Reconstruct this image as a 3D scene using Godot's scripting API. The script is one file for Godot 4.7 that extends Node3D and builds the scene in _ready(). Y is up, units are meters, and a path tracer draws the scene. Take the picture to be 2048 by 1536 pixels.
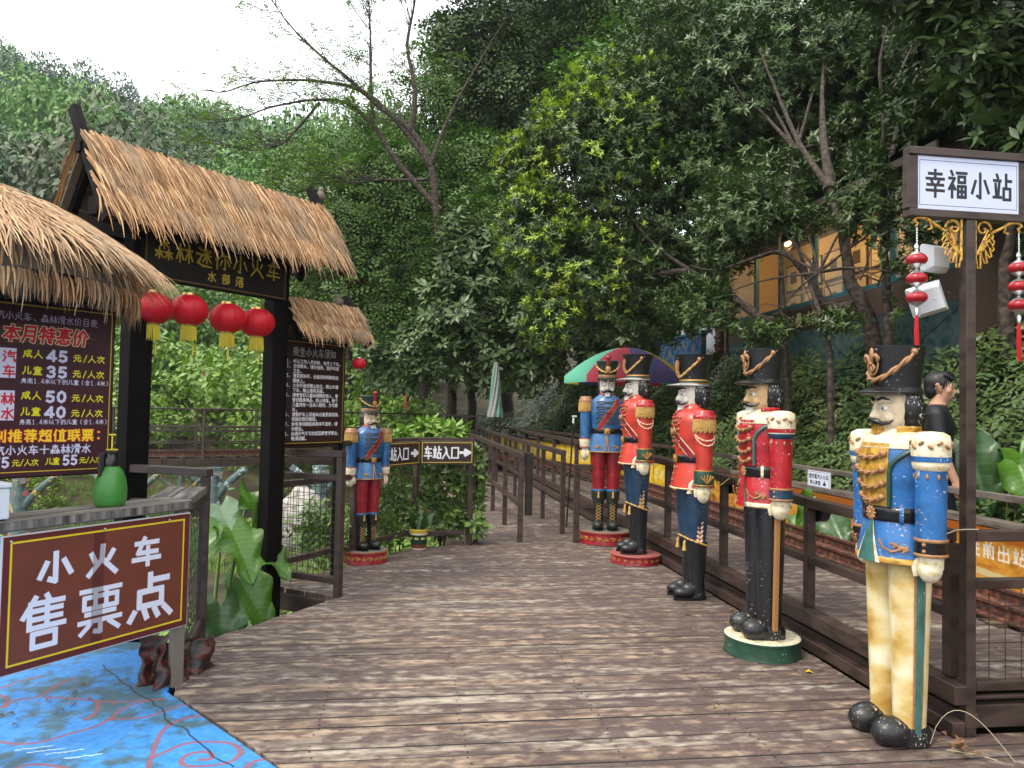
extends Node3D
# A wooden station deck with nutcracker soldiers in a wooded valley.
# x runs across the deck, -z along it, y is up; the deck top is y = 0.

var rng := RandomNumberGenerator.new()
var M := {}
var taken := {}
var glyphs := {}

# ---------------------------------------------------------------- mesh builder
class Mb:
	var v := PackedVector3Array()
	var n := PackedVector3Array()
	var t := PackedVector2Array()
	var t2 := PackedVector2Array()
	var c := PackedColorArray()
	var ix := PackedInt32Array()
	var col := Color(1, 1, 1)
	var world_uv := Vector2.ZERO          # when set, a second uv layer from x and z

	func vert(p: Vector3, nn: Vector3, uv := Vector2.ZERO) -> int:
		v.append(p); n.append(nn); t.append(uv); c.append(col)
		if world_uv != Vector2.ZERO: t2.append(Vector2(p.x, p.z) * world_uv)
		return v.size() - 1

	func tri(a: int, b: int, k: int) -> void:
		var g := (v[k] - v[a]).cross(v[b] - v[a])
		if g.dot(n[a] + n[b] + n[k]) < 0.0:
			ix.append(a); ix.append(k); ix.append(b)
		else:
			ix.append(a); ix.append(b); ix.append(k)

	func face(pts: Array, away := Vector3.ZERO, uvs := []) -> void:   # flat polygon, convex
		var nn: Vector3 = (pts[1] - pts[0]).cross(pts[2] - pts[0]).normalized()
		if away != Vector3.ZERO and nn.dot(away) < 0.0: nn = -nn
		var f := v.size()
		for i in pts.size(): vert(pts[i], nn, uvs[i] if uvs.size() else Vector2.ZERO)
		for i in range(1, pts.size() - 1): tri(f, f + i, f + i + 1)

	func box(at: Vector3, size: Vector3, b := Basis.IDENTITY, bevel := 0.0, uv_at := Vector2.ZERO) -> void:
		var h := size / 2.0
		bevel = minf(bevel, minf(h.x, minf(h.y, h.z)) * 0.6)
		var id := {}
		for a in 3:
			for s in [-1, 1]:
				var nn := Vector3.ZERO
				nn[a] = s
				var bb := (a + 1) % 3
				var cc := (a + 2) % 3
				var q := []
				for k in [[-1, -1], [1, -1], [1, 1], [-1, 1]]:
					var p := Vector3.ZERO
					p[a] = h[a] * s
					p[bb] = (h[bb] - bevel) * k[0]
					p[cc] = (h[cc] - bevel) * k[1]
					var uv := Vector2(p.x, p.z + p.y) if a != 0 else Vector2(p.z, p.y)
					if a == 2: uv = Vector2(p.x, p.y)
					var key := [0, 0, 0]
					key[a] = s; key[bb] = k[0]; key[cc] = k[1]
					var i := vert(at + b * p, b * nn, uv + uv_at)
					id[[a, key[0], key[1], key[2]]] = i
					q.append(i)
				tri(q[0], q[1], q[2]); tri(q[0], q[2], q[3])
		if bevel > 0.0:
			for a in 3:
				var bb := (a + 1) % 3
				var cc := (a + 2) % 3
				for s1 in [-1, 1]:
					for s2 in [-1, 1]:
						var k0 := [0, 0, 0]
						k0[bb] = s1; k0[cc] = s2; k0[a] = -1
						var k1 := k0.duplicate()
						k1[a] = 1
						var p0: int = id[[bb] + k0]
						var p1: int = id[[bb] + k1]
						var p2: int = id[[cc] + k1]
						var p3: int = id[[cc] + k0]
						tri(p0, p1, p2); tri(p0, p2, p3)
			for sx in [-1, 1]:
				for sy in [-1, 1]:
					for sz in [-1, 1]:
						tri(id[[0, sx, sy, sz]], id[[1, sx, sy, sz]], id[[2, sx, sy, sz]])

	func beam(p0: Vector3, p1: Vector3, w: float, h: float, bevel := 0.006, up := Vector3.UP) -> void:
		var d := (p1 - p0)
		var L := d.length()
		var z := d / L
		if absf(z.dot(up)) > 0.99: up = Vector3(0, 0, 1)
		var x := up.cross(z).normalized()
		box((p0 + p1) / 2.0, Vector3(w, h, L), Basis(x, z.cross(x), z), bevel, Vector2(fmod(absf(p0.x * 3.7 + p0.z * 1.3 + p0.y), 1.0), 0))

	func rows(g: Array, closed: bool, mid = null, uvs := true) -> void:   # g: arrays of points; smooth sheet; mid: centres for the outward side
		var R := g.size()
		var S: int = g[0].size()
		var f := v.size()
		for r in R:
			for s in S:
				var a: Vector3 = g[maxi(r - 1, 0)][s]
				var b: Vector3 = g[mini(r + 1, R - 1)][s]
				var l: Vector3 = g[r][(s - 1 + S) % S] if closed else g[r][maxi(s - 1, 0)]
				var q: Vector3 = g[r][(s + 1) % S] if closed else g[r][mini(s + 1, S - 1)]
				var nn := (b - a).cross(q - l)
				if nn.length_squared() < 1e-16: nn = (g[r][s] - mid[r]) if mid != null else Vector3.UP
				nn = nn.normalized()
				if mid != null:
					var o: Vector3 = g[r][s] - mid[r]
					if o.length_squared() > 1e-12 and nn.dot(o) < 0.0 and absf(nn.dot(o.normalized())) > 0.05: nn = -nn
				vert(g[r][s], nn, Vector2(float(s) / (S if closed else S - 1), float(r) / (R - 1)))
		for r in R - 1:
			for s in (S if closed else S - 1):
				var s1 := (s + 1) % S
				var i0 := f + r * S + s
				var i1 := f + r * S + s1
				var i2 := f + (r + 1) * S + s1
				var i3 := f + (r + 1) * S + s
				tri(i0, i1, i2); tri(i0, i2, i3)

	func cap(ring: Array, away: Vector3) -> void:
		var m := Vector3.ZERO
		for p in ring: m += p
		m /= ring.size()
		var nn := away.normalized()
		var f := vert(m, nn, Vector2(0.5, 0.5))
		for p in ring: vert(p, nn, Vector2(0.5, 0.5))
		for i in ring.size(): tri(f, f + 1 + i, f + 1 + (i + 1) % ring.size())

	# rings of [y, rx, rz, cx, cz, squareness]; angle 0 looks along +z (the front), growing towards +x
	static func ring_of(r: Array, sides: int, a0 := 0.0, a1 := TAU, grow := 0.0, closed := true) -> Array:
		var out := []
		var cx: float = r[3] if r.size() > 3 else 0.0
		var cz: float = r[4] if r.size() > 4 else 0.0
		var e: float = r[5] if r.size() > 5 else 1.0
		for s in (sides if closed else sides + 1):
			var a := a0 + (a1 - a0) * s / sides
			var sx := sin(a)
			var cxs := cos(a)
			if e != 1.0:
				sx = signf(sx) * pow(absf(sx), e)
				cxs = signf(cxs) * pow(absf(cxs), e)
			out.append(Vector3(cx + sx * (r[1] + grow), r[0], cz + cxs * (r[2] + grow)))
		return out

	func loft(rings: Array, sides := 20, ends := 3, at := Vector3.ZERO, b := Basis.IDENTITY) -> void:
		var g := []
		var mid := []
		for r in rings:
			var q := ring_of(r, sides)
			for i in q.size(): q[i] = at + b * q[i]
			g.append(q)
			mid.append(at + b * Vector3(r[3] if r.size() > 3 else 0.0, r[0], r[4] if r.size() > 4 else 0.0))
		rows(g, true, mid)
		if ends & 1: cap(g[0], mid[0] - mid[1])
		if ends & 2: cap(g[-1], mid[-1] - mid[-2])

	func patch(rings: Array, a0: float, a1: float, grow := 0.004, sides := 10, thick := 0.0) -> void:   # part of a loft, lifted off it
		var g := []
		var mid := []
		for r in rings:
			g.append(ring_of(r, sides, a0, a1, grow, false))
			mid.append(Vector3(r[3] if r.size() > 3 else 0.0, r[0], r[4] if r.size() > 4 else 0.0))
		rows(g, false, mid)

	func tube(pts: Array, rad, sides := 7, ends := true) -> void:
		var g := []
		var up := Vector3.UP
		var d0: Vector3 = (pts[1] - pts[0]).normalized()
		if absf(d0.dot(up)) > 0.9: up = Vector3(1, 0, 0)
		var x := up.cross(d0).normalized()
		for i in pts.size():
			var d: Vector3 = (pts[mini(i + 1, pts.size() - 1)] - pts[maxi(i - 1, 0)]).normalized()
			x = (x - d * x.dot(d)).normalized()
			var y := d.cross(x)
			var r: float = rad[i] if rad is Array else rad
			var q := []
			for s in sides:
				var a := TAU * s / sides
				q.append(pts[i] + (x * cos(a) + y * sin(a)) * r)
			g.append(q)
		rows(g, true, pts)
		if ends:
			cap(g[0], pts[0] - pts[1])
			cap(g[-1], pts[-1] - pts[-2])

	func ball(at: Vector3, r: Vector3, sides := 12, rows_n := 8, b := Basis.IDENTITY) -> void:
		var rg := []
		for i in rows_n + 1:
			var a := PI * i / rows_n
			var k := maxf(sin(a), 0.02)
			rg.append([-cos(a) * r.y, r.x * k, r.z * k])
		loft(rg, sides, 3, at, b)

	func leaf(p: Vector3, d: Vector3, up: Vector3, L: float, w: float, droop := 0.25, fold := 0.2) -> void:   # a folded pointed leaf, 4 triangles
		var x := d.cross(up).normalized()
		var u := x.cross(d).normalized()
		var m := p + d * (L * 0.45) + u * (L * 0.04)
		var e := p + d * L - u * (L * droop)
		var f := v.size()
		vert(p, u, Vector2(0.5, 0)); vert(m, u, Vector2(0.5, 0.5)); vert(e, (u + d * droop).normalized(), Vector2(0.5, 1))
		vert(m - x * w * 0.5 + u * w * fold, (u + x * fold * 2.0).normalized(), Vector2(0, 0.5))
		vert(m + x * w * 0.5 + u * w * fold, (u - x * fold * 2.0).normalized(), Vector2(1, 0.5))
		tri(f, f + 3, f + 1); tri(f, f + 1, f + 4); tri(f + 3, f + 2, f + 1); tri(f + 1, f + 2, f + 4)

	func blade(p: Vector3, d: Vector3, up: Vector3, L: float, w: float, fold := 0.2) -> void:   # the same in two triangles, for crowns
		var x := d.cross(up).normalized()
		var u := x.cross(d).normalized()
		var m := p + d * (L * 0.48) + u * w * fold
		var f := v.size()
		vert(p, u, Vector2(0.5, 0)); vert(p + d * L, u, Vector2(0.5, 1))
		vert(m - x * w * 0.5, (u + x * fold * 2.0).normalized(), Vector2(0, 0.5)); vert(m + x * w * 0.5, (u - x * fold * 2.0).normalized(), Vector2(1, 0.5))
		tri(f, f + 2, f + 1); tri(f, f + 1, f + 3)

	func mesh() -> ArrayMesh:
		var a := []
		a.resize(Mesh.ARRAY_MAX)
		a[Mesh.ARRAY_VERTEX] = v
		a[Mesh.ARRAY_NORMAL] = n
		a[Mesh.ARRAY_TEX_UV] = t
		if t2.size() == v.size() and v.size(): a[Mesh.ARRAY_TEX_UV2] = t2
		a[Mesh.ARRAY_COLOR] = c
		a[Mesh.ARRAY_INDEX] = ix
		var m := ArrayMesh.new()
		m.add_surface_from_arrays(Mesh.PRIMITIVE_TRIANGLES, a)
		return m

# ---------------------------------------------------------------- nodes
func numbered(s: String) -> String:
	taken[s] = taken.get(s, 0) + 1
	return s if taken[s] == 1 else "%s_%03d" % [s, taken[s] - 1]

func tag(o: Node3D, label: String, category := "", group := "", kind := "") -> Node3D:
	if label: o.set_meta("label", label)
	if category: o.set_meta("category", category)
	if group: o.set_meta("group", group)
	if kind: o.set_meta("kind", kind)
	return o

func thing(called: String, label: String, category: String, at := Vector3.ZERO, turn := 0.0, group := "") -> Node3D:
	var o := Node3D.new()
	o.name = numbered(called)
	add_child(o)
	o.position = at
	o.rotation.y = turn
	return tag(o, label, category, group)

func put(called: String, mesh, material: Material, parent: Node3D = null, at := Vector3.ZERO) -> MeshInstance3D:
	var o := MeshInstance3D.new()
	o.mesh = mesh.mesh() if mesh is Mb else mesh
	o.material_override = material
	o.name = called if parent else numbered(called)
	if parent: parent.add_child(o, true)
	else: add_child(o, true)
	o.position = at
	return o

func scatter(called: String, mesh: Mesh, material: Material, where: Array, tints, parent: Node3D = null) -> MultiMeshInstance3D:
	var mm := MultiMesh.new()
	mm.transform_format = MultiMesh.TRANSFORM_3D
	mm.use_colors = tints != null
	mm.mesh = mesh
	mm.instance_count = where.size()
	for i in where.size():
		mm.set_instance_transform(i, where[i])
		if tints != null: mm.set_instance_color(i, tints[i])
	var o := MultiMeshInstance3D.new()
	o.multimesh = mm
	o.material_override = material
	o.name = called if parent else numbered(called)
	if parent: parent.add_child(o, true)
	else: add_child(o, true)
	return o

func bake(called: String, twig: Mb, material: Material, where: Array, tints: Array, parent: Node3D = null) -> MeshInstance3D:   # copies of a twig joined into one crown
	var b := Mb.new()
	var shades := []
	for k in 8:
		shades.append(twig.c.duplicate())
	for k in 8:
		var q: Color = tints[(k * 131) % tints.size()]
		for i in twig.c.size(): shades[k][i] = Color(twig.c[i].r * q.r, twig.c[i].g * q.g, twig.c[i].b * q.b)
	# nearest of the eight shades for each copy
	var order := PackedInt32Array()
	for q in tints:
		var best := 0
		var gap := 9.0
		for k in 8:
			var e: float = absf(tints[(k * 131) % tints.size()].g - q.g)
			if e < gap:
				gap = e
				best = k
		order.append(best)
	var n := twig.v.size()
	var m := twig.ix.size()
	var at := 0
	b.ix.resize(where.size() * m)
	for j in where.size():
		var t: Transform3D = where[j]
		b.v.append_array(t * twig.v)
		b.n.append_array(Transform3D(t.basis.orthonormalized(), Vector3.ZERO) * twig.n)
		b.t.append_array(twig.t)
		b.c.append_array(shades[order[j]])
		for i in m: b.ix[at + i] = twig.ix[i] + j * n
		at += m
	return put(called, b, material, parent)

# ---------------------------------------------------------------- materials
func lin(r: float, g: float, b: float, a := 1.0) -> Color:
	var c := Color(r, g, b).linear_to_srgb()
	c.a = a
	return c

func mat(called: String, c: Color, rough := 0.6, more := {}) -> StandardMaterial3D:
	var m := StandardMaterial3D.new()
	m.resource_name = called
	m.albedo_color = c
	m.roughness = rough
	for k in more: m.set(k, more[k])
	M[called] = m
	return m

func noise(seed_n: int, freq: float, oct := 4, type := FastNoiseLite.TYPE_SIMPLEX_SMOOTH) -> FastNoiseLite:
	var f := FastNoiseLite.new()
	f.seed = seed_n
	f.frequency = freq
	f.noise_type = type
	f.fractal_octaves = oct
	return f

func noise_bytes(w: int, h: int, seed_n: int, freq: float, oct := 4, stretch := 1.0, cell := false) -> PackedByteArray:   # stretch > 1: streaks along u
	var f := noise(seed_n, freq, oct, FastNoiseLite.TYPE_CELLULAR if cell else FastNoiseLite.TYPE_SIMPLEX_SMOOTH)
	var w0 := maxi(8, int(w / stretch))
	var im := f.get_seamless_image(w0, h)
	im.convert(Image.FORMAT_L8)
	if w0 != w: im.resize(w, h, Image.INTERPOLATE_CUBIC)
	return im.get_data()

func ramp_image(w: int, h: int, data: PackedByteArray, stops: Array) -> Image:   # stops: [value 0..1, Color]
	var lut := []
	for i in 256:
		var x := i / 255.0
		var c: Color = stops[0][1]
		for k in stops.size() - 1:
			if x >= stops[k][0]:
				c = stops[k][1].lerp(stops[k + 1][1], clampf((x - stops[k][0]) / maxf(stops[k + 1][0] - stops[k][0], 1e-4), 0, 1))
		lut.append(c)
	var out := PackedByteArray()
	out.resize(w * h * 4)
	for i in w * h:
		var c: Color = lut[data[i]]
		out[i * 4] = c.r8; out[i * 4 + 1] = c.g8; out[i * 4 + 2] = c.b8; out[i * 4 + 3] = c.a8
	return Image.create_from_data(w, h, false, Image.FORMAT_RGBA8, out)

func tex(im: Image) -> ImageTexture:
	return ImageTexture.create_from_image(im)

# ---------------------------------------------------------------- writing: strokes on a 100 by 100 square, y down
func set_up_writing() -> void:
	var t := {
		"木": "5,32 95,32|50,4 50,98|46,36 6,84|54,36 95,84",
		"水点": "20,8 60,24|8,38 48,52|12,95 64,60",
		"单人": "62,4 15,50|45,36 45,98",
		"提手": "8,28 92,28|55,4 55,94 25,84|8,70 92,50",
		"言": "30,6 58,22|10,40 52,40 52,90 88,68",
		"耳": "15,5 15,98|15,8 75,8 45,42 82,60 70,80 40,74",
		"日": "15,6 85,6 85,96 15,96 15,6|15,50 85,50",
		"口": "10,12 90,12 90,92 10,92 10,12",
		"土": "15,40 85,40|50,6 50,92|4,92 96,92",
		"女": "45,4 20,55 85,96|78,28 60,66 10,96|4,32 96,32",
		"月": "22,6 82,6 82,96 65,90|22,6 22,60 8,96|22,34 82,34|22,62 82,62",
		"走之": "18,4 38,18|4,36 36,36 26,62 8,84|12,80 40,93 98,95",
		"草": "3,50 97,50|30,8 30,92|70,8 70,92",
		"四点": "14,30 4,92|36,30 42,90|60,30 68,90|82,26 98,92",
		"火": "50,4 48,50 8,98|50,50 94,98|16,28 27,54|84,24 70,50",
		"人": "50,5 45,45 5,96|48,42 95,96",
		"车": "12,20 88,20|42,3 20,54 86,54|4,76 96,76|54,36 54,99",
		"王": "8,10 92,10|12,50 88,50|4,92 96,92|50,10 50,92",
		"禾": "80,6 20,18|5,38 95,38|50,14 50,98|46,42 6,84|54,42 95,84",
		"示": "35,2 58,16|8,28 82,28 8,68|48,50 48,98|60,52 88,68",
		"丝": "55,4 20,34 62,34 15,70|62,58 15,70|10,94 80,80",
		"田": "10,8 90,8 90,94 10,94 10,8|50,8 50,94|10,50 90,50",
		"目": "20,6 80,6 80,96 20,96 20,6|20,36 80,36|20,66 80,66",
		"贝": "20,6 80,6 80,66|20,6 20,66|50,20 46,60 10,96|56,66 90,94",
		"心": "14,46 4,82|30,36 32,86 72,88 80,62|48,26 58,50|80,34 96,66",
		"门": "14,4 30,16|12,26 12,98|40,10 90,10 90,96 74,90",
		"立": "44,2 58,16|8,26 92,26|28,38 38,84|74,36 62,84|3,92 97,92",
		"米": "50,4 50,98|4,46 96,46|18,12 34,36|82,10 66,36|44,50 8,90|56,50 94,90",
		"十": "4,48 96,48|50,4 50,97",
		"页": "5,8 95,8|46,8 38,26|18,26 82,26 82,72|18,26 18,72|50,34 46,66 8,98|56,72 94,96",
		"隹": "30,4 6,44|20,28 20,98|56,2 64,14|20,24 94,24|58,24 58,94|26,46 90,46|26,68 90,68|20,94 96,94",
		"文字": "40,4 12,44|30,26 96,26|78,28 60,66 14,98|30,44 54,76 96,98",
		"小": "50,4 50,94 33,86|25,32 6,78|74,30 95,74",
		"水": "50,4 50,96 36,88|8,34 38,34 8,86|90,20 56,46|54,40 95,90",
		"一": "4,50 96,50", "二": "14,22 86,22|4,86 96,86",
		"上": "46,5 46,92|46,42 86,42|4,92 96,92", "下": "4,12 96,12|50,12 50,98|56,36 84,60",
		"工": "12,14 88,14|50,14 50,88|4,88 96,88", "口字": "10,12 90,12 90,92 10,92 10,12",
		"中": "10,24 90,24 90,68 10,68 10,24|50,3 50,98", "止": "54,4 54,90|54,42 92,42|22,34 22,90|3,91 97,91",
		"儿": "32,6 30,56 6,96|64,4 64,86 92,88 95,64", "元": "18,12 82,12|4,40 96,40|36,40 32,70 6,96|62,40 62,88 92,90 96,68",
		"大": "4,36 96,36|50,4 46,48 6,97|52,44 95,97", "天": "12,12 88,12|4,46 96,46|50,12 46,54 6,97|52,50 95,97",
		"不": "4,12 96,12|54,14 6,70|50,34 50,98|60,44 94,70", "个": "50,4 4,48|50,4 97,48|50,40 50,98",
		"生": "28,6 8,46|20,28 92,28|54,4 54,92|16,58 88,58|3,92 97,92", "手": "82,6 16,16|12,38 88,38|3,64 97,64|52,12 52,95 34,88",
		"方": "46,2 58,16|3,26 97,26|40,28 34,60 8,97|36,50 82,50 76,92 56,90", "文": "46,2 58,16|4,26 96,26|76,28 56,68 8,97|26,30 50,70 94,97",
		"入": "34,6 52,22 46,52 5,97|52,26 64,66 97,97", "出": "50,4 50,94|14,14 14,46 86,46 86,14|8,54 8,94 92,94 92,54",
		"本": "4,26 96,26|50,4 50,98|46,30 6,76|54,30 95,76|28,74 72,74", "月字": "22,6 82,6 82,96 65,90|22,6 22,60 8,96|22,34 82,34|22,62 82,62",
		"林": "@木 0 0 47 100|@木 51 0 49 100", "森": "@木 20 0 60 48|@木 0 46 48 54|@木 52 46 48 54",
		"火字": "@火 0 0 100 100", "迷": "@走之 0 0 100 100|@米 36 2 62 80", "你": "@单人 0 0 34 100|52,4 34,34|46,20 96,20 86,36|66,30 66,92 54,88|48,46 34,76|80,44 97,74",
		"部": "30,2 36,12|4,18 58,18|18,26 24,44|46,24 38,44|2,48 60,48|@口 8 56 46 42|@耳 64 2 36 98", "落": "@草 4 0 92 24|@水点 0 26 26 74|56,26 34,54|50,36 86,36 34,68|48,42 97,66|@口 42 66 46 34",
		"幸": "16,16 84,16|50,2 50,34|4,34 96,34|30,40 38,54|70,40 62,54|8,56 92,56|4,76 96,76|50,56 50,99", "福": "@示 0 0 40 100|44,8 97,8|@口 50 18 42 26|@田 46 52 50 46",
		"站": "@立 0 2 44 92|70,2 70,50|70,26 98,26|@口 52 48 44 50", "售": "30,2 4,38|18,22 18,62|54,0 60,10|18,14 92,14|56,14 56,60|22,28 88,28|22,44 88,44|18,60 96,60|@口 20 68 62 32",
		"票": "6,8 94,8|14,22 86,22 86,46 14,46 14,22|38,8 38,46|62,8 62,46|18,58 82,58|4,74 96,74|50,74 50,99 38,96|28,80 8,98|70,80 92,98", "点": "48,2 48,36|48,16 90,16|@口 18 34 64 40|@四点 0 72 100 28",
		"汽": "@水点 0 0 32 100|52,4 36,32|48,18 95,18|44,34 86,34|40,52 82,52 84,86 97,94 98,76", "蒸": "@草 4 0 92 22|28,28 70,28 50,40|50,40 50,66 42,62|12,44 38,44 12,66|84,36 60,48 92,68|18,74 82,74|@四点 4 76 92 24",
		"滑": "@水点 0 0 28 100|42,4 84,4 84,30|42,4 42,30|62,4 62,16 84,16|32,44 32,30 97,30 97,44|@月 40 44 50 56", "价": "@单人 0 0 34 100|62,4 34,44|62,4 97,42|50,44 46,72 34,96|78,42 78,98",
		"目字": "@目 0 0 100 100", "表": "12,12 88,12|18,28 82,28|4,44 96,44|50,2 50,44|44,46 6,74|30,60 30,94 54,84|86,52 60,68|48,46 66,78 97,96",
		"特": "16,6 6,34|8,24 42,24|26,2 26,98|2,64 44,52|72,2 72,36|50,16 94,16|44,36 98,36|46,56 98,56|80,42 80,96 66,90|56,66 66,80", "惠": "8,10 92,10|@田 24 18 52 30|50,0 50,58|6,60 94,56|@心 4 62 92 38",
		"成": "18,22 92,22|18,22 18,56 4,96|18,46 48,46 44,76 32,72|58,3 66,56 96,94 97,74|84,40 50,90|76,4 88,14", "次": "6,18 24,32|4,78 26,52|50,4 32,40|46,22 94,22 82,40|64,34 60,60 28,97|64,54 96,96",
		"童": "46,0 56,8|12,12 88,12|32,16 38,28|68,16 62,28|3,31 97,31|@田 18 38 64 30|50,64 50,96|16,80 84,80|3,96 97,96", "身": "54,2 40,14|26,16 78,16 78,96 62,90|26,16 26,56|26,30 78,30|26,44 78,44|6,60 96,56|82,54 6,97",
		"高": "46,0 54,10|4,14 96,14|@口 28 20 44 22|10,98 10,50 90,50 90,97 78,92|@口 30 62 40 28", "以": "12,10 12,78 40,60|32,20 44,36|78,8 70,56 42,96|68,60 96,94",
		"的": "26,2 14,22|@日 4 20 42 76|66,2 50,40|62,22 96,22 92,94 72,88|64,46 76,64", "含": "50,0 4,44|50,0 97,42|36,34 60,34|26,50 74,50 60,66|@口 22 66 56 34",
		"别": "@口 6 6 44 32|4,52 54,52 50,94 34,88|30,40 24,70 4,96|68,16 68,72|92,4 92,96 78,90", "推": "@提手 0 0 36 100|@隹 38 0 62 100",
		"荐": "@草 4 0 92 24|8,36 94,36|50,24 10,78|28,58 28,98|48,50 86,50 68,64|68,64 68,97 54,92|42,74 97,74", "超": "8,16 46,16|27,2 27,56|4,32 50,32|27,48 48,48|14,50 14,80 2,96|10,80 40,94 98,96|56,10 94,10 88,44 76,40|72,10 52,46|@口 58 52 36 34",
		"值": "@单人 0 0 34 100|40,14 96,14|70,2 64,28|@目 44 26 44 66|34,96 98,96", "联": "2,12 50,12|10,12 10,82|40,12 40,98|10,34 40,34|10,54 40,54|2,84 50,74|62,4 70,20|90,4 80,20|56,26 96,26|52,52 99,52|76,26 74,56 50,96|76,54 98,96",
		"乘": "84,4 18,12|4,26 96,26|50,10 50,98|24,36 24,58|6,46 32,46|2,62 38,56|76,32 76,58 96,56|90,38 76,46|46,62 6,94|54,62 95,94", "坐": "28,8 8,48|28,28 44,46|72,8 56,48|72,28 92,46|50,4 50,94|16,64 84,64|3,95 97,95",
		"须": "34,4 6,28|36,30 6,56|38,58 4,96|@页 44 0 56 100", "知": "22,4 8,36|16,22 50,22|2,46 54,46|30,22 28,56 4,96|30,56 52,88|@口 60 18 36 70",
		"听": "@口 2 20 32 50|92,6 50,18|50,18 48,60 34,97|50,42 98,42|76,42 76,98", "从": "28,4 26,50 3,96|28,46 48,92|72,4 68,50 46,96|72,46 98,96", "作": "@单人 0 0 34 100|50,4 34,40|44,24 97,24|62,24 62,98|62,46 94,46|62,70 94,70",
		"员": "@口 24 2 52 26|16,38 84,38 84,74|16,38 16,74|50,46 46,72 6,98|60,76 92,97", "安": "46,0 56,10|6,28 6,16 94,16 94,28|42,24 22,64 84,97|74,44 56,76 10,97|3,46 97,46", "排": "@提手 0 0 34 100|54,4 54,70 36,97|36,24 54,24|36,44 54,44|36,64 54,64|74,4 74,98|74,24 98,24|74,46 98,46|74,68 98,68",
		"有": "4,22 96,22|44,4 4,62|@月 26 36 62 62", "序": "52,0 60,10|14,14 96,14|14,14 14,60 4,96|32,28 80,28 56,46|24,52 94,52 84,66|56,52 56,96 42,90", "明": "@日 2 14 38 66|@月 44 2 54 96",
		"请": "@言 0 0 36 100|44,12 96,12|46,26 94,26|40,40 99,40|70,2 70,40|@月 46 46 48 54", "勿": "30,4 6,46|24,24 90,24 80,94 58,86|48,24 14,76|68,24 30,92", "喧": "@口 0 20 28 50|64,0 70,8|36,26 36,14 97,14 97,26|44,34 90,34|@日 46 42 42 40|34,94 98,94",
		"闹": "@门 0 0 100 100|50,22 56,30|28,34 74,34|32,50 32,78|32,50 70,50 70,76|50,34 50,92", "爱": "84,2 14,10|18,18 26,28|48,14 50,26|80,14 70,28|6,46 6,34 94,34 94,46|24,50 78,50|42,50 34,74 8,97|36,64 78,64 60,82 34,97|44,74 92,97", "护": "@提手 0 0 38 100|66,2 76,14|50,24 94,24 94,54|50,24 50,60 36,97|50,52 94,52",
		"环": "@王 0 8 38 80|42,12 98,12|74,14 42,66|70,36 70,98|76,46 97,70", "境": "@土 0 10 34 80|64,0 70,8|42,12 96,12|54,16 58,28|84,16 78,28|38,30 99,30|@日 50 36 40 32|58,70 36,97|76,70 76,90 94,90 97,76", "卫": "8,12 78,12 74,56 58,52|42,12 42,90|4,92 96,92",
		"紧": "18,4 18,38|34,2 34,40|48,6 86,6 44,42|52,18 94,42|46,42 26,56 62,56 20,72 78,72|50,72 50,97|28,80 8,96|72,80 92,96", "抓": "@提手 0 0 36 100|92,4 48,14|48,14 46,60 34,97|66,14 66,90|82,12 86,60 98,97", "扶": "@提手 0 0 36 100|42,24 94,24|38,50 98,50|66,4 64,52 38,97|68,50 98,97",
		"全": "50,2 4,44|50,2 97,44|26,48 74,48|24,68 76,68|50,48 50,92|8,94 92,94", "程": "@禾 0 0 42 100|@口 52 6 40 30|50,50 96,50|54,70 92,70|72,50 72,94|44,95 99,95", "保": "@单人 0 0 34 100|@口 44 4 46 30|36,50 98,50|67,34 67,98|64,54 36,88|70,54 98,88",
		"持": "@提手 0 0 36 100|68,2 68,34|46,16 92,16|40,36 98,36|40,56 98,56|80,42 80,96 64,90|52,66 60,80", "将": "10,18 18,34|4,64 24,50|26,4 26,98|58,2 40,32|54,14 90,14 52,44|56,22 64,30|36,54 98,54|78,42 78,96 62,90|46,64 56,80", "脚": "@月 0 2 32 94|36,24 62,24|49,6 49,44|34,44 64,44|48,46 36,78 62,72|70,10 70,96|70,12 96,12 94,70 82,66",
		"放": "26,2 32,14|2,22 52,22|22,22 20,56 4,97|22,46 44,46 40,92 28,86|@文字 48 0 52 100", "在": "4,22 96,22|44,4 4,58|22,46 22,98|44,54 92,54|68,34 68,92|36,93 98,93", "踏": "@口 4 4 36 28|22,32 22,88|22,56 42,56|8,52 8,92 44,84|46,20 58,20 46,46|72,2 72,50 64,46|92,8 76,22 98,46|@日 52 54 38 44",
		"板": "@木 0 0 44 100|94,6 54,14|54,14 52,60 40,97|54,36 92,36 76,70 46,97|58,46 74,74 98,97", "行": "34,2 8,28|38,28 4,60|24,50 24,98|48,14 94,14|42,42 98,42|76,42 76,96 58,88", "驶": "6,8 36,8 32,44 42,44 38,92 24,88|10,44 32,44|2,70 34,62|@口 52 22 42 28|73,4 73,52 44,97|54,62 98,97",
		"后": "88,4 22,16|22,16 20,56 4,97|22,36 96,36|@口 38 54 52 42", "禁": "@木 4 0 42 46|@木 54 0 42 46|20,52 80,52|4,66 96,66|50,66 50,98 38,94|26,74 10,94|74,74 92,94", "途": "@走之 0 0 100 100|66,2 36,36|66,2 98,34|50,36 84,36|42,52 94,52|68,36 68,82 58,78|54,60 44,76|80,60 92,74",
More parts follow.
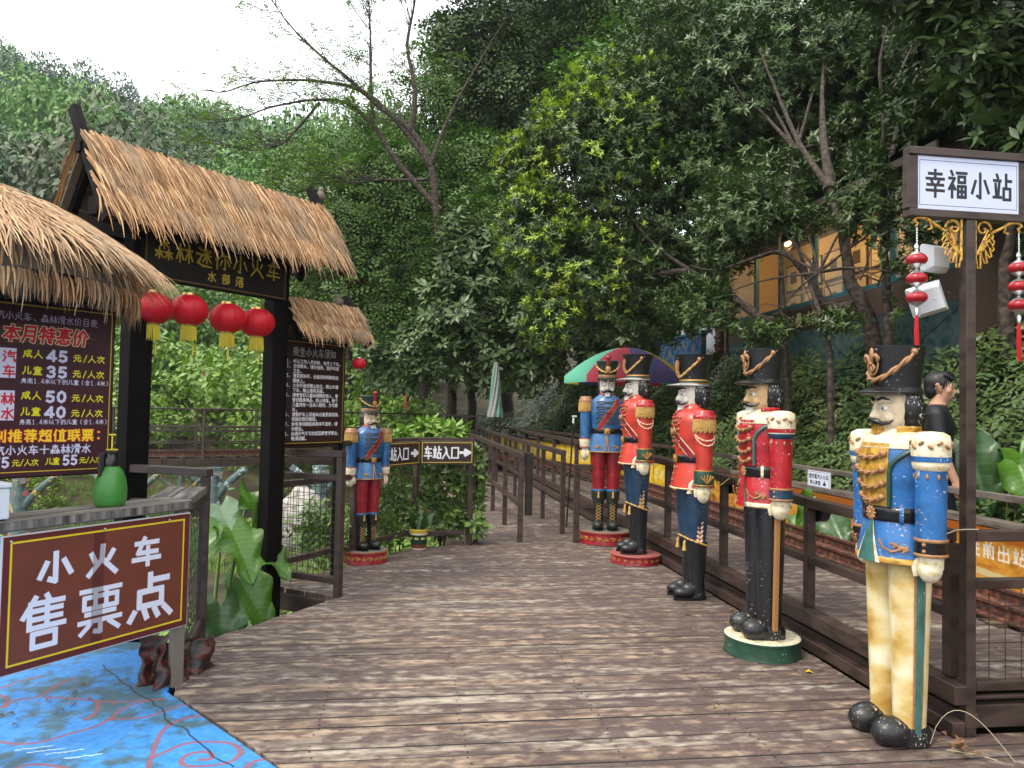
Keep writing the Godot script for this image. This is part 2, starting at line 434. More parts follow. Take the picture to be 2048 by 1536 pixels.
		"摇": "@提手 0 0 34 100|90,4 42,12|46,20 52,32|66,16 68,28|92,16 82,32|44,40 92,40|38,56 98,56|68,40 68,92|46,68 46,94 92,94 92,68", "晃": "@日 20 0 60 40|50,40 50,54|22,44 30,54|78,44 70,54|6,58 94,58|36,58 30,78 6,98|62,58 62,90 92,92 96,76", "厢": "12,8 96,8|12,8 12,60 3,97|@木 18 22 34 74|@目 58 22 38 74",
		"看": "82,4 24,12|16,24 86,24|4,38 96,38|42,8 6,72|@目 30 46 54 52", "管": "20,2 8,20|16,12 44,12|62,2 50,20|58,12 92,12|46,22 54,30|6,44 6,34 94,34 94,44|@日 26 48 48 22|26,76 26,98 76,98 76,76 26,76", "好": "@女 0 0 46 100|52,10 94,10 74,34|74,34 74,96 58,90|46,52 99,52",
		"和": "@禾 0 0 54 100|@口 62 22 34 62", "照": "@日 6 2 36 66|50,6 92,6 88,34 76,32|68,6 48,36|@口 54 42 38 26|@四点 2 72 96 28", "顾": "6,10 46,10|6,10 6,60 1,96|18,26 42,26|30,18 18,52 40,52|36,38 40,70 16,84|@页 48 0 52 100", "老": "18,18 82,18|48,2 48,40|4,40 96,40|86,12 6,78|36,56 36,90 88,92 92,72|84,58 40,74",
		"随": "@耳 0 2 28 96|44,6 62,6|34,26 44,26 40,80|34,82 54,93 98,95|56,16 96,16|72,2 54,40|62,32 90,32 90,80|62,32 62,82|62,46 90,46|62,60 90,60", "物": "18,4 6,34|8,24 42,24|28,2 28,98|2,64 44,52|60,4 46,46|56,24 94,24 88,94 70,86|72,24 50,66|84,26 58,90", "品": "@口 26 2 48 40|@口 2 52 44 46|@口 54 52 44 46",
		"防": "@耳 0 2 34 96|64,2 70,14|38,24 98,24|58,26 54,60 34,97|56,48 88,48 84,92 70,88", "掉": "@提手 0 0 34 100|66,0 66,22|66,10 94,10|@日 46 22 44 36|38,74 98,74|67,58 67,98", "每": "24,2 6,28|20,16 92,16|24,32 16,82|22,32 82,32 76,94 60,90|14,82 82,82|4,56 97,56|46,38 52,48|44,62 50,74",
		"名": "44,2 14,42|38,20 84,20 50,62 6,88|30,36 46,50|@口 32 58 58 40", "陪": "@耳 0 2 34 96|66,0 70,10|42,16 96,16|54,22 60,40|86,22 78,40|36,44 99,44|@口 46 56 46 42", "同": "10,98 10,8 90,8 90,97 76,92|28,28 72,28|@口 30 42 40 36", "可": "4,12 96,12|78,12 78,95 58,88|@口 14 30 46 40",
		"设": "@言 0 0 36 100|52,6 50,32 38,46|52,6 82,6 82,34 98,36|44,52 88,52 70,80 36,97|52,56 70,80 98,97", "备": "44,0 12,38|36,16 82,16 50,48 4,62|30,28 60,46 97,62|@田 22 58 56 42", "沿": "@水点 0 0 30 100|56,6 52,32 36,48|76,6 80,32 98,44|@口 44 54 46 42", "景": "@日 22 0 56 32|50,36 54,42|4,46 96,46|@口 24 54 52 20|50,76 50,98 40,95|28,80 8,96|72,80 94,96",
		"观": "4,16 42,16 4,96|10,36 44,90|52,8 92,8 92,64|52,8 52,64|72,20 68,62 44,97|76,60 76,90 96,92 98,76", "施": "24,2 30,14|2,22 48,22|20,22 18,56 2,97|20,46 40,46 36,92 24,88|66,2 52,28|60,16 97,16|52,50 94,40 92,68 82,66|70,34 70,76|56,44 56,90 94,92 98,78", "若": "@草 4 0 92 26|4,42 96,42|46,24 6,82|@口 30 60 56 38",
		"损": "@提手 0 0 34 100|@口 48 4 42 24|44,40 94,40 94,76|44,40 44,76|68,48 66,74 38,97|74,78 98,97", "坏": "@土 0 10 36 80|40,12 98,12|74,14 40,66|70,36 70,98|76,46 97,70", "赔": "@贝 0 4 40 92|68,0 72,10|46,16 96,16|56,22 62,40|88,22 80,40|42,44 99,44|@口 50 56 42 42", "偿": "@单人 0 0 30 100|66,0 66,16|50,4 54,14|84,2 78,14|38,30 38,20 97,20 97,30|48,40 88,40|38,58 99,58|62,58 42,92 92,88|78,74 96,97",
		"如": "@女 0 0 54 100|@口 60 20 36 66", "体": "@单人 0 0 34 100|34,28 98,28|66,4 66,98|62,32 34,76|70,32 98,76|52,74 82,74", "缺": "18,4 6,30|12,20 46,20|2,44 48,44|25,20 25,90|6,58 6,92 46,86 46,56|52,24 90,24 90,52|48,52 99,52|72,4 68,54 46,97|74,54 98,97", "陷": "@耳 0 2 34 96|60,2 40,34|54,16 84,16 70,36|46,46 46,96 92,96 92,44|46,70 64,70|74,70 92,70|76,44 92,44",
		"或": "4,24 96,24|@口 10 38 36 26|4,80 52,72|60,3 68,60 96,94 98,76|86,42 50,92|78,6 90,16", "适": "@走之 0 0 100 100|92,6 46,14|38,32 98,32|70,12 70,50|@口 48 50 42 32", "者": "18,16 80,16|48,2 48,34|4,34 96,34|86,8 6,70|@日 28 52 52 46", "遇": "@走之 0 0 100 100|@日 48 2 42 32|40,80 40,42 96,42 96,80 86,78|69,2 69,66|50,66 84,62", "气": "30,2 6,36|24,18 92,18|20,36 80,36|8,54 76,54 80,88 96,95 97,76",
		"抗": "@提手 0 0 36 100|68,2 74,14|40,24 98,24|56,42 54,70 38,97|56,42 82,42 82,90 97,90 98,74", "拒": "@提手 0 0 36 100|98,8 46,8 46,94 99,94|46,32 88,32 88,66 46,66", "因": "8,6 92,6 92,96 8,96 8,6|24,36 76,36|50,18 48,50 24,82|52,48 78,82", "素": "14,10 86,10|20,24 80,24|4,38 96,38|50,0 50,38|44,40 22,54 64,54 14,74 82,72|50,72 50,98|28,80 8,96|72,80 92,96",
		"暂": "4,10 46,10|22,2 12,34 46,34|2,46 50,44|30,22 30,58|90,4 60,12|60,12 58,40 50,54|60,30 98,30|80,30 80,56|@日 26 60 48 38", "停": "@单人 0 0 30 100|64,0 70,8|38,12 98,12|@口 50 18 36 20|36,54 36,44 98,44 98,54|46,62 90,62|68,62 68,97 56,92", "营": "@草 4 0 92 22|6,42 6,30 94,30 94,42|@口 30 42 40 18|@口 20 68 60 30", "业": "36,6 36,90|64,6 64,90|12,28 24,66|88,28 76,66|3,92 97,92",
		"敬": "@草 2 0 50 22|20,20 4,48|14,32 46,32 42,88 32,84|@口 12 44 20 26|@文字 50 0 50 100", "谅": "@言 0 0 34 100|66,0 72,10|40,16 98,16|@口 50 26 38 24|69,50 69,97 58,92|54,62 40,84|84,62 98,84", "解": "20,2 4,28|16,14 40,14 32,28|10,28 10,70 2,96|10,28 46,28 46,96 38,92|10,48 46,48|10,68 46,68|28,28 28,92|54,8 92,8 90,38 82,36|70,8 54,42|60,48 54,64|56,58 94,58|50,76 99,76|76,46 76,98",
		"跨": "@口 4 4 34 28|20,32 20,86|20,56 40,56|6,52 6,90 42,84|44,18 98,18|70,2 42,48|72,18 98,46|56,42 86,42|46,58 98,58|62,58 56,74 90,74 84,96 72,92", "越": "8,16 46,16|27,2 27,56|4,32 50,32|27,48 48,48|14,50 14,80 2,96|10,80 40,94 98,96|54,20 98,20|56,20 54,74 68,66|72,4 78,58 97,82 98,68|94,36 70,78|84,4 92,12",
		"往": "32,2 8,28|36,28 4,60|22,50 22,98|64,2 72,14|46,26 94,26|48,56 92,56|70,26 70,92|40,93 98,93", "前": "28,2 36,16|72,2 62,16|4,24 96,24|12,98 12,38 48,38 48,97 38,92|12,56 48,56|12,74 48,74|66,40 66,80|90,34 90,97 76,92", "漫": "@水点 0 0 28 100|@日 46 0 40 30|38,36 94,36 94,54 38,54 38,36|56,36 56,54|76,36 76,54|40,64 88,64 66,84 34,98|48,70 98,98", "旅": "24,2 30,14|2,22 48,22|20,22 18,56 2,97|20,46 40,46 36,92 24,88|66,2 52,30|60,18 98,18|92,36 56,44|60,44 58,94 74,84|76,42 98,96|94,54 80,68", "浪": "@水点 0 0 30 100|66,0 72,10|46,14 88,14 88,48 46,48|46,30 88,30|46,14 46,94 66,84|94,54 74,68|66,50 98,97",
		"、": "20,70 46,94", "，": "22,72 34,80 22,96", "。": "18,78 32,72 40,84 28,96 16,88 18,78", "：": "24,26 34,26|24,80 34,80", "（": "78,4 58,30 58,70 78,96", "）": "22,4 42,30 42,70 22,96", "/": "84,2 16,98", "→": "4,50 60,50|50,50 50,24 94,50 50,76 50,50|52,38 80,50 52,62",
		"0": "50,6 26,20 18,50 26,80 50,94 74,80 82,50 74,20 50,6", "1": "30,22 54,8 54,94|34,94 74,94", "2": "20,28 34,8 66,8 78,28 70,48 18,92 82,92", "3": "20,20 40,6 68,10 76,28 64,46 42,48|64,48 80,66 70,88 42,95 18,84", "4": "66,94 66,6 12,70 88,70", "5": "78,8 30,8 24,48 52,42 78,56 76,82 48,95 20,84", "6": "72,10 40,14 22,50 24,82 50,95 76,82 76,58 50,46 26,60", "7": "18,8 82,8 44,94", "8": "50,48 24,30 34,8 66,8 76,30 50,48 20,70 32,94 68,94 80,70 50,48", ".": "44,90 54,90",
	}
	for k in t:
		glyphs[k] = t[k]

func strokes(ch: String) -> Array:
	var s = glyphs.get(ch)
	if s == null: return []
	if s is Array: return s
	var out := []
	for part in s.split("|"):
		if part.begins_with("@"):
			var w: PackedStringArray = part.substr(1).split(" ")
			for line in strokes(w[0]):
				var q := PackedVector2Array()
				for p in line: q.append(Vector2(float(w[1]) + p.x * float(w[3]) / 100.0, float(w[2]) + p.y * float(w[4]) / 100.0))
				out.append(q)
		else:
			var q := PackedVector2Array()
			for p in part.split(" "):
				var xy: PackedStringArray = p.split(",")
				q.append(Vector2(float(xy[0]), float(xy[1])))
			out.append(q)
	glyphs[ch] = out
	return out

func stroke(im: Image, a: Vector2, b: Vector2, r0: float, r1: float, c: Color, ext := 0.6) -> void:
	var d := b - a
	var L := d.length()
	if L < 0.01: return
	d /= L
	var R := maxf(r0, r1) * (1.0 + ext) + 1.0
	var x0 := maxi(0, int(minf(a.x, b.x) - R))
	var x1 := mini(im.get_width() - 1, int(maxf(a.x, b.x) + R) + 1)
	var y0 := maxi(0, int(minf(a.y, b.y) - R))
	var y1 := mini(im.get_height() - 1, int(maxf(a.y, b.y) + R) + 1)
	for y in range(y0, y1 + 1):
		for x in range(x0, x1 + 1):
			var p := Vector2(x + 0.5, y + 0.5) - a
			var s := p.dot(d)
			var w := lerpf(r0, r1, clampf(s / L, 0, 1))
			var q := absf(p.x * d.y - p.y * d.x)
			var k := clampf(w - q + 0.5, 0, 1) * clampf(minf(s + w * ext, L + w * ext - s) + 0.5, 0, 1)
			if k > 0.01: im.set_pixel(x, y, im.get_pixel(x, y).lerp(c, k * c.a))

func write(im: Image, text: String, x: float, y: float, w: float, h: float, thick: float, c: Color, gap := 1.12, brush := false, slant := 0.0) -> void:
	# each character in a w by h cell whose upper corner starts at x, y
	var at := x
	for ch in text:
		var k := 0.62 if ch in "0123456789./" else 1.0
		if ch == " ": at += w * 0.5; continue
		for line in strokes(ch):
			for i in line.size() - 1:
				var a := Vector2(at + line[i].x / 100.0 * w * k, y + line[i].y / 100.0 * h)
				var b := Vector2(at + line[i + 1].x / 100.0 * w * k, y + line[i + 1].y / 100.0 * h)
				a.x -= (a.y - y - h / 2) * slant; b.x -= (b.y - y - h / 2) * slant
				if brush: stroke(im, a, b, thick * 0.62, thick * 0.38, c, 0.5)
				else: stroke(im, a, b, thick * 0.5, thick * 0.5, c, 0.7)
		at += w * gap * (k if k < 1.0 else 1.0)

func frame_line(im: Image, x0: float, y0: float, x1: float, y1: float, th: float, c: Color) -> void:
	for s in [[x0, y0, x1, y0], [x1, y0, x1, y1], [x1, y1, x0, y1], [x0, y1, x0, y0]]:
		stroke(im, Vector2(s[0], s[1]), Vector2(s[2], s[3]), th / 2, th / 2, c, 1.0)

func sheet(w: int, h: int, c: Color) -> Image:
	var im := Image.create_empty(w, h, false, Image.FORMAT_RGBA8)
	im.fill(c)
	return im

# a flat printed sheet: corners from p (upper left) along right and down
func print_sheet(called: String, im: Image, p: Vector3, right: Vector3, down: Vector3, parent: Node3D, rough := 0.45) -> MeshInstance3D:
	var b := Mb.new()
	b.face([p, p + right, p + right + down, p + down], right.cross(-down), [Vector2(0, 0), Vector2(1, 0), Vector2(1, 1), Vector2(0, 1)])
	var m := StandardMaterial3D.new()
	m.resource_name = called
	m.albedo_texture = tex(im)
	m.texture_repeat = false
	m.roughness = rough
	return put(called, b, m, parent)

# ---------------------------------------------------------------- materials
func triplanar(m: StandardMaterial3D, t: Texture2D, scale: float, world := false) -> StandardMaterial3D:
	m.albedo_texture = t
	m.uv1_triplanar = true
	m.uv1_world_triplanar = world
	m.uv1_scale = Vector3.ONE * scale
	return m

func level_of(d: PackedByteArray, share: float) -> float:   # the value that a given share of the picture lies above
	var q := d.duplicate()
	q.sort()
	return q[clampi(int(q.size() * (1.0 - share)), 0, q.size() - 1)] / 255.0

func make_materials() -> void:
	var S := 512
	# soft mottling that multiplies a paint colour
	var mott := ramp_image(256, 256, noise_bytes(256, 256, 11, 0.02, 5), [[0.2, Color(0.78, 0.78, 0.78)], [0.5, Color(0.95, 0.95, 0.95)], [0.8, Color(1, 1, 1)]])
	var mottle := tex(mott)
	# chips and scuffs: pale spots with sharp outlines
	var a := noise_bytes(S, S, 21, 0.06, 4)
	var b := noise_bytes(S, S, 22, 0.008, 3)
	for i in a.size(): a[i] = clampi(int(a[i] * 0.75 + b[i] * 0.45), 0, 255)
	var chip_at := func(share: float) -> ImageTexture:
		var l := level_of(a, share)
		return tex(ramp_image(S, S, a, [[0.0, Color(0.82, 0.8, 0.76, 0)], [l - 0.008, Color(0.82, 0.8, 0.76, 0)], [l + 0.008, Color(0.84, 0.82, 0.78, 0.9)], [1.0, Color(0.86, 0.84, 0.8, 0.95)]]))
	var chips: ImageTexture = chip_at.call(0.022)
	var few: ImageTexture = chip_at.call(0.006)
	var many: ImageTexture = chip_at.call(0.05)
	M["many_chips"] = many
	# brown stains on old cream paint
	var st := tex(ramp_image(S, S, noise_bytes(S, S, 31, 0.007, 5), [[0.1, Color(0.68, 0.52, 0.22)], [0.35, Color(0.80, 0.69, 0.42)], [0.6, Color(0.87, 0.82, 0.65)], [0.9, Color(0.91, 0.89, 0.80)]]))
	var och := tex(ramp_image(S, S, noise_bytes(S, S, 32, 0.016, 5), [[0.25, Color(0.52, 0.36, 0.10)], [0.5, Color(0.74, 0.56, 0.20)], [0.75, Color(0.83, 0.68, 0.33)]]))
	var crm := tex(ramp_image(S, S, noise_bytes(S, S, 33, 0.02, 5), [[0.2, Color(0.76, 0.68, 0.48)], [0.45, Color(0.88, 0.84, 0.73)], [0.75, Color(0.92, 0.90, 0.84)]]))
	var metal_wear := tex(ramp_image(S, S, noise_bytes(S, S, 41, 0.02, 5, 3.0), [[0.2, Color(0.72, 0.70, 0.68)], [0.5, Color(0.94, 0.93, 0.92)], [0.78, Color(1.0, 0.98, 0.96)]]))

	for p in [["brown_steel", lin(0.066, 0.045, 0.038), 0.42], ["dark_steel", lin(0.022, 0.015, 0.013), 0.42], ["grey_steel", lin(0.17, 0.145, 0.125), 0.5], ["gate_timber", lin(0.008, 0.0065, 0.0065), 0.6]]:
		triplanar(mat(p[0], p[1], p[2], {"metallic_specular": 0.22 if p[0] == "gate_timber" else 0.45}), metal_wear, 0.9, true)
	mat("mesh_wire", lin(0.03, 0.022, 0.018), 0.5)
	# statue paints
	for p in [["red_paint", lin(0.46, 0.012, 0.02)], ["scarlet_paint", lin(0.60, 0.045, 0.025)], ["blue_paint", lin(0.025, 0.15, 0.42)], ["navy_paint", lin(0.012, 0.045, 0.10)], ["sky_paint", lin(0.03, 0.14, 0.34)], ["green_paint", lin(0.018, 0.075, 0.045)], ["teal_paint", lin(0.05, 0.16, 0.14)], ["black_paint", lin(0.011, 0.0115, 0.013)], ["bottle_paint", lin(0.01, 0.03, 0.022)], ["trouser_red", lin(0.33, 0.012, 0.022)]]:
		var m := mat(p[0], p[1], 0.36, {"clearcoat_enabled": true, "clearcoat": 0.25, "clearcoat_roughness": 0.3})
		triplanar(m, mottle, 1.6)
		m.detail_enabled = true
		m.detail_albedo = chips if p[0] in ["blue_paint", "red_paint"] else few
	for p in [["cream_paint", crm, 2.2], ["stained_paint", st, 1.5], ["ochre_paint", och, 2.0]]:
		triplanar(mat(p[0], Color(0.98, 0.97, 0.95), 0.45), p[1], p[2])
	mat("gold_paint", lin(0.44, 0.22, 0.055), 0.4, {"metallic": 0.25})
	triplanar(mat("bronze_paint", lin(0.40, 0.20, 0.085), 0.45, {"metallic": 0.1}), mottle, 3.0)
	triplanar(mat("fringe_gold", lin(0.60, 0.36, 0.10), 0.6), mottle, 6.0)
	triplanar(mat("face_paint", lin(0.74, 0.60, 0.40), 0.4), mottle, 3.0)
	triplanar(mat("face_white", lin(0.78, 0.73, 0.63), 0.4), mottle, 3.0)
	triplanar(mat("face_tan", lin(0.66, 0.43, 0.20), 0.42), mottle, 3.0)
	mat("gloss_black", lin(0.008, 0.008, 0.009), 0.22)
	mat("eye_white", lin(0.75, 0.74, 0.70), 0.25)
	mat("iris", lin(0.08, 0.17, 0.20), 0.2)
	mat("pink_cream", lin(0.70, 0.42, 0.28), 0.5)
	# timber
	var g1 := noise_bytes(1024, 256, 51, 0.03, 5, 12.0)
	var g2 := noise_bytes(1024, 256, 52, 0.012, 3, 4.0)
	for i in g1.size(): g1[i] = clampi(int(g1[i] * 0.72 + g2[i] * 0.42 - 14), 0, 255)
	var pale := tex(ramp_image(1024, 256, g1, [[0.15, Color(0.30, 0.26, 0.23)], [0.38, Color(0.55, 0.50, 0.44)], [0.55, Color(0.68, 0.63, 0.56)], [0.8, Color(0.78, 0.74, 0.67)]]))
	var greyw := tex(ramp_image(1024, 256, g1, [[0.15, Color(0.20, 0.185, 0.17)], [0.4, Color(0.36, 0.335, 0.31)], [0.6, Color(0.48, 0.45, 0.42)], [0.8, Color(0.58, 0.55, 0.51)]]))
	var height := tex(ramp_image(1024, 256, g1, [[0.0, Color(0, 0, 0)], [1.0, Color(1, 1, 1)]]))
	mat("grey_timber", Color(1, 1, 1), 0.75, {"albedo_texture": greyw, "uv1_scale": Vector3(0.7, 3.0, 1)})
	mat("sleeper_timber", lin(0.55, 0.42, 0.27), 0.8, {"albedo_texture": greyw, "uv1_scale": Vector3(0.9, 3.0, 1)})
	# deck: bare wood under what is left of the brown stain
	var W := 1024
	var Hh := 2048
	var fine := noise_bytes(W, Hh, 61, 0.085, 5, 1.5)
	var mid := noise_bytes(W, Hh, 62, 0.035, 5)
	var big := noise_bytes(W, Hh, 63, 0.0035, 3)
	var speck := noise_bytes(W, Hh, 64, 0.11, 2)
	var out := PackedByteArray()
	out.resize(W * Hh * 4)
	for y in Hh:
		var z := -11.5 + 10.0 * y / Hh
		for x in W:
			var wx := -2.4 + 6.8 * x / W
			var i := y * W + x
			var trod := clampf(1.0 - absf(wx - 0.1) / 2.3, 0.0, 1.0) * clampf((z + 7.6) / 3.2, 0.0, 1.0)
			var k := fine[i] * 0.0024 + mid[i] * 0.0021 + big[i] * 0.0011 + speck[i] * 0.0006 - 0.80 - (trod - 0.52) * 0.20
			var al := clampf(k * 1.7 + 0.72, 0.34, 0.94)
			var tone := 0.72 + 0.56 * (mid[(i * 7 + 31) % (W * Hh)] / 255.0)
			out[i * 4] = int(78 * tone); out[i * 4 + 1] = int(62 * tone); out[i * 4 + 2] = int(59 * tone); out[i * 4 + 3] = int(al * 255)
	var stain := tex(Image.create_from_data(W, Hh, false, Image.FORMAT_RGBA8, out))
	for k in 3:
		mat(["deck_wood", "deck_wood_dull", "deck_wood_warm"][k], [Color(1, 1, 1), Color(0.88, 0.87, 0.86), Color(0.98, 0.93, 0.88)][k], 0.72, {"albedo_texture": pale, "uv1_scale": Vector3(0.55, 2.2, 1), "heightmap_enabled": true, "heightmap_texture": height, "heightmap_scale": 0.25, "detail_enabled": true, "detail_albedo": stain, "detail_uv_layer": BaseMaterial3D.DETAIL_UV_2})
	# rust, wall paint, ground
	triplanar(mat("rusty_rail", Color(1, 1, 1), 0.7), tex(ramp_image(256, 256, noise_bytes(256, 256, 71, 0.03, 5), [[0.2, Color(0.19, 0.12, 0.10)], [0.5, Color(0.34, 0.20, 0.15)], [0.8, Color(0.50, 0.31, 0.22)]])), 1.5)
	var soil := tex(ramp_image(512, 512, noise_bytes(512, 512, 81, 0.02, 6), [[0.2, Color(0.16, 0.13, 0.085)], [0.45, Color(0.27, 0.24, 0.14)], [0.7, Color(0.33, 0.33, 0.17)]]))
	triplanar(mat("soil", Color(0.8, 0.8, 0.8), 0.95), soil, 0.12, true)
	triplanar(mat("hill_soil", lin(0.09, 0.12, 0.05), 0.95), soil, 0.02, true)
	# leaves
	for p in [["leaf_dark", lin(0.075, 0.125, 0.034), lin(0.10, 0.15, 0.02)], ["leaf_mid", lin(0.105, 0.195, 0.033), lin(0.17, 0.28, 0.025)], ["leaf_light", lin(0.18, 0.30, 0.045), lin(0.28, 0.42, 0.04)]]:
		mat(p[0], p[1], 0.42, {"vertex_color_use_as_albedo": true, "backlight_enabled": true, "backlight": p[2]})
	triplanar(mat("bark", Color(1, 1, 1), 0.9), tex(ramp_image(256, 256, noise_bytes(256, 256, 91, 0.035, 5), [[0.2, Color(0.13, 0.10, 0.085)], [0.5, Color(0.25, 0.21, 0.18)], [0.8, Color(0.37, 0.33, 0.29)]])), 1.2)
	# thatch
	mat("straw", lin(0.80, 0.72, 0.62), 0.75, {"vertex_color_use_as_albedo": true, "backlight_enabled": true, "backlight": lin(0.10, 0.07, 0.04)})
	mat("white_metal", lin(0.62, 0.63, 0.64), 0.35)
	mat("silver", lin(0.62, 0.62, 0.62), 0.28, {"metallic": 0.85})
	mat("lantern_red", lin(0.62, 0.008, 0.022), 0.5, {"backlight_enabled": true, "backlight": lin(0.45, 0.005, 0.012)})
	mat("tassel_yellow", lin(0.62, 0.50, 0.04), 0.7)
	mat("tassel_red", lin(0.55, 0.008, 0.012), 0.6)
	mat("brass", lin(0.55, 0.38, 0.12), 0.3, {"metallic": 0.8})

# ---------------------------------------------------------------- the place
func wall_x(z: float) -> float:      # the yellow wall beyond the track bends to -x far down the line
	var s := clampf((-z - 8.5) / 11.8, 0.0, 1.0)
	return 4.18 - 1.88 * s * s

func ground_y(x: float, z: float) -> float:
	var d := x - wall_x(maxf(z, -20.3)) - 0.12
	var y := -0.9
	var s := -z - 0.2 * x
	if s > 17.0: y += minf(s - 17.0, 30.0) * 0.27
	if s > 47.0:
		var far := s - 47.0
		y += far * 0.36 if far < 105.0 else 37.8 - (far - 105.0) * 0.4
	if s > 30.0:
		y += 3.0 * sin(x * 0.045 + 1.0) * clampf((s - 30.0) / 60.0, 0.0, 1.0) + 2.0 * sin(z * 0.06 + x * 0.03)  * clampf((s - 30.0) / 60.0, 0.0, 1.0)
		y += clampf((-x - 30.0) * 0.22, -3.0, 14.0) * clampf((s - 50.0) / 90.0, 0.0, 1.0)
	if d > 0.0:
		var up := maxf(d - 0.42, 0.0)        # a footpath runs behind the wall
		var bank := 0.0 + minf(up, 2.0) * 1.07 + maxf(up - 2.0, 0.0) * 0.30
		y = maxf(y, minf(bank, 40.0)) if z > -20.3 else maxf(y, minf(bank, y + 2.0 + d * 0.3))
	return y

func left_edge(z: float) -> float:
	var k := [[-1.5, 0.86], [-3.225, -0.443], [-4.107, -1.11], [-4.944, -1.19], [-5.85, -0.57], [-6.02, -0.44], [-6.43, -1.0], [-8.12, 0.142], [-8.25, 0.715], [-9.0, 0.75], [-30.0, 0.75]]
	for i in k.size() - 1:
		if z <= k[i][0] and z > k[i + 1][0]:
			return lerpf(k[i][1], k[i + 1][1], (z - k[i][0]) / (k[i + 1][0] - k[i][0]))
	return k[0][1]

func plank(z0: float, z1: float, xl0: float, xl1: float, xr: float, y: float, tilt: float) -> Mb:   # z0 > z1; ends cut along the deck's edge
	var b := Mb.new()
	b.world_uv = Vector2.ONE
	var off := Vector2(rng.randf() * 7.0, rng.randf() * 3.0)
	var e := 0.003
	var sec := [[z0, -0.05], [z0, -e], [z0 - e, 0.0], [z1 + e, 0.0], [z1, -e], [z1, -0.05]]
	var nn := [Vector3(0, 0, 1), Vector3(0, 0.4, 1).normalized(), Vector3(0, 1, 0.1).normalized(), Vector3(0, 1, -0.1).normalized(), Vector3(0, 0.4, -1).normalized(), Vector3(0, 0, -1)]
	var n := 3
	for j in n + 1:
		for i in sec.size():
			var xl := lerpf(xl0, xl1, (sec[i][0] - z0) / (z1 - z0))
			var x := lerpf(xl, xr, float(j) / n)
			var warp := 0.0015 * sin(x * 1.7 + off.x * 5.0)
			b.vert(Vector3(x, y + sec[i][1] + warp + (sec[i][0] - z0) * tilt, sec[i][0]), nn[i], Vector2(x, sec[i][0]) + off)
	for j in n:
		for i in sec.size() - 1:
			var q := j * 6 + i
			b.tri(q, q + 1, q + 7); b.tri(q, q + 7, q + 6)
	for j in [0, n]:
		var f := b.v.size()
		for i in sec.size(): b.vert(b.v[j * 6 + i], Vector3(-1 if j == 0 else 1, 0, 0), Vector2(off.x, sec[i][0]))
		for i in range(1, 5): b.tri(f, f + i, f + i + 1)
	var jog := Vector2(rng.randf_range(-0.16, 0.16), rng.randf_range(-0.07, 0.07))
	for i in b.t2.size(): b.t2[i] = Vector2((b.v[i].x + 2.4) / 6.8, (b.v[i].z + 11.5) / 10.0) + jog
	return b

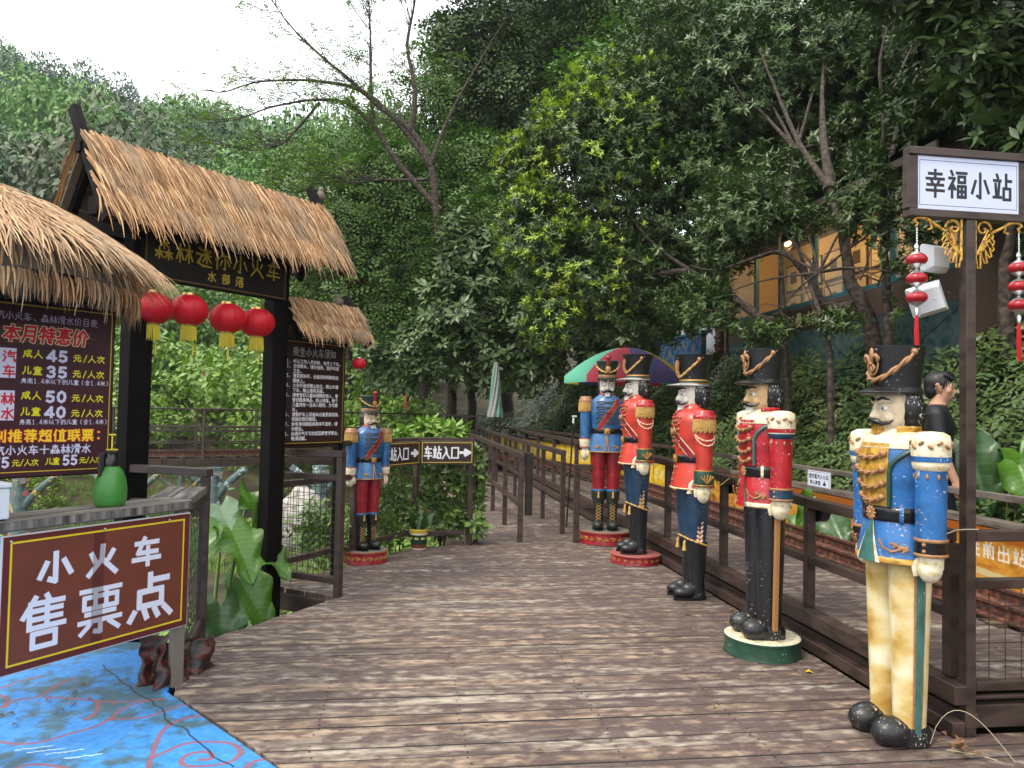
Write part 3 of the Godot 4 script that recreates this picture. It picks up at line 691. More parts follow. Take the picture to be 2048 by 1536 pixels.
func make_setting() -> void:
	# ground
	var xs := []
	var zs := []
	var x := -260.0
	while x < 150.0:
		xs.append(x)
		x += 0.45 if x > -9.0 and x < 12.0 else (1.5 if x > -30.0 and x < 30.0 else 6.0)
	var z := 14.0
	while z > -290.0:
		zs.append(z)
		z -= 0.5 if z > -24.0 else (2.0 if z > -60.0 else 6.0)
	var b := Mb.new()
	var g := []
	for zz in zs:
		var row := []
		for xx in xs:
			row.append(Vector3(xx, ground_y(xx, zz) + rng.randf_range(-0.04, 0.04), zz))
		g.append(row)
	b.rows(g, false)
	for i in b.n.size():
		if b.n[i].y < 0.0: b.n[i] = -b.n[i]
	for i in range(0, b.ix.size(), 3):
		var q := b.ix[i]
		if (b.v[b.ix[i + 2]] - b.v[q]).cross(b.v[b.ix[i + 1]] - b.v[q]).y < 0.0:
			var w := b.ix[i + 1]
			b.ix[i + 1] = b.ix[i + 2]; b.ix[i + 2] = w
	tag(put("ground", b, M.soil), "", "", "", "structure")

	# main deck
	var deck := Node3D.new()
	deck.name = "deck"
	add_child(deck)
	tag(deck, "", "", "", "structure")
	z = -1.9
	var pitch := 0.114
	var joints := []
	while z > -23.0:
		var gap := rng.randf_range(0.011, 0.017)
		var z0 := z - gap / 2
		var z1 := z - pitch + gap / 2
		var xr := 4.9 if z > -3.17 else 2.49
		joints.append([z, left_edge(z) + 0.02, xr - 0.01, gap])
		var kinds := [M.deck_wood, M.deck_wood, M.deck_wood_dull, M.deck_wood_warm]
		put("plank", plank(z0, z1, left_edge(z0) + rng.randf_range(-0.012, 0.012), left_edge(z1) + rng.randf_range(-0.012, 0.012), xr, rng.randf_range(-0.002, 0.002), rng.randf_range(-0.02, 0.02)), kinds[rng.randi() % 4], deck)
		z -= pitch
	# earth packed into the plank joints, its black also painting in the gap shade
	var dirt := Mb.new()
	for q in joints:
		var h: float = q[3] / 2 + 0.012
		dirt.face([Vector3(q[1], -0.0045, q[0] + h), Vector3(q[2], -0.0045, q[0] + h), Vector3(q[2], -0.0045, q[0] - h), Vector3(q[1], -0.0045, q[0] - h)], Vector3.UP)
	put("joint_earth_shade", dirt, mat("joint_earth_shade", lin(0.012, 0.010, 0.009), 0.95), deck).set_meta("kind", "stuff")
	# screw heads in rows over the bearers
	var nails := Mb.new()
	for q in joints:
		if q[0] < -8.0: continue
		for x0 in [-1.0, -0.35, 0.3, 0.95, 1.6, 2.25]:
			if x0 < q[1] + 0.05: continue
			for s in [0.028, 0.086]:
				var p := Vector3(x0 + rng.randf_range(-0.012, 0.012), 0.0032, q[0] - s + rng.randf_range(-0.004, 0.004))
				var ring := []
				for k in 6: ring.append(p + Vector3(cos(k * 1.047), 0, sin(k * 1.047)) * 0.0055)
				nails.face(ring, Vector3.UP)
	put("screw_heads", nails, M.joint_earth_shade, deck).set_meta("kind", "stuff")
	# bearers and edge joists under the deck
	for q in [[Vector3(-1.1, -0.105, -4.16), Vector3(-1.16, -0.105, -4.92)], [Vector3(-1.14, -0.11, -4.98), Vector3(-0.5, -0.11, -5.93)], [Vector3(-0.5, -0.10, -6.07), Vector3(-1.0, -0.10, -6.42)], [Vector3(-0.94, -0.11, -6.5), Vector3(0.16, -0.11, -8.1)], [Vector3(0.2, -0.1, -8.14), Vector3(0.74, -0.1, -8.26)], [Vector3(0.79, -0.1, -8.4), Vector3(0.79, -0.1, -22.0)]]:
		var bb := Mb.new()
		bb.beam(q[0], q[1], 0.05, 0.13)
		put("edge_joist", bb, M.brown_steel, deck)
	for q in [[-0.9, -4.6], [-0.8, -5.3], [-0.75, -6.3], [0.1, -7.9], [0.7, -8.4], [0.8, -11.0], [0.8, -14.0]]:
		var bb := Mb.new()
		bb.box(Vector3(q[0] + 0.14, -0.55, q[1]), Vector3(0.12, 0.78, 0.12), Basis.IDENTITY, 0.01)
		put("pile", bb, M.brown_steel, deck)

	# raised platform: three beams along its edge, planks across
	var plat := Node3D.new()
	plat.name = "platform"
	add_child(plat)
	tag(plat, "", "", "", "structure")
	for q in [[2.555, 0.19, 0.09, 0.09], [2.60, 0.075, 0.07, 0.07], [2.535, -0.0 + 0.037, 0.07, 0.07]]:
		var bb := Mb.new()
		bb.beam(Vector3(q[0], q[1] if q[1] != 0.037 else 0.038, -3.22), Vector3(q[0], q[1] if q[1] != 0.037 else 0.038, -22.0), q[2], q[3], 0.008)
		put("edge_beam", bb, M.brown_steel, plat)
	z = -3.3
	while z > -22.5:
		var bb := plank(z - 0.003, z - 0.109, 2.605, 2.605, 3.5 + rng.randf_range(-0.03, 0.03) if z > -10.0 else minf(3.5, wall_x(z) - 0.72), 0.235 + rng.randf_range(-0.002, 0.002), rng.randf_range(-0.015, 0.015))
		for i in bb.t2.size(): bb.t2[i] += Vector2(0.21, 0.33)
		put("plank", bb, M.deck_wood_dull if rng.randf() < 0.6 else M.deck_wood, plat)
		z -= 0.112
	for zz in [-4.2, -5.6, -7.0, -8.6, -10.2, -12.0, -14.0, -16.5]:
		var bb := Mb.new()
		bb.box(Vector3(2.62, 0.1, zz), Vector3(0.06, 0.2, 0.06), Basis.IDENTITY, 0.004)
		put("prop", bb, M.dark_steel, plat)

	make_track()
	make_hill()

func line_path() -> Array:
	var mid := []
	var z := -1.0
	while z > -16.0:
		mid.append(Vector3(wall_x(z) - 0.4, 0.24 + 0.10 * clampf((-z - 9.0) / 11.0, 0, 1), z))
		z -= 0.5
	var k := [Vector3(2.99, 0.30, -15.5), Vector3(2.85, 0.31, -16.4), Vector3(2.2, 0.33, -18.3), Vector3(0.8, 0.35, -19.3), Vector3(-1.0, 0.37, -18.4), Vector3(-3.0, 0.39, -17.2), Vector3(-5.2, 0.40, -16.2), Vector3(-9.0, 0.42, -15.3), Vector3(-14.0, 0.44, -15.0), Vector3(-18.0, 0.44, -15.0)]
	for i in range(1, k.size() - 2):
		for j in 7:
			mid.append(k[i].cubic_interpolate(k[i + 1], k[i - 1], k[i + 2], j / 7.0))
	return mid

func make_track() -> void:
	var t := Node3D.new()
	t.name = "railway"
	add_child(t)
	tag(t, "", "", "", "structure")
	# centre line: straight, then a bend to -x and over the bridge
	var mid := line_path()
	for side in [-1, 1]:
		var b := Mb.new()
		var pts := []
		for i in mid.size():
			var d: Vector3 = (mid[mini(i + 1, mid.size() - 1)] - mid[maxi(i - 1, 0)]).normalized()
			pts.append(mid[i] + Vector3(-d.z, 0, d.x) * 0.17 * side)
		var sec := [[-0.035, 0.0], [-0.035, 0.012], [-0.008, 0.02], [-0.008, 0.075], [-0.022, 0.082], [-0.022, 0.1], [0.022, 0.1], [0.022, 0.082], [0.008, 0.075], [0.008, 0.02], [0.035, 0.012], [0.035, 0.0]]
		for i in pts.size() - 1:
			var d: Vector3 = (pts[i + 1] - pts[i]).normalized()
			var s := Vector3(-d.z, 0, d.x)
			for k in sec.size() - 1:
				var a: Vector3 = pts[i] + s * sec[k][0] + Vector3.UP * sec[k][1]
				var c: Vector3 = pts[i] + s * sec[k + 1][0] + Vector3.UP * sec[k + 1][1]
				var a2: Vector3 = pts[i + 1] + s * sec[k][0] + Vector3.UP * sec[k][1]
				var c2: Vector3 = pts[i + 1] + s * sec[k + 1][0] + Vector3.UP * sec[k + 1][1]
				b.face([a, c, c2, a2], (a + c) / 2.0 - (pts[i] + Vector3.UP * 0.05))
		put("rail", b, M.rusty_rail, t)
	# sleepers
	var run := 0.0
	for i in mid.size() - 1:
		var L: float = (mid[i + 1] - mid[i]).length()
		while run < L:
			var p: Vector3 = mid[i].lerp(mid[i + 1], run / L)
			var d: Vector3 = (mid[i + 1] - mid[i]).normalized()
			if p.z < -3.0:
				var b := Mb.new()
				b.box(Vector3.ZERO, Vector3(0.56, 0.05, 0.11), Basis.IDENTITY, 0.006, Vector2(rng.randf(), rng.randf()))
				var o := put("sleeper", b, M.sleeper_timber, t, p - Vector3.UP * 0.027)
				o.rotation.y = atan2(-d.x, -d.z) + rng.randf_range(-0.03, 0.03)
			run += 0.32
		run -= L
	# bed under the line
	var bb := Mb.new()
	var g := []
	for i in mid.size():
		var d: Vector3 = (mid[mini(i + 1, mid.size() - 1)] - mid[maxi(i - 1, 0)]).normalized()
		var s := Vector3(-d.z, 0, d.x)
		if i < 34: g.append([mid[i] - s * 0.45 + Vector3.DOWN * 0.10, mid[i] + s * 0.5 + Vector3.DOWN * 0.10])
	bb.rows(g, false)
	put("track_bed", bb, M.soil, t)

func make_hill() -> void:
	pass

# ---------------------------------------------------------------- fences and walls
func bars(called: String, parent: Node3D, list: Array, m: Material, w := 0.05, h := 0.05) -> void:   # each [from, to] a part of its own
	for q in list:
		var b := Mb.new()
		b.beam(q[0], q[1], q[2] if q.size() > 2 else w, q[3] if q.size() > 3 else h, 0.005)
		put(called, b, m, parent)

func wires(parent: Node3D, a: Vector3, b: Vector3, y0: float, y1: float, step: float, r := 0.0025, lean := 0.0) -> void:
	var w := Mb.new()
	var d := b - a
	var n := int(d.length() / step)
	for i in range(1, n):
		var p := a + d * i / n
		w.tube([Vector3(p.x, y0, p.z), Vector3(p.x, y1, p.z)], r, 4, false)
	var k := int((y1 - y0) / step)
	for j in range(1, k):
		var y := y0 + (y1 - y0) * j / k
		w.tube([Vector3(a.x, y, a.z), Vector3(b.x, y + lean, b.z)], r, 4, false)
	put("wire_mesh", w, M.mesh_wire, parent)

func post_at(parent: Node3D, p: Vector3, y0: float, y1: float, w: float, m: Material, turn := 0.0, called := "post") -> void:
	var b := Mb.new()
	b.box(Vector3(p.x, (y0 + y1) / 2, p.z), Vector3(w, y1 - y0, w), Basis(Vector3.UP, turn), 0.005)
	put(called, b, m, parent)

func make_fences() -> void:
	# railing of the raised platform
	var t := thing("platform_railing", "brown steel railing along the edge of the raised train platform", "railing")
	var zs := [-3.36, -4.65, -5.98, -7.31, -8.62, -9.95, -11.36, -13.1, -14.7, -16.5, -18.6]
	for i in zs.size():
		var rise := 0.10 * clampf((-zs[i] - 4.6) / 4.0, 0.0, 1.0)
		post_at(t, Vector3(2.6, 0, zs[i]), 0.236, 0.86 + rise, 0.058, M.brown_steel)
		if i > 0:
			var b := Mb.new()      # black half-round buffer under the top rail
			var g := []
			for k in 9:
				var a := PI * k / 8.0
				g.append(Vector3(2.635, 0.872 + rise - sin(a) * 0.10, zs[i] - cos(a) * 0.085 + 0.02))
			b.face([g[0], g[1], g[2], g[3], g[4], g[5], g[6], g[7], g[8]], Vector3.LEFT)
			var g2 := []
			for p in g: g2.append(p + Vector3(0.055, 0, 0))
			b.face(g2, Vector3.RIGHT)
			for k in 8: b.face([g[k], g[k + 1], g2[k + 1], g2[k]], (g[k] + g[k + 1]) / 2 - Vector3(2.66, 0.872 + rise, zs[i] + 0.02))
			put("buffer", b, M.gloss_black, t)
	var rails := []
	for i in zs.size() - 1:
		var r0 := 0.10 * clampf((-zs[i] - 4.6) / 4.0, 0.0, 1.0)
		var r1 := 0.10 * clampf((-zs[i + 1] - 4.6) / 4.0, 0.0, 1.0)
		rails.append([Vector3(2.6, 0.893 + r0, zs[i]), Vector3(2.6, 0.893 + r1, zs[i + 1] + 0.002), 0.066, 0.062])
		rails.append([Vector3(2.6, 0.535, zs[i] - 0.031), Vector3(2.6, 0.535, zs[i + 1] + 0.031), 0.05, 0.052])
	bars("rail", t, rails, M.brown_steel)

	# two queue handrails on the walkway
	for q in [[1.30, -8.39, "brown steel handrail of the walkway beside the leafy planter fence"], [1.89, -8.96, "brown steel handrail of the walkway between the other handrail and the platform"]]:
		t = thing("handrail", q[2], "handrail", Vector3.ZERO, 0.0, "handrails of the walkway")
		var z: float = q[1]
		var list := []
		var n := 0
		while z > -19.5:
			post_at(t, Vector3(q[0], 0, z), 0.0, 0.925, 0.055, M.brown_steel)
			if n: list.append([Vector3(q[0], 0.41, z + 1.272), Vector3(q[0], 0.41, z + 0.028), 0.05, 0.055])
			z -= 1.3
			n += 1
		list.append([Vector3(q[0], 0.955, q[1] + 0.028), Vector3(q[0], 0.955, z + 1.3), 0.064, 0.06])
		bars("rail", t, list, M.brown_steel)
		if q[0] < 1.5:
			post_at(t, Vector3(1.385, 0, -8.37), 0.30, 0.985, 0.075, M.dark_steel, 0.0, "end_box")
	# short barrier joining the railing
	t = thing("barrier", "low brown steel barrier across the walkway, joining the platform railing", "barrier")
	post_at(t, Vector3(1.93, 0, -8.40), 0.0, 0.80, 0.06, M.brown_steel)
	bars("rail", t, [[Vector3(1.90, 0.83, -8.40), Vector3(2.568, 0.83, -8.40), 0.06, 0.06], [Vector3(1.961, 0.40, -8.40), Vector3(2.50, 0.40, -8.40), 0.05, 0.05]], M.brown_steel)

	make_wall()
	make_bridge()

	# fence from the sign post
	t = thing("mesh_fence", "brown steel fence with wide wire mesh beside the white station sign post", "fence")
	bars("rail", t, [[Vector3(2.625, 0.912, -3.25), Vector3(4.6, 0.912, -3.25), 0.05, 0.05], [Vector3(2.625, 0.692, -3.25), Vector3(4.6, 0.692, -3.25), 0.05, 0.045], [Vector3(2.625, 0.228, -3.25), Vector3(4.6, 0.228, -3.25), 0.05, 0.045], [Vector3(2.625, 0.085, -3.27), Vector3(4.6, 0.085, -3.27), 0.05, 0.105]], M.brown_steel)
	var tb := Mb.new()
	tb.tube([Vector3(2.625, 0.173, -3.25), Vector3(4.6, 0.173, -3.25)], 0.013, 8)
	put("tube", tb, M.brown_steel, t)
	post_at(t, Vector3(3.9, 0, -3.25), 0.0, 0.95, 0.058, M.brown_steel)
	wires(t, Vector3(2.625, 0, -3.25), Vector3(3.87, 0, -3.25), 0.25, 0.67, 0.078, 0.0028)

	# open gate panel standing at the deck's edge
	var E := Vector3(-0.46, 0, -6.04)
	var F := Vector3(-1.0, 0, -6.40)
	var turn := atan2(E.x - F.x, E.z - F.z)
	t = thing("gate_panel", "brown steel gate panel with fine wire mesh under the rules board", "gate")
	for p in [E, F]: post_at(t, p, -0.02, 1.06, 0.055, M.brown_steel, turn)
	var off := (E - F).normalized() * 0.028
	bars("rail", t, [[F - off + Vector3(0, 1.085, 0), E + off + Vector3(0, 1.085, 0), 0.06, 0.05], [F + off + Vector3(0, 0.90, 0), E - off + Vector3(0, 0.90, 0), 0.045, 0.045], [F + off + Vector3(0, 0.12, 0), E - off + Vector3(0, 0.12, 0), 0.045, 0.05]], M.brown_steel)
	wires(t, F + off, E - off, 0.145, 0.875, 0.05, 0.0022)

	# planted fence behind, bent at the bucket
	var G := Vector3(-1.02, 0, -6.52)
	var Mm := Vector3(0.15, 0, -8.16)
	var R := Vector3(0.73, 0, -8.27)
	t = thing("planted_fence", "brown steel fence overgrown with leaves, carrying two station entrance signs", "fence")
	var turn2 := atan2(Mm.x - G.x, Mm.z - G.z)
	for p in [G, G.lerp(Mm, 0.5), Mm, R]: post_at(t, p, -0.1 if p != R else 0.0, 1.09, 0.055, M.brown_steel, turn2 if p != R else 0.2)
	var d1 := (Mm - G).normalized() * 0.03
	var d2 := (R - Mm).normalized() * 0.03
	var up := Vector3.UP
	bars("rail", t, [[G - d1 + up * 1.115, Mm + up * 1.115, 0.06, 0.05], [Mm + up * 1.117, R + d2 + up * 1.117, 0.06, 0.05], [G + d1 + up * 0.80, G.lerp(Mm, 0.5) - d1 + up * 0.80, 0.05, 0.05], [G + d1 + up * 0.16, G.lerp(Mm, 0.5) - d1 + up * 0.16, 0.05, 0.05], [G.lerp(Mm, 0.5) + d1 + up * 0.16, Mm - d1 + up * 0.16, 0.05, 0.05], [Mm + d2 + up * 0.13, R - d2 + up * 0.13, 0.05, 0.05]], M.brown_steel)
	wires(t, G + d1, Mm - d1, 0.19, 0.85, 0.075, 0.0022)
	wires(t, Mm + d2, R - d2, 0.16, 0.86, 0.075, 0.0022)
	# its two signs
	for q in [[G.lerp(Mm, 0.5) + d1, Mm - d1 * 0.6], [Mm + d2 * 1.2, R + d2 * 0.4]]:
		var a: Vector3 = q[0]
		var b: Vector3 = q[1]
		var dir := (b - a).normalized()
		var nrm := dir.cross(Vector3.UP) * -1.0
		if nrm.z < 0: nrm = -nrm
		var first: bool = a.x < -0.2
		var s := thing("entrance_sign", "brown entrance sign with two white arrows next to the soldier in blue beside the gate" if first else "brown entrance sign with a single white arrow above the leafy planter", "sign")
		var bd := Mb.new()
		bd.beam(a + up * 0.985 + nrm * 0.04, b + up * 0.985 + nrm * 0.04, 0.022, 0.245, 0.003)
		put("board", bd, M.grey_steel, s)
		var L := (b - a).length()
		var im := sheet(int(300 * L / 0.6), 122, Color(0.20, 0.135, 0.11))
		var iw := im.get_width()
		frame_line(im, 6, 6, iw - 7, 115, 4, Color(0.80, 0.70, 0.25))
		if first:
			write(im, "→", iw - 388, 34, 60, 56, 17, Color(0.9, 0.91, 0.93))
			write(im, "车站入口", iw - 306, 26, 48, 70, 8.5, Color(0.9, 0.91, 0.93), 1.1)
			write(im, "→", iw - 76, 34, 58, 56, 17, Color(0.9, 0.91, 0.93))
		else:
			write(im, "车站入口", 16, 26, 44, 70, 8.5, Color(0.9, 0.91, 0.93), 1.1)
			write(im, "→", iw - 74, 32, 60, 58, 15, Color(0.9, 0.91, 0.93))
		print_sheet("lettering", im, a + up * 1.102 + nrm * 0.0535, b - a, Vector3.DOWN * 0.232, s)

func make_wall() -> void:
	var t := thing("yellow_wall", "low weathered yellow wall with grey rails beyond the train track", "wall")
	var im_far := wall_print(0)
	var z := 0.15
	var n := 0
	while z > -20.2:
		var L := 1.35
		var nz := maxf(z - L, -20.3)
		var a := Vector3(wall_x(z), 0, z)
		var b := Vector3(wall_x(nz), 0, nz)
		var lift := 0.10 * clampf((-z - 9.0) / 11.0, 0, 1)
		var lift2 := 0.10 * clampf((-nz - 9.0) / 11.0, 0, 1)
		var up := Vector3.UP
		var dir := (b - a).normalized()
		var side := Vector3(dir.z, 0, -dir.x)
		if side.x > 0: side = -side
		# core slab
		var m := Mb.new()
		m.beam(a + up * (0.44 + lift) - side * 0.04, b + up * (0.44 + lift2) - side * 0.04, 0.07, 0.47, 0.004)
		put("core", m, M.soil, t)
		# painted face
		var im := wall_print(1 if n == 3 else (2 if n == 5 else (3 if n < 8 else 4 + n % 2)))
		print_sheet("painted_panel", im, b + up * (0.675 + lift2) + side * 0.004, a - b + up * (lift - lift2), Vector3.DOWN * 0.47, t, 0.6)
		bars("rail", t, [[a + up * (0.715 + lift), b + up * (0.715 + lift2), 0.11, 0.055], [a + up * (0.905 + lift), b + up * (0.905 + lift2), 0.05, 0.05]], M.grey_steel if n < 7 else M.brown_steel)
		var p := a
		var pb := Mb.new()
		pb.box(Vector3(p.x, 0.81 + lift, p.z), Vector3(0.045, 0.14, 0.045), Basis.IDENTITY, 0.004)
		put("post", pb, M.grey_steel if n < 7 else M.brown_steel, t)
		z = nz
		n += 1
	# orange strip leaning out under the grey rail, near part only
	for k in 5:
		var b := Mb.new()
		var z0 := -3.9 - k * 1.1
		b.face([Vector3(4.10, 0.688, z0), Vector3(4.10, 0.688, z0 - 1.09), Vector3(4.135, 0.60, z0 - 1.09), Vector3(4.135, 0.60, z0)], Vector3.LEFT)
		put("orange_strip", b, mat("orange_strip_paint", lin(0.62, 0.17, 0.02), 0.5) if k == 0 else M.orange_strip_paint, t)
	# the small white notice on the rails
	var s := thing("warning_plate", "small white plate with black writing on the grey wall rails", "sign")
	var pl := Mb.new()
	pl.box(Vector3(4.135, 0.815, -7.22), Vector3(0.012, 0.165, 0.42), Basis.IDENTITY, 0.002)
	put("plate", pl, M.white_metal, s)
	var im := sheet(336, 132, Color(0.83, 0.86, 0.92))
	frame_line(im, 5, 5, 330, 126, 3, Color(0.15, 0.2, 0.4))
	write(im, "迷你蒸汽小火车", 16, 20, 40, 42, 5.5, Color(0.07, 0.07, 0.1), 1.1)
	write(im, "禁止跨越", 36, 76, 34, 36, 5, Color(0.07, 0.07, 0.1), 1.25)
	im.fill_rect(Rect2i(240, 92, 44, 18), Color(0.07, 0.07, 0.1))
	stroke(im, Vector2(262, 74), Vector2(262, 92), 4, 12, Color(0.07, 0.07, 0.1))
	print_sheet("lettering", im, Vector3(4.1275, 0.893, -7.42), Vector3(0, 0, 0.4), Vector3(0, -0.156, 0), s)

var wall_images := {}
func wall_print(kind: int) -> Image:
	if wall_images.has(kind): return wall_images[kind]
	var w := 512
	var h := 180
	var d := noise_bytes(w, h, 200 + kind, 0.02, 5, 2.0)
	var e := noise_bytes(w, h, 230 + kind, 0.05, 4)
	for i in d.size(): d[i] = clampi(int(d[i] * 0.7 + e[i] * 0.35), 0, 255)
	var im: Image
	if kind >= 4: im = ramp_image(w, h, d, [[0.1, Color(0.62, 0.47, 0.12)], [0.45, Color(0.80, 0.65, 0.13)], [0.8, Color(0.87, 0.75, 0.24)]])
	else: im = ramp_image(w, h, d, [[0.1, Color(0.52, 0.31, 0.10)], [0.4, Color(0.72, 0.47, 0.13)], [0.65, Color(0.80, 0.57, 0.18)], [0.9, Color(0.78, 0.64, 0.36)]])
	var white := Color(0.88, 0.87, 0.84, 0.85)
	if kind == 1:
		write(im, "往前出站", 14, 40, 42, 44, 6, white, 1.27)
		stroke(im, Vector2(8, 120), Vector2(500, 152), 9, 9, Color(0.80, 0.77, 0.62, 0.75), 0.5)
	elif kind == 2:
		stroke(im, Vector2(0, 128), Vector2(300, 116), 7, 7, Color(0.80, 0.77, 0.68, 0.6), 0.5)
		write(im, "往前", 300, 40, 60, 56, 8, Color(0.88, 0.87, 0.84, 0.4), 1.5)
	elif kind >= 4:
		write(im, "出站往前出站" if kind == 4 else "前出站往前出", 24, 50, 48, 62, 9, Color(0.88, 0.88, 0.86, 0.42), 1.62)
		stroke(im, Vector2(3, 0), Vector2(3, 180), 5, 5, Color(0.62, 0.25, 0.08, 1))
	if kind == 0: stroke(im, Vector2(0, 120), Vector2(512, 128), 6, 6, Color(0.8, 0.78, 0.7, 0.5), 0.5)
	wall_images[kind] = im
	return im

func make_bridge() -> void:
	var mid := line_path()
	var t := thing("railway_bridge", "brown steel bridge with mesh railings carrying the miniature line over the lawn", "bridge")
	var pts := []
	for p in mid:
		if p.x < 2.05: pts.append(p)
	var n := 0
	for side in [1, -1]:
		var last := Vector3.ZERO
		for i in pts.size() - 1:
			var d: Vector3 = (pts[i + 1] - pts[i]).normalized()
			var s: Vector3 = Vector3(-d.z, 0, d.x) * 0.42 * side
			var a: Vector3 = pts[i] + s
			var b: Vector3 = pts[i + 1] + s
			bars("girder", t, [[a + Vector3.DOWN * 0.13, b + Vector3.DOWN * 0.13, 0.06, 0.16]], M.brown_steel)
			var near: bool = side == 1          # s points to the camera's side on this stretch
			var H := 0.93
			if i % 4 == 0:
				post_at(t, a, a.y - 0.2, a.y + H, 0.05, M.brown_steel)
			bars("rail", t, [[a + Vector3.UP * (H + 0.015), b + Vector3.UP * (H + 0.015), 0.05, 0.035], [a + Vector3.UP * 0.58, b + Vector3.UP * 0.58, 0.035, 0.03], [a + Vector3.UP * 0.50, b + Vector3.UP * 0.50, 0.03, 0.025], [a + Vector3.UP * 0.26, b + Vector3.UP * 0.26, 0.03, 0.025]], M.brown_steel)
			wires(t, a, b, a.y + 0.0, a.y + 0.5, 0.085, 0.003)
	# concrete posts shaped like tree trunks, painted with dots
	var dots := sheet(256, 512, Color(0.36, 0.43, 0.42))
	var nb := noise_bytes(256, 512, 301, 0.03, 4)
	for y in 512:
		for x in 256:
			var c := dots.get_pixel(x, y)
			dots.set_pixel(x, y, c * (0.75 + nb[y * 256 + x] / 510.0))
	var dots2 := dots.duplicate()
	var r2 := RandomNumberGenerator.new()
	r2.seed = 5
	for k in 34:
		var c := Vector2(r2.randf_range(10, 246), r2.randf_range(10, 500))
		var r := r2.randf_range(8, 20)
		var white: Color = [Color(0.80, 0.85, 0.86), Color(0.70, 0.80, 0.84), Color(0.80, 0.82, 0.8)][k % 3]
		var warm: Color = [Color(0.85, 0.72, 0.12), Color(0.82, 0.42, 0.42), Color(0.85, 0.75, 0.3)][k % 3]
		for q in [[dots, white], [dots2, warm]]:
			for y in range(maxi(0, int(c.y - r * 0.9)), mini(511, int(c.y + r * 0.9))):
				for x in range(maxi(0, int(c.x - r)), mini(255, int(c.x + r))):
					if Vector2((x - c.x) / r, (y - c.y) / (r * 0.9)).length() < 1.0: q[0].set_pixel(x, y, q[1])
	mat("dotted_grey", Color(1, 1, 1), 0.8, {"albedo_texture": tex(dots)})
	mat("dotted_warm", Color(1, 1, 1), 0.8, {"albedo_texture": tex(dots2)})
	var cols := [[-3.75, -16.3, 0.165, "grey concrete tree-shaped bridge post with pale dots seen through the open gate", "dotted_grey"], [-5.05, -15.2, 0.13, "concrete tree-shaped bridge post with red and yellow dots behind the ticket counter", "dotted_warm"], [-1.72, -17.0, 0.17, "grey concrete tree-shaped bridge post with pale dots behind the mesh gate", "dotted_grey"], [-4.35, -16.2, 0.07, "thin concrete tree-shaped bridge post with yellow dots beside the thick grey one", "dotted_warm"], [-6.6, -14.6, 0.14, "concrete tree-shaped bridge post with forked limbs below the price list", "dotted_warm"]]
	for q in cols:
		var o := thing("bridge_post", q[3], "post", Vector3(q[0], 0, q[1]), 0.0, "tree-shaped bridge posts")
		var y0 := ground_y(q[0], q[1]) - 0.1
		var b := Mb.new()
		b.tube([Vector3(0.02, y0, 0), Vector3(0, y0 + 0.15, 0), Vector3(-0.03, -0.4, 0.0), Vector3(0.0, 0.0, 0.0), Vector3(0.0, 0.17, 0)], [q[2] * 1.5, q[2] * 1.15, q[2], q[2] * 0.95, q[2] * 1.05], 12)
		put("trunk", b, M[q[4]], o)
		for s in [-1, 1]:
			var lb := Mb.new()
			lb.tube([Vector3(s * q[2] * 0.4, -0.35 - 0.06 * s, 0.02), Vector3(s * 0.3, -0.12, 0.04), Vector3(s * 0.62, 0.16, 0.05)], [q[2] * 0.55, q[2] * 0.45, q[2] * 0.4], 8)
			put("limb", lb, M[q[4]], o)
		var kb := Mb.new()
		kb.tube([Vector3(0.1, 0.02, 0.1), Vector3(0.16, 0.06, 0.28)], 0.055, 9)
		put("stub", kb, M.grey_timber, o)

# ---------------------------------------------------------------- thatched gate, boards, ticket counter
var straw_age: FastNoiseLite
func strip(b: Mb, p: Vector3, d: Vector3, nrm: Vector3, L: float, w: float, sag: float, curl := 0.0) -> void:   # one dry leaf blade, folded along its middle
	var side := d.cross(nrm).normalized()
	var last := -1
	var n := 3
	var tone := rng.randf()
	var dark := Color(0.20, 0.10, 0.045)
	var light := Color(0.78, 0.50, 0.27)
	b.col = dark.lerp(light, pow(tone, 1.15)) if rng.randf() > 0.12 else Color(0.88, 0.66, 0.42)
	if straw_age == null: straw_age = noise(640, 3.2, 3)
	b.col = b.col.lerp(Color(0.34, 0.27, 0.20), clampf(straw_age.get_noise_3dv(p) * 1.7, 0.0, 0.7))   # rotted grey patches
	for i in n + 1:
		var t := float(i) / n
		var q := p + d * (L * t) + Vector3.DOWN * (sag * t * t) + nrm * (0.012 * sin(t * PI)) + side * (curl * t * t)
		var ww := w * (1.0 - 0.82 * t * t)
		var f := b.v.size()
		b.vert(q - side * ww * 0.5 - nrm * ww * 0.18, (nrm - side * 0.5).normalized()); b.vert(q + nrm * ww * 0.1, nrm); b.vert(q + side * ww * 0.5 - nrm * ww * 0.18, (nrm + side * 0.5).normalized())
		if last >= 0:
			b.tri(last, last + 1, f + 1); b.tri(last, f + 1, f); b.tri(last + 1, last + 2, f + 2); b.tri(last + 1, f + 2, f + 1)
		last = f

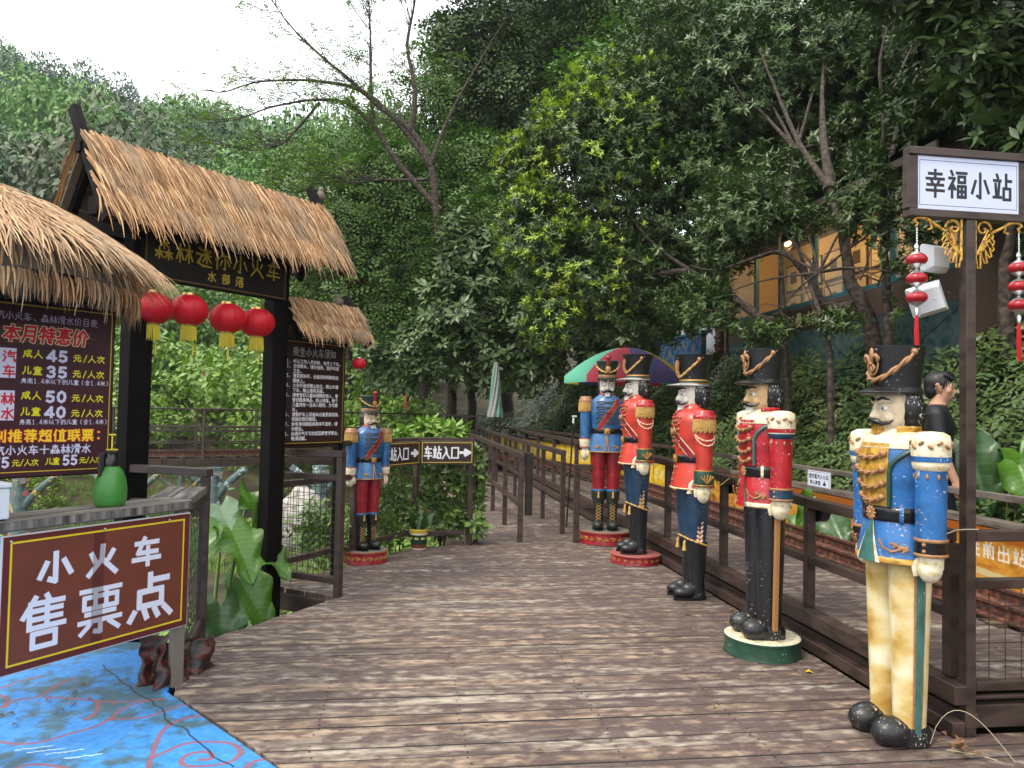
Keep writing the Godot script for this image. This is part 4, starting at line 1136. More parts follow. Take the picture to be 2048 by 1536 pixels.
func thatch_slope(r0: Vector3, r1: Vector3, down: Vector3, count: int, lean: float) -> Mb:   # blades laid in tiers from ridge to eave; down: ridge -> eave
	var b := Mb.new()
	var along := (r1 - r0).normalized()
	var L := down.length()
	var dn := down / L
	var nrm := along.cross(dn).normalized()
	if nrm.y < 0: nrm = -nrm
	for tier in 3:
		var t0: float = [0.52, 0.24, -0.03][tier]
		for k in int(count / 3.0):
			var s := rng.randf()
			var p := r0.lerp(r1, s) + dn * (L * (t0 + rng.randf_range(-0.07, 0.07))) + nrm * (0.012 + 0.014 * tier + rng.randf() * 0.012)
			var d := (dn + along * (lean + rng.randf_range(-0.16, 0.16)) + nrm * rng.randf_range(-0.02, 0.07)).normalized()
			strip(b, p, d, nrm, L * rng.randf_range(0.36, 0.52), rng.randf_range(0.008, 0.016), rng.randf_range(0.0, 0.05))
	# stray blades past the eave
	for k in int(count / 14.0):
		var p := r0.lerp(r1, rng.randf()) + dn * (L * rng.randf_range(0.6, 0.9)) + nrm * 0.02
		strip(b, p, (dn + along * (lean + rng.randf_range(-0.3, 0.3))).normalized(), nrm, L * rng.randf_range(0.2, 0.38), 0.012, 0.04, rng.randf_range(-0.05, 0.05))
	return b

func gable_roof(t: Node3D, r0: Vector3, r1: Vector3, front: Vector3, drop: float, count: int, boards: int) -> void:
	var back := Vector3(-front.x, 0, -front.z)
	var dn := Vector3(front.x, -drop, front.z)
	var along := (r1 - r0).normalized()
	# boards under the thatch, both slopes
	for side in [front, back]:
		var d := Vector3(side.x, -drop, side.z)
		var nrm := along.cross(d).normalized()
		if nrm.y < 0: nrm = -nrm
		for i in boards:
			var a := d * (float(i) + 0.5) / boards
			var m := Mb.new()
			var z := along
			var x := d.normalized()
			m.box((r0 + r1) / 2 + a + nrm * (0.004 * (i % 2) - 0.014), Vector3(d.length() / boards - 0.006, 0.016, (r1 - r0).length() - 0.05), Basis(x, z.cross(x), z), 0.003)
			put("roof_board", m, M.gate_timber if side == front else M.old_board, t)
	# crossing rafters at both ends
	for e in [r0 + along * 0.04, r1 - along * 0.04]:
		var m := Mb.new()
		m.beam(e - dn * 0.42 + Vector3(0, 0.02, 0), e + dn * 0.98 - Vector3(0, 0.035, 0), 0.055, 0.07, 0.006)
		put("rafter", m, M.gate_timber, t)
		var m2 := Mb.new()
		m2.beam(e + Vector3(0, -0.06, 0) + along * 0.058, e + Vector3(back.x, -drop - 0.035, back.z) * 0.98 + along * 0.058, 0.05, 0.07, 0.006)
		put("rafter", m2, M.gate_timber, t)
	var ridge := Mb.new()
	ridge.beam(r0 + Vector3.DOWN * 0.045, r1 + Vector3.DOWN * 0.045, 0.06, 0.07, 0.005)
	put("ridge_beam", ridge, M.gate_timber, t)
	var th := put("thatch", thatch_slope(r0, r1, dn, count, 0.22), M.straw, t)
	th.set_meta("kind", "stuff")
	var th2 := put("thatch", thatch_slope(r0, r1, Vector3(back.x, -drop, back.z) * 1.0, int(count * 0.25), 0.1), M.straw, t)
	th2.set_meta("kind", "stuff")

func board(t: Node3D, tl: Vector3, right: Vector3, h: float, thick: float, im: Image, m: Material, rough := 0.42) -> void:   # slab with a print on its front
	var dir := right.normalized()
	var nrm := dir.cross(Vector3.UP)
	var b := Mb.new()
	b.box(tl + right / 2 + Vector3.DOWN * h / 2 - nrm * (thick / 2 + 0.002), Vector3(right.length() + 0.012, h + 0.012, thick), Basis(dir, Vector3.UP, nrm), 0.003)
	put("board", b, m, t)
	print_sheet("print", im, tl, right, Vector3.DOWN * h, t, rough)

func make_gate() -> void:
	mat("old_board", lin(0.10, 0.08, 0.06), 0.8)
	var L := Vector3(-1.735, 0, -5.245)
	var R := Vector3(-1.005, 0, -6.14)
	var d := (R - L).normalized()
	var n := Vector3(-d.z, 0, d.x)
	if n.x < 0: n = -n
	var turn := atan2(d.x, d.z)
	var t := thing("thatched_gate", "dark timber gate with thatched gable roof and gold lettered beam", "gate")
	for p in [L, R]:
		post_at(t, p, ground_y(p.x, p.z) - 0.05, 2.6, 0.112, M.gate_timber, turn, "pillar")
		post_at(t, p + d * 0.09, ground_y(p.x, p.z) - 0.05, 2.55, 0.06, M.gate_timber, turn, "pillar_strut")
	var bm := Mb.new()
	bm.beam(L - d * 0.3 + Vector3.UP * 2.66, R + d * 0.3 + Vector3.UP * 2.66, 0.1, 0.12, 0.006)
	put("lintel", bm, M.gate_timber, t)
	bm = Mb.new()
	bm.beam(L - d * 0.3 + Vector3.UP * 2.5 - n * 0.2, R + d * 0.3 + Vector3.UP * 2.5 - n * 0.2, 0.07, 0.07, 0.006)
	put("wall_plate", bm, M.gate_timber, t)
	gable_roof(t, Vector3(-2.005, 3.05, -4.967), Vector3(-0.70, 3.05, -6.54), n * 0.30, 0.50, 3200, 4)
	# lettered beam
	var im := sheet(1120, 320, Color(0.075, 0.055, 0.06))
	frame_line(im, 14, 14, 1106, 306, 3.5, Color(0.55, 0.47, 0.20))
	write(im, "森林迷你小火车", 70, 62, 124, 128, 13, Color(0.62, 0.54, 0.16), 1.16, true)
	write(im, "水部落", 450, 208, 66, 70, 8, Color(0.66, 0.58, 0.20), 1.7)
	board(t, L - d * 0.0 + Vector3.UP * 2.592 + n * 0.085, (R - L) * 1.03, 0.335, 0.05, im, M.gate_timber)
	# rules board with its own little roof
	t = thing("rules_board", "dark brown rules board with white writing under a small thatched roof", "notice board")
	var q0 := Vector3(-0.957, 1.98, -6.295) 
	var q1 := Vector3(-0.51, 1.98, -6.786)
	var dd := (q1 - q0).normalized()
	var nn := Vector3(-dd.z, 0, dd.x)
	if nn.x < 0: nn = -nn
	im = sheet(620, 800, Color(0.145, 0.085, 0.085))
	frame_line(im, 10, 10, 609, 789, 4, Color(0.72, 0.62, 0.22))
	var wht := Color(0.84, 0.84, 0.86)
	write(im, "乘坐小火车须知", 96, 50, 56, 72, 6.5, Color(0.62, 0.62, 0.64), 1.1)
	var lines := ["1、听从工作人员安排，有序上下车。", "2、文明乘车，请勿喧闹，爱护环境", "　　卫生。", "3、请紧抓扶手，全程保持将脚放在", "　　踏板上。", "4、火车行驶后禁止站立，禁止中途", "　　下车，禁止摇晃车厢。", "5、请看管好儿童和照顾好老人，看", "　　管好随身物品，防止掉落。每个", "　　儿童须有一名成人陪同，方可乘", "　　车。", "6、请爱护车上设备和沿途景观设施，", "　　若损坏照价赔偿。", "7、如有身体缺陷或身体不适者，请", "　　勿乘坐。", "8、如遇天气不可抗拒因素暂停营业，", "　　敬请谅解。"]
	for i in lines.size():
		var s: String = lines[i]
		var x := 36.0
		if s.begins_with("　"):
			s = s.substr(2)
			x = 36 + 64
		else:
			write(im, s.substr(0, 2), 36, 146 + i * 37, 30, 31, 4.6, wht, 1.1)
			s = s.substr(2)
			x = 36 + 64
		write(im, s, x, 146 + i * 37, 31, 31, 4.4, wht, 1.055)
	board(t, q0, q1 - q0, 0.845, 0.03, im, M.gate_timber)
	for p in [q0 - nn * 0.05 - dd * 0.02, q1 - nn * 0.05]:
		post_at(t, p, -0.02, 2.06, 0.06, M.gate_timber, atan2(dd.x, dd.z))
	gable_roof(t, Vector3(-0.945, 2.27, -6.22) - nn * 0.02, Vector3(-0.42, 2.27, -6.86) - nn * 0.02, nn * 0.2, 0.27, 1000, 2)

	# red lanterns under the gate's beam
	var spots := [0.09, 0.33, 0.605, 0.835]
	var hang := [["red paper lantern half hidden behind the straw parasol's fringe"], ["red paper lantern hanging second from the straw parasol"], ["red paper lantern hanging second from the gate's far pillar"], ["red paper lantern hanging against the gate's far pillar"]]
	for i in 4:
		var p: Vector3 = L.lerp(R, spots[i]) + n * 0.03 + Vector3.UP * (2.07 + [0.0, 0.02, 0.0, -0.005][i])
		lantern(p, 0.119, hang[i][0], "red lanterns under the gate", [0.02, 0.03, -0.03, 0.0][i])
	lantern(Vector3(-0.384, 1.82, -6.71), 0.055, "small round red lantern hanging from the rules board's roof", "", 0.0, true)

	straw_parasol()

func lantern(p: Vector3, r: float, label: String, group: String, sway: float, small := false) -> void:
	var t := thing("red_lantern", label, "lantern", p, rng.randf() * 3.0, group)
	var b := Mb.new()
	var g := []
	var mid := []
	var n := 22
	for i in n + 1:                         # ribbed silk
		var a := PI * (0.13 + 0.74 * i / n)
		var rib := 1.0 - (0.04 if i % 2 else 0.0)
		var row := []
		for s in 24:
			var th := TAU * s / 24.0
			row.append(Vector3(sin(th), 0, cos(th)) * r * sin(a) * rib * 1.08 + Vector3(0, cos(a) * r * 0.92, 0))
		g.append(row)
		mid.append(Vector3(0, cos(a) * r * 0.92, 0))
	b.rows(g, true, mid)
	put("shade", b, M.lantern_red, t)
	if not small:
		var rib := Mb.new()
		for k in 8:
			var pts := []
			for i in 13:
				var a := PI * (0.13 + 0.74 * i / 12.0)
				pts.append(Vector3(sin(TAU * k / 8.0), 0, cos(TAU * k / 8.0)) * (r * sin(a) * 1.085) + Vector3(0, cos(a) * r * 0.92, 0))
			rib.tube(pts, 0.0022, 4, false)
		put("rib", rib, M.tassel_red, t)
	for s in [1, -1]:
		var c := Mb.new()
		c.loft([[s * r * 0.82, r * 0.42, r * 0.42], [s * r * 0.98, r * 0.40, r * 0.40]], 16)
		put("cap", c, M.brass if not small else M.silver, t)
	var cord := Mb.new()
	cord.tube([Vector3(0, r * 0.95, 0), Vector3(sway * 0.2, r * 0.95 + (0.10 if not small else 0.12), 0)], 0.002, 4)
	put("cord", cord, M.gloss_black, t)
	if not small:
		var fr := Mb.new()
		for k in 60:
			var a := TAU * k / 60.0
			var o := Vector3(sin(a), 0, cos(a)) * r * 0.40
			var l := rng.randf_range(0.085, 0.105)
			fr.tube([o + Vector3(0, -r * 0.95, 0), o * 1.02 + Vector3(rng.randf_range(-0.004, 0.004), -r * 0.95 - l, rng.randf_range(-0.004, 0.004))], 0.0028, 4, false)
		put("fringe", fr, M.tassel_yellow, t)
		var ts := Mb.new()
		ts.tube([Vector3(sway, -r * 0.95, 0.02), Vector3(sway, -r * 1.9, 0.02)], 0.0012, 4)
		ts.tube([Vector3(sway, -r * 1.9, 0.02), Vector3(sway, -r * 2.05, 0.02), Vector3(sway, -r * 2.6, 0.02)], [0.004, 0.007, 0.006], 6)
		put("tassel", ts, M.tassel_yellow, t)

func straw_parasol() -> void:
	var c := Vector3(-2.10, 0, -3.96)
	var t := thing("straw_parasol", "round straw parasol with ragged fringe over the price list", "parasol", c)
	var pole := Mb.new()
	pole.tube([Vector3(0, -0.02, 0), Vector3(0, 2.4, 0)], 0.035, 10)
	put("pole", pole, M.brown_steel, t)
	var ring := Mb.new()
	var ribs := []
	for k in 8:
		var a := TAU * k / 8.0 + 0.2
		var a2 := TAU * (k + 1) / 8.0 + 0.2
		var p := Vector3(sin(a) * 0.76, 1.995, cos(a) * 0.76)
		ring.tube([p, Vector3(sin(a2) * 0.76, 1.995, cos(a2) * 0.76)], 0.008, 6)
		ribs.append([Vector3(0, 2.36, 0), p])
	put("ring", ring, M.dark_steel, t)
	for r in ribs:
		var m := Mb.new()
		m.tube([r[0], r[1]], 0.009, 6)
		put("rib", m, M.dark_steel, t)
	# canopy under the straw
	var cv := Mb.new()
	cv.loft([[2.0, 0.76, 0.76], [2.12, 0.70, 0.70], [2.29, 0.42, 0.42], [2.37, 0.05, 0.05]], 24, 0)
	put("lining", cv, M.old_board, t)
	var b := Mb.new()
	for tier in 4:
		var ra: float = [0.66, 0.48, 0.28, 0.06][tier]
		var cnt: int = [1500, 1250, 850, 320][tier]
		for k in cnt:
			var a := rng.randf() * TAU
			var r := maxf(ra + rng.randf_range(-0.09, 0.09), 0.01)
			var o := Vector3(sin(a), 0, cos(a))
			var y := 2.44 - 0.31 * pow(r / 0.80, 1.6) + 0.012 * tier
			var d := (o - Vector3.UP * (0.2 + 0.55 * r) + Vector3(o.z, 0, -o.x) * rng.randf_range(-0.35, 0.35)).normalized()
			strip(b, o * r + Vector3.UP * (y + rng.randf() * 0.025), d, (o * 0.5 + Vector3.UP).normalized(), rng.randf_range(0.20, 0.31), rng.randf_range(0.006, 0.012), rng.randf_range(0.0, 0.07), rng.randf_range(-0.03, 0.03))
	for k in 900:                            # short blades over the ring
		var a := rng.randf() * TAU
		var o := Vector3(sin(a), 0, cos(a))
		strip(b, o * rng.randf_range(0.66, 0.75) + Vector3.UP * rng.randf_range(2.08, 2.14), (o * 0.45 + Vector3.DOWN + Vector3(o.z, 0, -o.x) * rng.randf_range(-0.2, 0.2)).normalized(), o, rng.randf_range(0.10, 0.16), rng.randf_range(0.008, 0.014), 0.0)
	for i in b.c.size():
		var q := b.c[i]
		b.c[i] = q.lerp(Color(0.62, 0.50, 0.36), 0.35)
	var th := put("thatch", b, M.straw, t)
	th.set_meta("kind", "stuff")
	# lower fringe hanging from the ring
	b = Mb.new()
	for k in 1500:
		var a := rng.randf() * TAU
		var o := Vector3(sin(a), 0, cos(a))
		strip(b, o * rng.randf_range(0.70, 0.77) + Vector3.UP * 1.995, (Vector3.DOWN + o * 0.12 + Vector3(o.z, 0, -o.x) * rng.randf_range(-0.15, 0.15)).normalized(), o, rng.randf_range(0.08, 0.14) + (0.05 if rng.randf() < 0.1 else 0.0), rng.randf_range(0.007, 0.014), 0.0)
	th = put("fringe", b, M.straw, t)
	th.set_meta("kind", "stuff")

func make_boards() -> void:
	# price list
	var tr := Vector3(-1.466, 1.905, -4.155)
	var dir := Vector3(0.686, 0, -0.727)
	var t := thing("price_list", "maroon price list with yellow and white writing below the straw parasol", "notice board")
	var im := sheet(600, 624, Color(0.235, 0.10, 0.135))
	frame_line(im, 9, 9, 590, 607, 3.5, Color(0.80, 0.70, 0.18))
	var w := Color(0.80, 0.80, 0.90)
	var y := Color(0.88, 0.84, 0.16)
	var red := Color(0.78, 0.10, 0.16)
	write(im, "蒸汽小火车、森林滑水价目表", 158, 36, 26, 30, 3.0, Color(0.70, 0.66, 0.72), 1.12)
	for k in 14:
		var a := TAU * k / 14.0
		stroke(im, Vector2(358, 112), Vector2(358 + cos(a) * 178, 112 + sin(a) * 42), 22, 2, Color(0.33, 0.21, 0.16))
	write(im, "本月特惠价", 212, 82, 52, 60, 15, Color(0.84, 0.80, 0.66), 1.13, false, 0.12)
	write(im, "本月特惠价", 212, 82, 52, 60, 8.5, red, 1.13, false, 0.12)
	for q in [[163, 222, "45", "35", "蒸汽", "火车"], [313, 370, "50", "40", "森林", "滑水"]]:
		im.fill_rect(Rect2i(120, q[0] + 4, 136, 106), Color(0.80, 0.80, 0.88))
		write(im, q[4], 160, q[0] + 12, 42, 42, 5.5, red, 1.28)
		write(im, q[5], 160, q[0] + 64, 42, 42, 5.5, red, 1.28)
		write(im, "成人", 277, q[0] + 5, 30, 30, 4.4, y, 1.2)
		write(im, q[2], 355, q[0] + 2, 62, 42, 10, w, 1.02)
		write(im, "元", 450, q[0] + 12, 29, 28, 4, y, 1.1)
		write(im, "/", 486, q[0] + 12, 24, 28, 4, y)
		write(im, "人次", 504, q[0] + 12, 29, 28, 4, y, 1.14)
		write(im, "儿童", 277, q[1] + 6, 30, 30, 4.4, y, 1.2)
		write(im, q[3], 355, q[1] + 2, 62, 42, 10, w, 1.02)
		write(im, "元", 450, q[1] + 12, 29, 28, 4, y, 1.1)
		write(im, "/", 486, q[1] + 12, 24, 28, 4, y)
		write(im, "人次", 504, q[1] + 12, 29, 28, 4, y, 1.14)
		write(im, "身高1.4米以下的儿童（含1.4米）", 274, q[1] + 49, 18.5, 19, 2.3, w, 1.1)
	write(im, "特别推荐超值联票：", 140, 456, 44, 44, 10.5, red, 1.14)
	write(im, "特别推荐超值联票：", 140, 456, 44, 44, 6, Color(0.95, 0.82, 0.15), 1.14)
	write(im, "蒸汽小火车十森林滑水", 160, 512, 33, 34, 4.6, w, 1.12)
	write(im, "成人", 126, 560, 26, 26, 3.5, y, 1.1)
	write(im, "75", 192, 552, 46, 38, 8, w, 1.0)
	write(im, "元/人次", 256, 562, 24, 25, 3.2, y, 1.0)
	write(im, "儿童", 366, 560, 25, 26, 3.4, y, 1.0)
	write(im, "55", 424, 552, 46, 38, 8, w, 1.0)
	write(im, "元/人次", 486, 562, 23, 24, 3.2, y, 1.0)
	board(t, tr - dir * 0.78, dir * 0.78, 0.81, 0.02, im, M.gate_timber)
	for s in [0.06, 0.72]:
		var hk := Mb.new()
		hk.tube([tr - dir * s + Vector3(-0.012, -0.02, -0.012), tr - dir * s + Vector3(-0.012, 0.10, -0.012)], 0.003, 5)
		put("hook", hk, M.dark_steel, t)

	# ticket counter
	var C := Vector3(-1.09, 0, -4.235)
	var cd := Vector3(0.585, 0, -0.811)
	var n := Vector3(0.811, 0, 0.585)
	var A := C - cd * 1.75
	var D := Vector3(-1.187, 0, -4.944)
	t = thing("ticket_counter", "ticket counter with weathered timber top and steel mesh sides", "counter")
	var up := Vector3.UP
	for q in [[A, C, 0.10], [A - n * 0.115, C - n * 0.115, 0.10]]:
		var b := Mb.new()
		b.beam(q[0] + up * 0.925 - n * 0.03, q[1] + up * 0.925 - n * 0.03, 0.11, 0.05, 0.008)
		for i in b.t.size(): b.t[i] = Vector2(b.t[i].y, b.t[i].x)
		put("top_plank", b, M.grey_timber, t)
	for s in [0.0, 0.115]:
		var b := Mb.new()
		var o := Vector3(-0.07 - s, 0, 0)
		b.beam(C + o + Vector3(-0.0, 0.926, -0.10), D + o + Vector3(0.04, 0.926, 0.06), 0.11, 0.048, 0.008)
		for i in b.t.size(): b.t[i] = Vector2(b.t[i].y, b.t[i].x)
		put("top_plank", b, M.grey_timber, t)
	post_at(t, C - cd * 0.03 - n * 0.03, -0.01, 0.90, 0.062, M.timber_leg if M.has("timber_leg") else mat("timber_leg", lin(0.14, 0.115, 0.09), 0.7), 0.6, "leg")
	post_at(t, A - n * 0.03, -0.01, 0.90, 0.06, M.brown_steel, 0.6, "leg")
	post_at(t, D, -0.02, 1.035, 0.055, M.brown_steel, 0.1)
	var Lp := Vector3(-1.70, 0, -5.21)
	bars("rail", t, [[Lp + up * 1.03, D + up * 1.03 + Vector3(0.03, 0.0, 0.02), 0.06, 0.05], [Lp + up * 0.82, D + up * 0.82 - Vector3(0.03, 0, 0.02), 0.045, 0.045], [C + up * 0.14 + Vector3(-0.02, 0, -0.06), D + up * 0.14 + Vector3(0, 0, 0.03), 0.035, 0.04], [C + up * 0.88 + Vector3(-0.02, 0, -0.06), D + up * 0.88 + Vector3(0, 0, 0.03), 0.035, 0.04]], M.brown_steel)
	wires(t, C + Vector3(-0.02, 0, -0.06), D + Vector3(0, 0, 0.03), 0.16, 0.86, 0.06, 0.0025)
	wires(t, Lp, D - Vector3(0.03, 0, 0.02), 0.1, 0.80, 0.06, 0.0022)
	# sign board on its front
	t = thing("ticket_sign", "brown ticket office sign with taped white characters on the counter front", "sign")
	im = sheet(728, 456, Color(0.42, 0.20, 0.14))
	var nb := noise_bytes(728, 456, 401, 0.006, 4, 2.0)
	for yy in 456:
		for xx in 728:
			var k := 0.92 + nb[yy * 728 + xx] / 1700.0
			var edge: bool = xx < 22 or xx > 704 or yy < 18 or yy > 434
			var c := Color(0.36, 0.125, 0.115) if edge else Color(0.415, 0.205, 0.145)
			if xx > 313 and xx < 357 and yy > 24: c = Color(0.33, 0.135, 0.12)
			im.set_pixel(xx, yy, Color(c.r * k, c.g * k, c.b * k))
	frame_line(im, 26, 22, 700, 430, 7, Color(0.86, 0.76, 0.14))
	var tape := Color(0.84, 0.85, 0.90)
	write(im, "小", 116, 72, 122, 108, 20, tape)
	write(im, "火", 288, 72, 124, 110, 20, tape)
	write(im, "车", 470, 70, 126, 110, 19, tape)
	write(im, "售", 66, 216, 156, 178, 19, tape)
	write(im, "票", 262, 222, 176, 170, 18, tape)
	write(im, "点", 462, 214, 190, 176, 24, tape)
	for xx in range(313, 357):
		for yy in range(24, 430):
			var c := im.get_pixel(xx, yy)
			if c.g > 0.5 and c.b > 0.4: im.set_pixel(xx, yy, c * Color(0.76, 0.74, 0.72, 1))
	var nrm := cd.cross(Vector3.UP)
	board(t, Vector3(-1.636, 0.878, -3.478) + n * 0.012, cd * 0.925, 0.572, 0.014, im, M.white_metal, 0.5)
	# screws
	for q in [[0.03, 0.02], [0.45, 0.02], [0.80, 0.02]]:
		var sb := Mb.new()
		sb.ball(Vector3(-1.636, 0.878 - q[1], -3.478) + n * 0.014 + cd * q[0], Vector3.ONE * 0.006, 8, 5)
		put("screw", sb, M.silver, t)

	# painted concrete
	var poly := [Vector3(-4.5, 0, -1.4), Vector3(0.86, 0, -1.4), Vector3(-0.475, 0, -3.245), Vector3(-1.145, 0, -4.13), Vector3(-1.22, 0, -4.95), Vector3(-4.5, 0, -5.3)]
	var S := 1024
	var a1 := noise_bytes(S, S, 411, 0.006, 5)
	var a2 := noise_bytes(S, S, 412, 0.03, 5)
	var a3 := noise_bytes(S, S, 413, 0.09, 3)
	var ci := sheet(S, S, Color.BLACK)
	for yy in S:
		var wz := -5.3 + 3.9 * yy / S
		for xx in S:
			var i := yy * S + xx
			var wx := -2.9 + 3.9 * xx / S
			# dirt lies thickest along the counter, as in the photograph
			var dirt := clampf((a1[i] - 142) / 75.0 + (a2[i] - 128) / 110.0 + clampf((-wz - 3.55 - maxf(0.0, (wx + 1.15)) * 1.3) * 1.0, -0.5, 0.45), 0.0, 1.0)
			var k := 0.9 + a3[i] / 1300.0
			var c := Color(0.155, 0.49, 0.80).lerp(Color(0.34, 0.58, 0.80), a2[(i + 5000) % (S * S)] / 255.0 * 0.7).lerp(Color(0.25, 0.33, 0.33), dirt * 0.8)
			ci.set_pixel(xx, yy, Color(c.r * k, c.g * k, c.b * k))
	var px := func(q): return Vector2((q[0] + 2.9) / 3.9 * S, (q[1] + 5.3) / 3.9 * S)
	var swirls := [[[-1.66, -3.59], [-1.57, -3.56], [-1.48, -3.58], [-1.41, -3.65], [-1.33, -3.72], [-1.3, -3.8], [-1.28, -3.92], [-1.21, -4.01], [-1.13, -4.03]], [[-1.3, -3.8], [-1.18, -3.8], [-1.12, -3.83], [-1.06, -3.9], [-1.0, -3.96]], [[-0.93, -3.1], [-0.97, -3.28], [-1.0, -3.45], [-1.02, -3.6], [-1.01, -3.71], [-0.96, -3.78], [-0.88, -3.8]],
		[[-0.98, -3.38], [-0.94, -3.44], [-0.89, -3.5], [-0.81, -3.51], [-0.71, -3.49], [-0.65, -3.43], [-0.64, -3.36], [-0.67, -3.3], [-0.75, -3.28], [-0.83, -3.29], [-0.86, -3.34], [-0.84, -3.4], [-0.78, -3.41], [-0.75, -3.38], [-0.75, -3.34], [-0.79, -3.34]], [[-1.85, -3.99], [-1.82, -4.07], [-1.74, -4.12], [-1.72, -4.27], [-1.68, -4.38]], [[-1.98, -4.24], [-1.93, -4.35], [-1.85, -4.42]],
		[[-1.72, -4.11], [-1.59, -4.08], [-1.46, -4.04], [-1.41, -3.97], [-1.39, -3.86], [-1.41, -3.8]], [[-1.46, -4.04], [-1.34, -4.01], [-1.2, -4.02]], [[-1.48, -3.34], [-1.43, -3.36], [-1.35, -3.34], [-1.28, -3.31]], [[-0.62, -3.15], [-0.59, -3.24], [-0.57, -3.3], [-0.52, -3.32]], [[-1.93, -4.15], [-1.86, -4.08], [-1.83, -3.98]], [[-2.1, -3.2], [-1.9, -3.35], [-1.66, -3.59]]]
	for s in swirls:
		for i in s.size() - 1:
			var p0: Vector2 = px.call(s[maxi(i - 1, 0)])
			var p1: Vector2 = px.call(s[i])
			var p2: Vector2 = px.call(s[i + 1])
			var p3: Vector2 = px.call(s[mini(i + 2, s.size() - 1)])
			for j in 5:
				stroke(ci, p1.cubic_interpolate(p2, p0, p3, j / 5.0), p1.cubic_interpolate(p2, p0, p3, (j + 1) / 5.0), 2.6, 2.6, Color(0.60, 0.31, 0.33, 0.7), 0.4)
	var crack := [[-1.61, -4.58], [-1.47, -4.38], [-1.35, -4.22], [-1.24, -4.07], [-1.15, -3.95], [-1.07, -3.84], [-1.0, -3.71], [-0.92, -3.65], [-0.85, -3.53], [-0.77, -3.42], [-0.7, -3.32], [-0.64, -3.26]]
	for i in crack.size() - 1:
		var p0: Vector2 = px.call(crack[i])
		var p1: Vector2 = px.call(crack[i + 1])
		var m := (p0 + p1) / 2 + Vector2(rng.randf_range(-6, 6), rng.randf_range(-6, 6))
		stroke(ci, p0, m, 0.9, 0.7, Color(0.06, 0.07, 0.07, 0.9)); stroke(ci, m, p1, 0.7, 0.9, Color(0.06, 0.07, 0.07, 0.9))
	for q in [[-1.5, -3.47], [-1.42, -3.45], [-1.33, -3.4], [-1.56, -3.5]]:
		var p0: Vector2 = px.call(q)
		for k in 6: stroke(ci, p0 + Vector2(k * 6, -k * 1.5 + rng.randf_range(-2, 2)), p0 + Vector2(k * 6 + 5, -k * 1.5 - 1), 1.2, 0.8, Color(0.86, 0.89, 0.92, 0.9))
	var cb := Mb.new()
	var top := []
	var uvs := []
	for p in poly:
		top.append(p + up * -0.004)
		uvs.append(Vector2((p.x + 2.9) / 3.9, (p.z + 5.3) / 3.9))
	cb.face(top, up, uvs)
	for i in poly.size():
		var p: Vector3 = poly[i] - up * 0.004
		var q: Vector3 = poly[(i + 1) % poly.size()] - up * 0.004
		cb.face([p, q, q + Vector3.DOWN * 1.0, p + Vector3.DOWN * 1.0], (p + q) / 2 - Vector3(-2.2, 0, -3.2), [Vector2.ZERO, Vector2.ZERO, Vector2.ZERO, Vector2.ZERO])
	var cm := mat("painted_concrete", Color(1, 1, 1), 0.6, {"albedo_texture": tex(ci), "heightmap_enabled": true, "heightmap_texture": tex(ramp_image(S, S, a3, [[0, Color.BLACK], [1, Color.WHITE]])), "heightmap_scale": 0.15})
	tag(put("pavement", cb, cm), "", "", "", "structure")

# ---------------------------------------------------------------- nutcracker soldiers (front looks along +z, feet at y = 0)
const TORSO := [[1.03, 0.150, 0.120], [1.12, 0.160, 0.130], [1.22, 0.176, 0.144], [1.29, 0.178, 0.142], [1.335, 0.160, 0.128], [1.375, 0.112, 0.098], [1.405, 0.072, 0.072]]
const SKIRT := [[0.80, 0.188, 0.158], [0.86, 0.181, 0.150], [0.93, 0.166, 0.137], [1.00, 0.150, 0.121]]
const HAT := [[1.565, 0.098, 0.102], [1.60, 0.100, 0.104], [1.68, 0.108, 0.113], [1.775, 0.122, 0.128]]

func on_loft(rings: Array, y: float, a: float, grow := 0.0) -> Vector3:
	for i in rings.size() - 1:
		var r: Array = rings[i]
		var q: Array = rings[i + 1]
		if y <= q[0] or i == rings.size() - 2:
			var t := clampf((y - r[0]) / (q[0] - r[0]), 0.0, 1.0)
			return Vector3(sin(a) * (lerpf(r[1], q[1], t) + grow), y, cos(a) * (lerpf(r[2], q[2], t) + grow))
	return Vector3.ZERO

func band(rings: Array, y0: float, y1: float, grow: float, a0 := 0.0, a1 := TAU, n := 24) -> Mb:   # a band laid round a loft, with closed edges
	var b := Mb.new()
	var full := absf(a1 - a0 - TAU) < 0.01
	var g := []
	var mid := []
	var k := 3
	for q in [[0.0, -0.012], [0.0, grow]]:
		g.append([]); mid.append(Vector3(0, y0, 0))
		for s in n + 1: g[-1].append(on_loft(rings, y0, a0 + (a1 - a0) * s / n, q[1]))
	for j in range(1, k):
		var y := lerpf(y0, y1, float(j) / k)
		g.append([]); mid.append(Vector3(0, y, 0))
		for s in n + 1: g[-1].append(on_loft(rings, y, a0 + (a1 - a0) * s / n, grow))
	for q in [[0.0, grow], [0.0, -0.012]]:
		g.append([]); mid.append(Vector3(0, y1, 0))
		for s in n + 1: g[-1].append(on_loft(rings, y1, a0 + (a1 - a0) * s / n, q[1]))
	b.rows(g, false, mid)
	return b

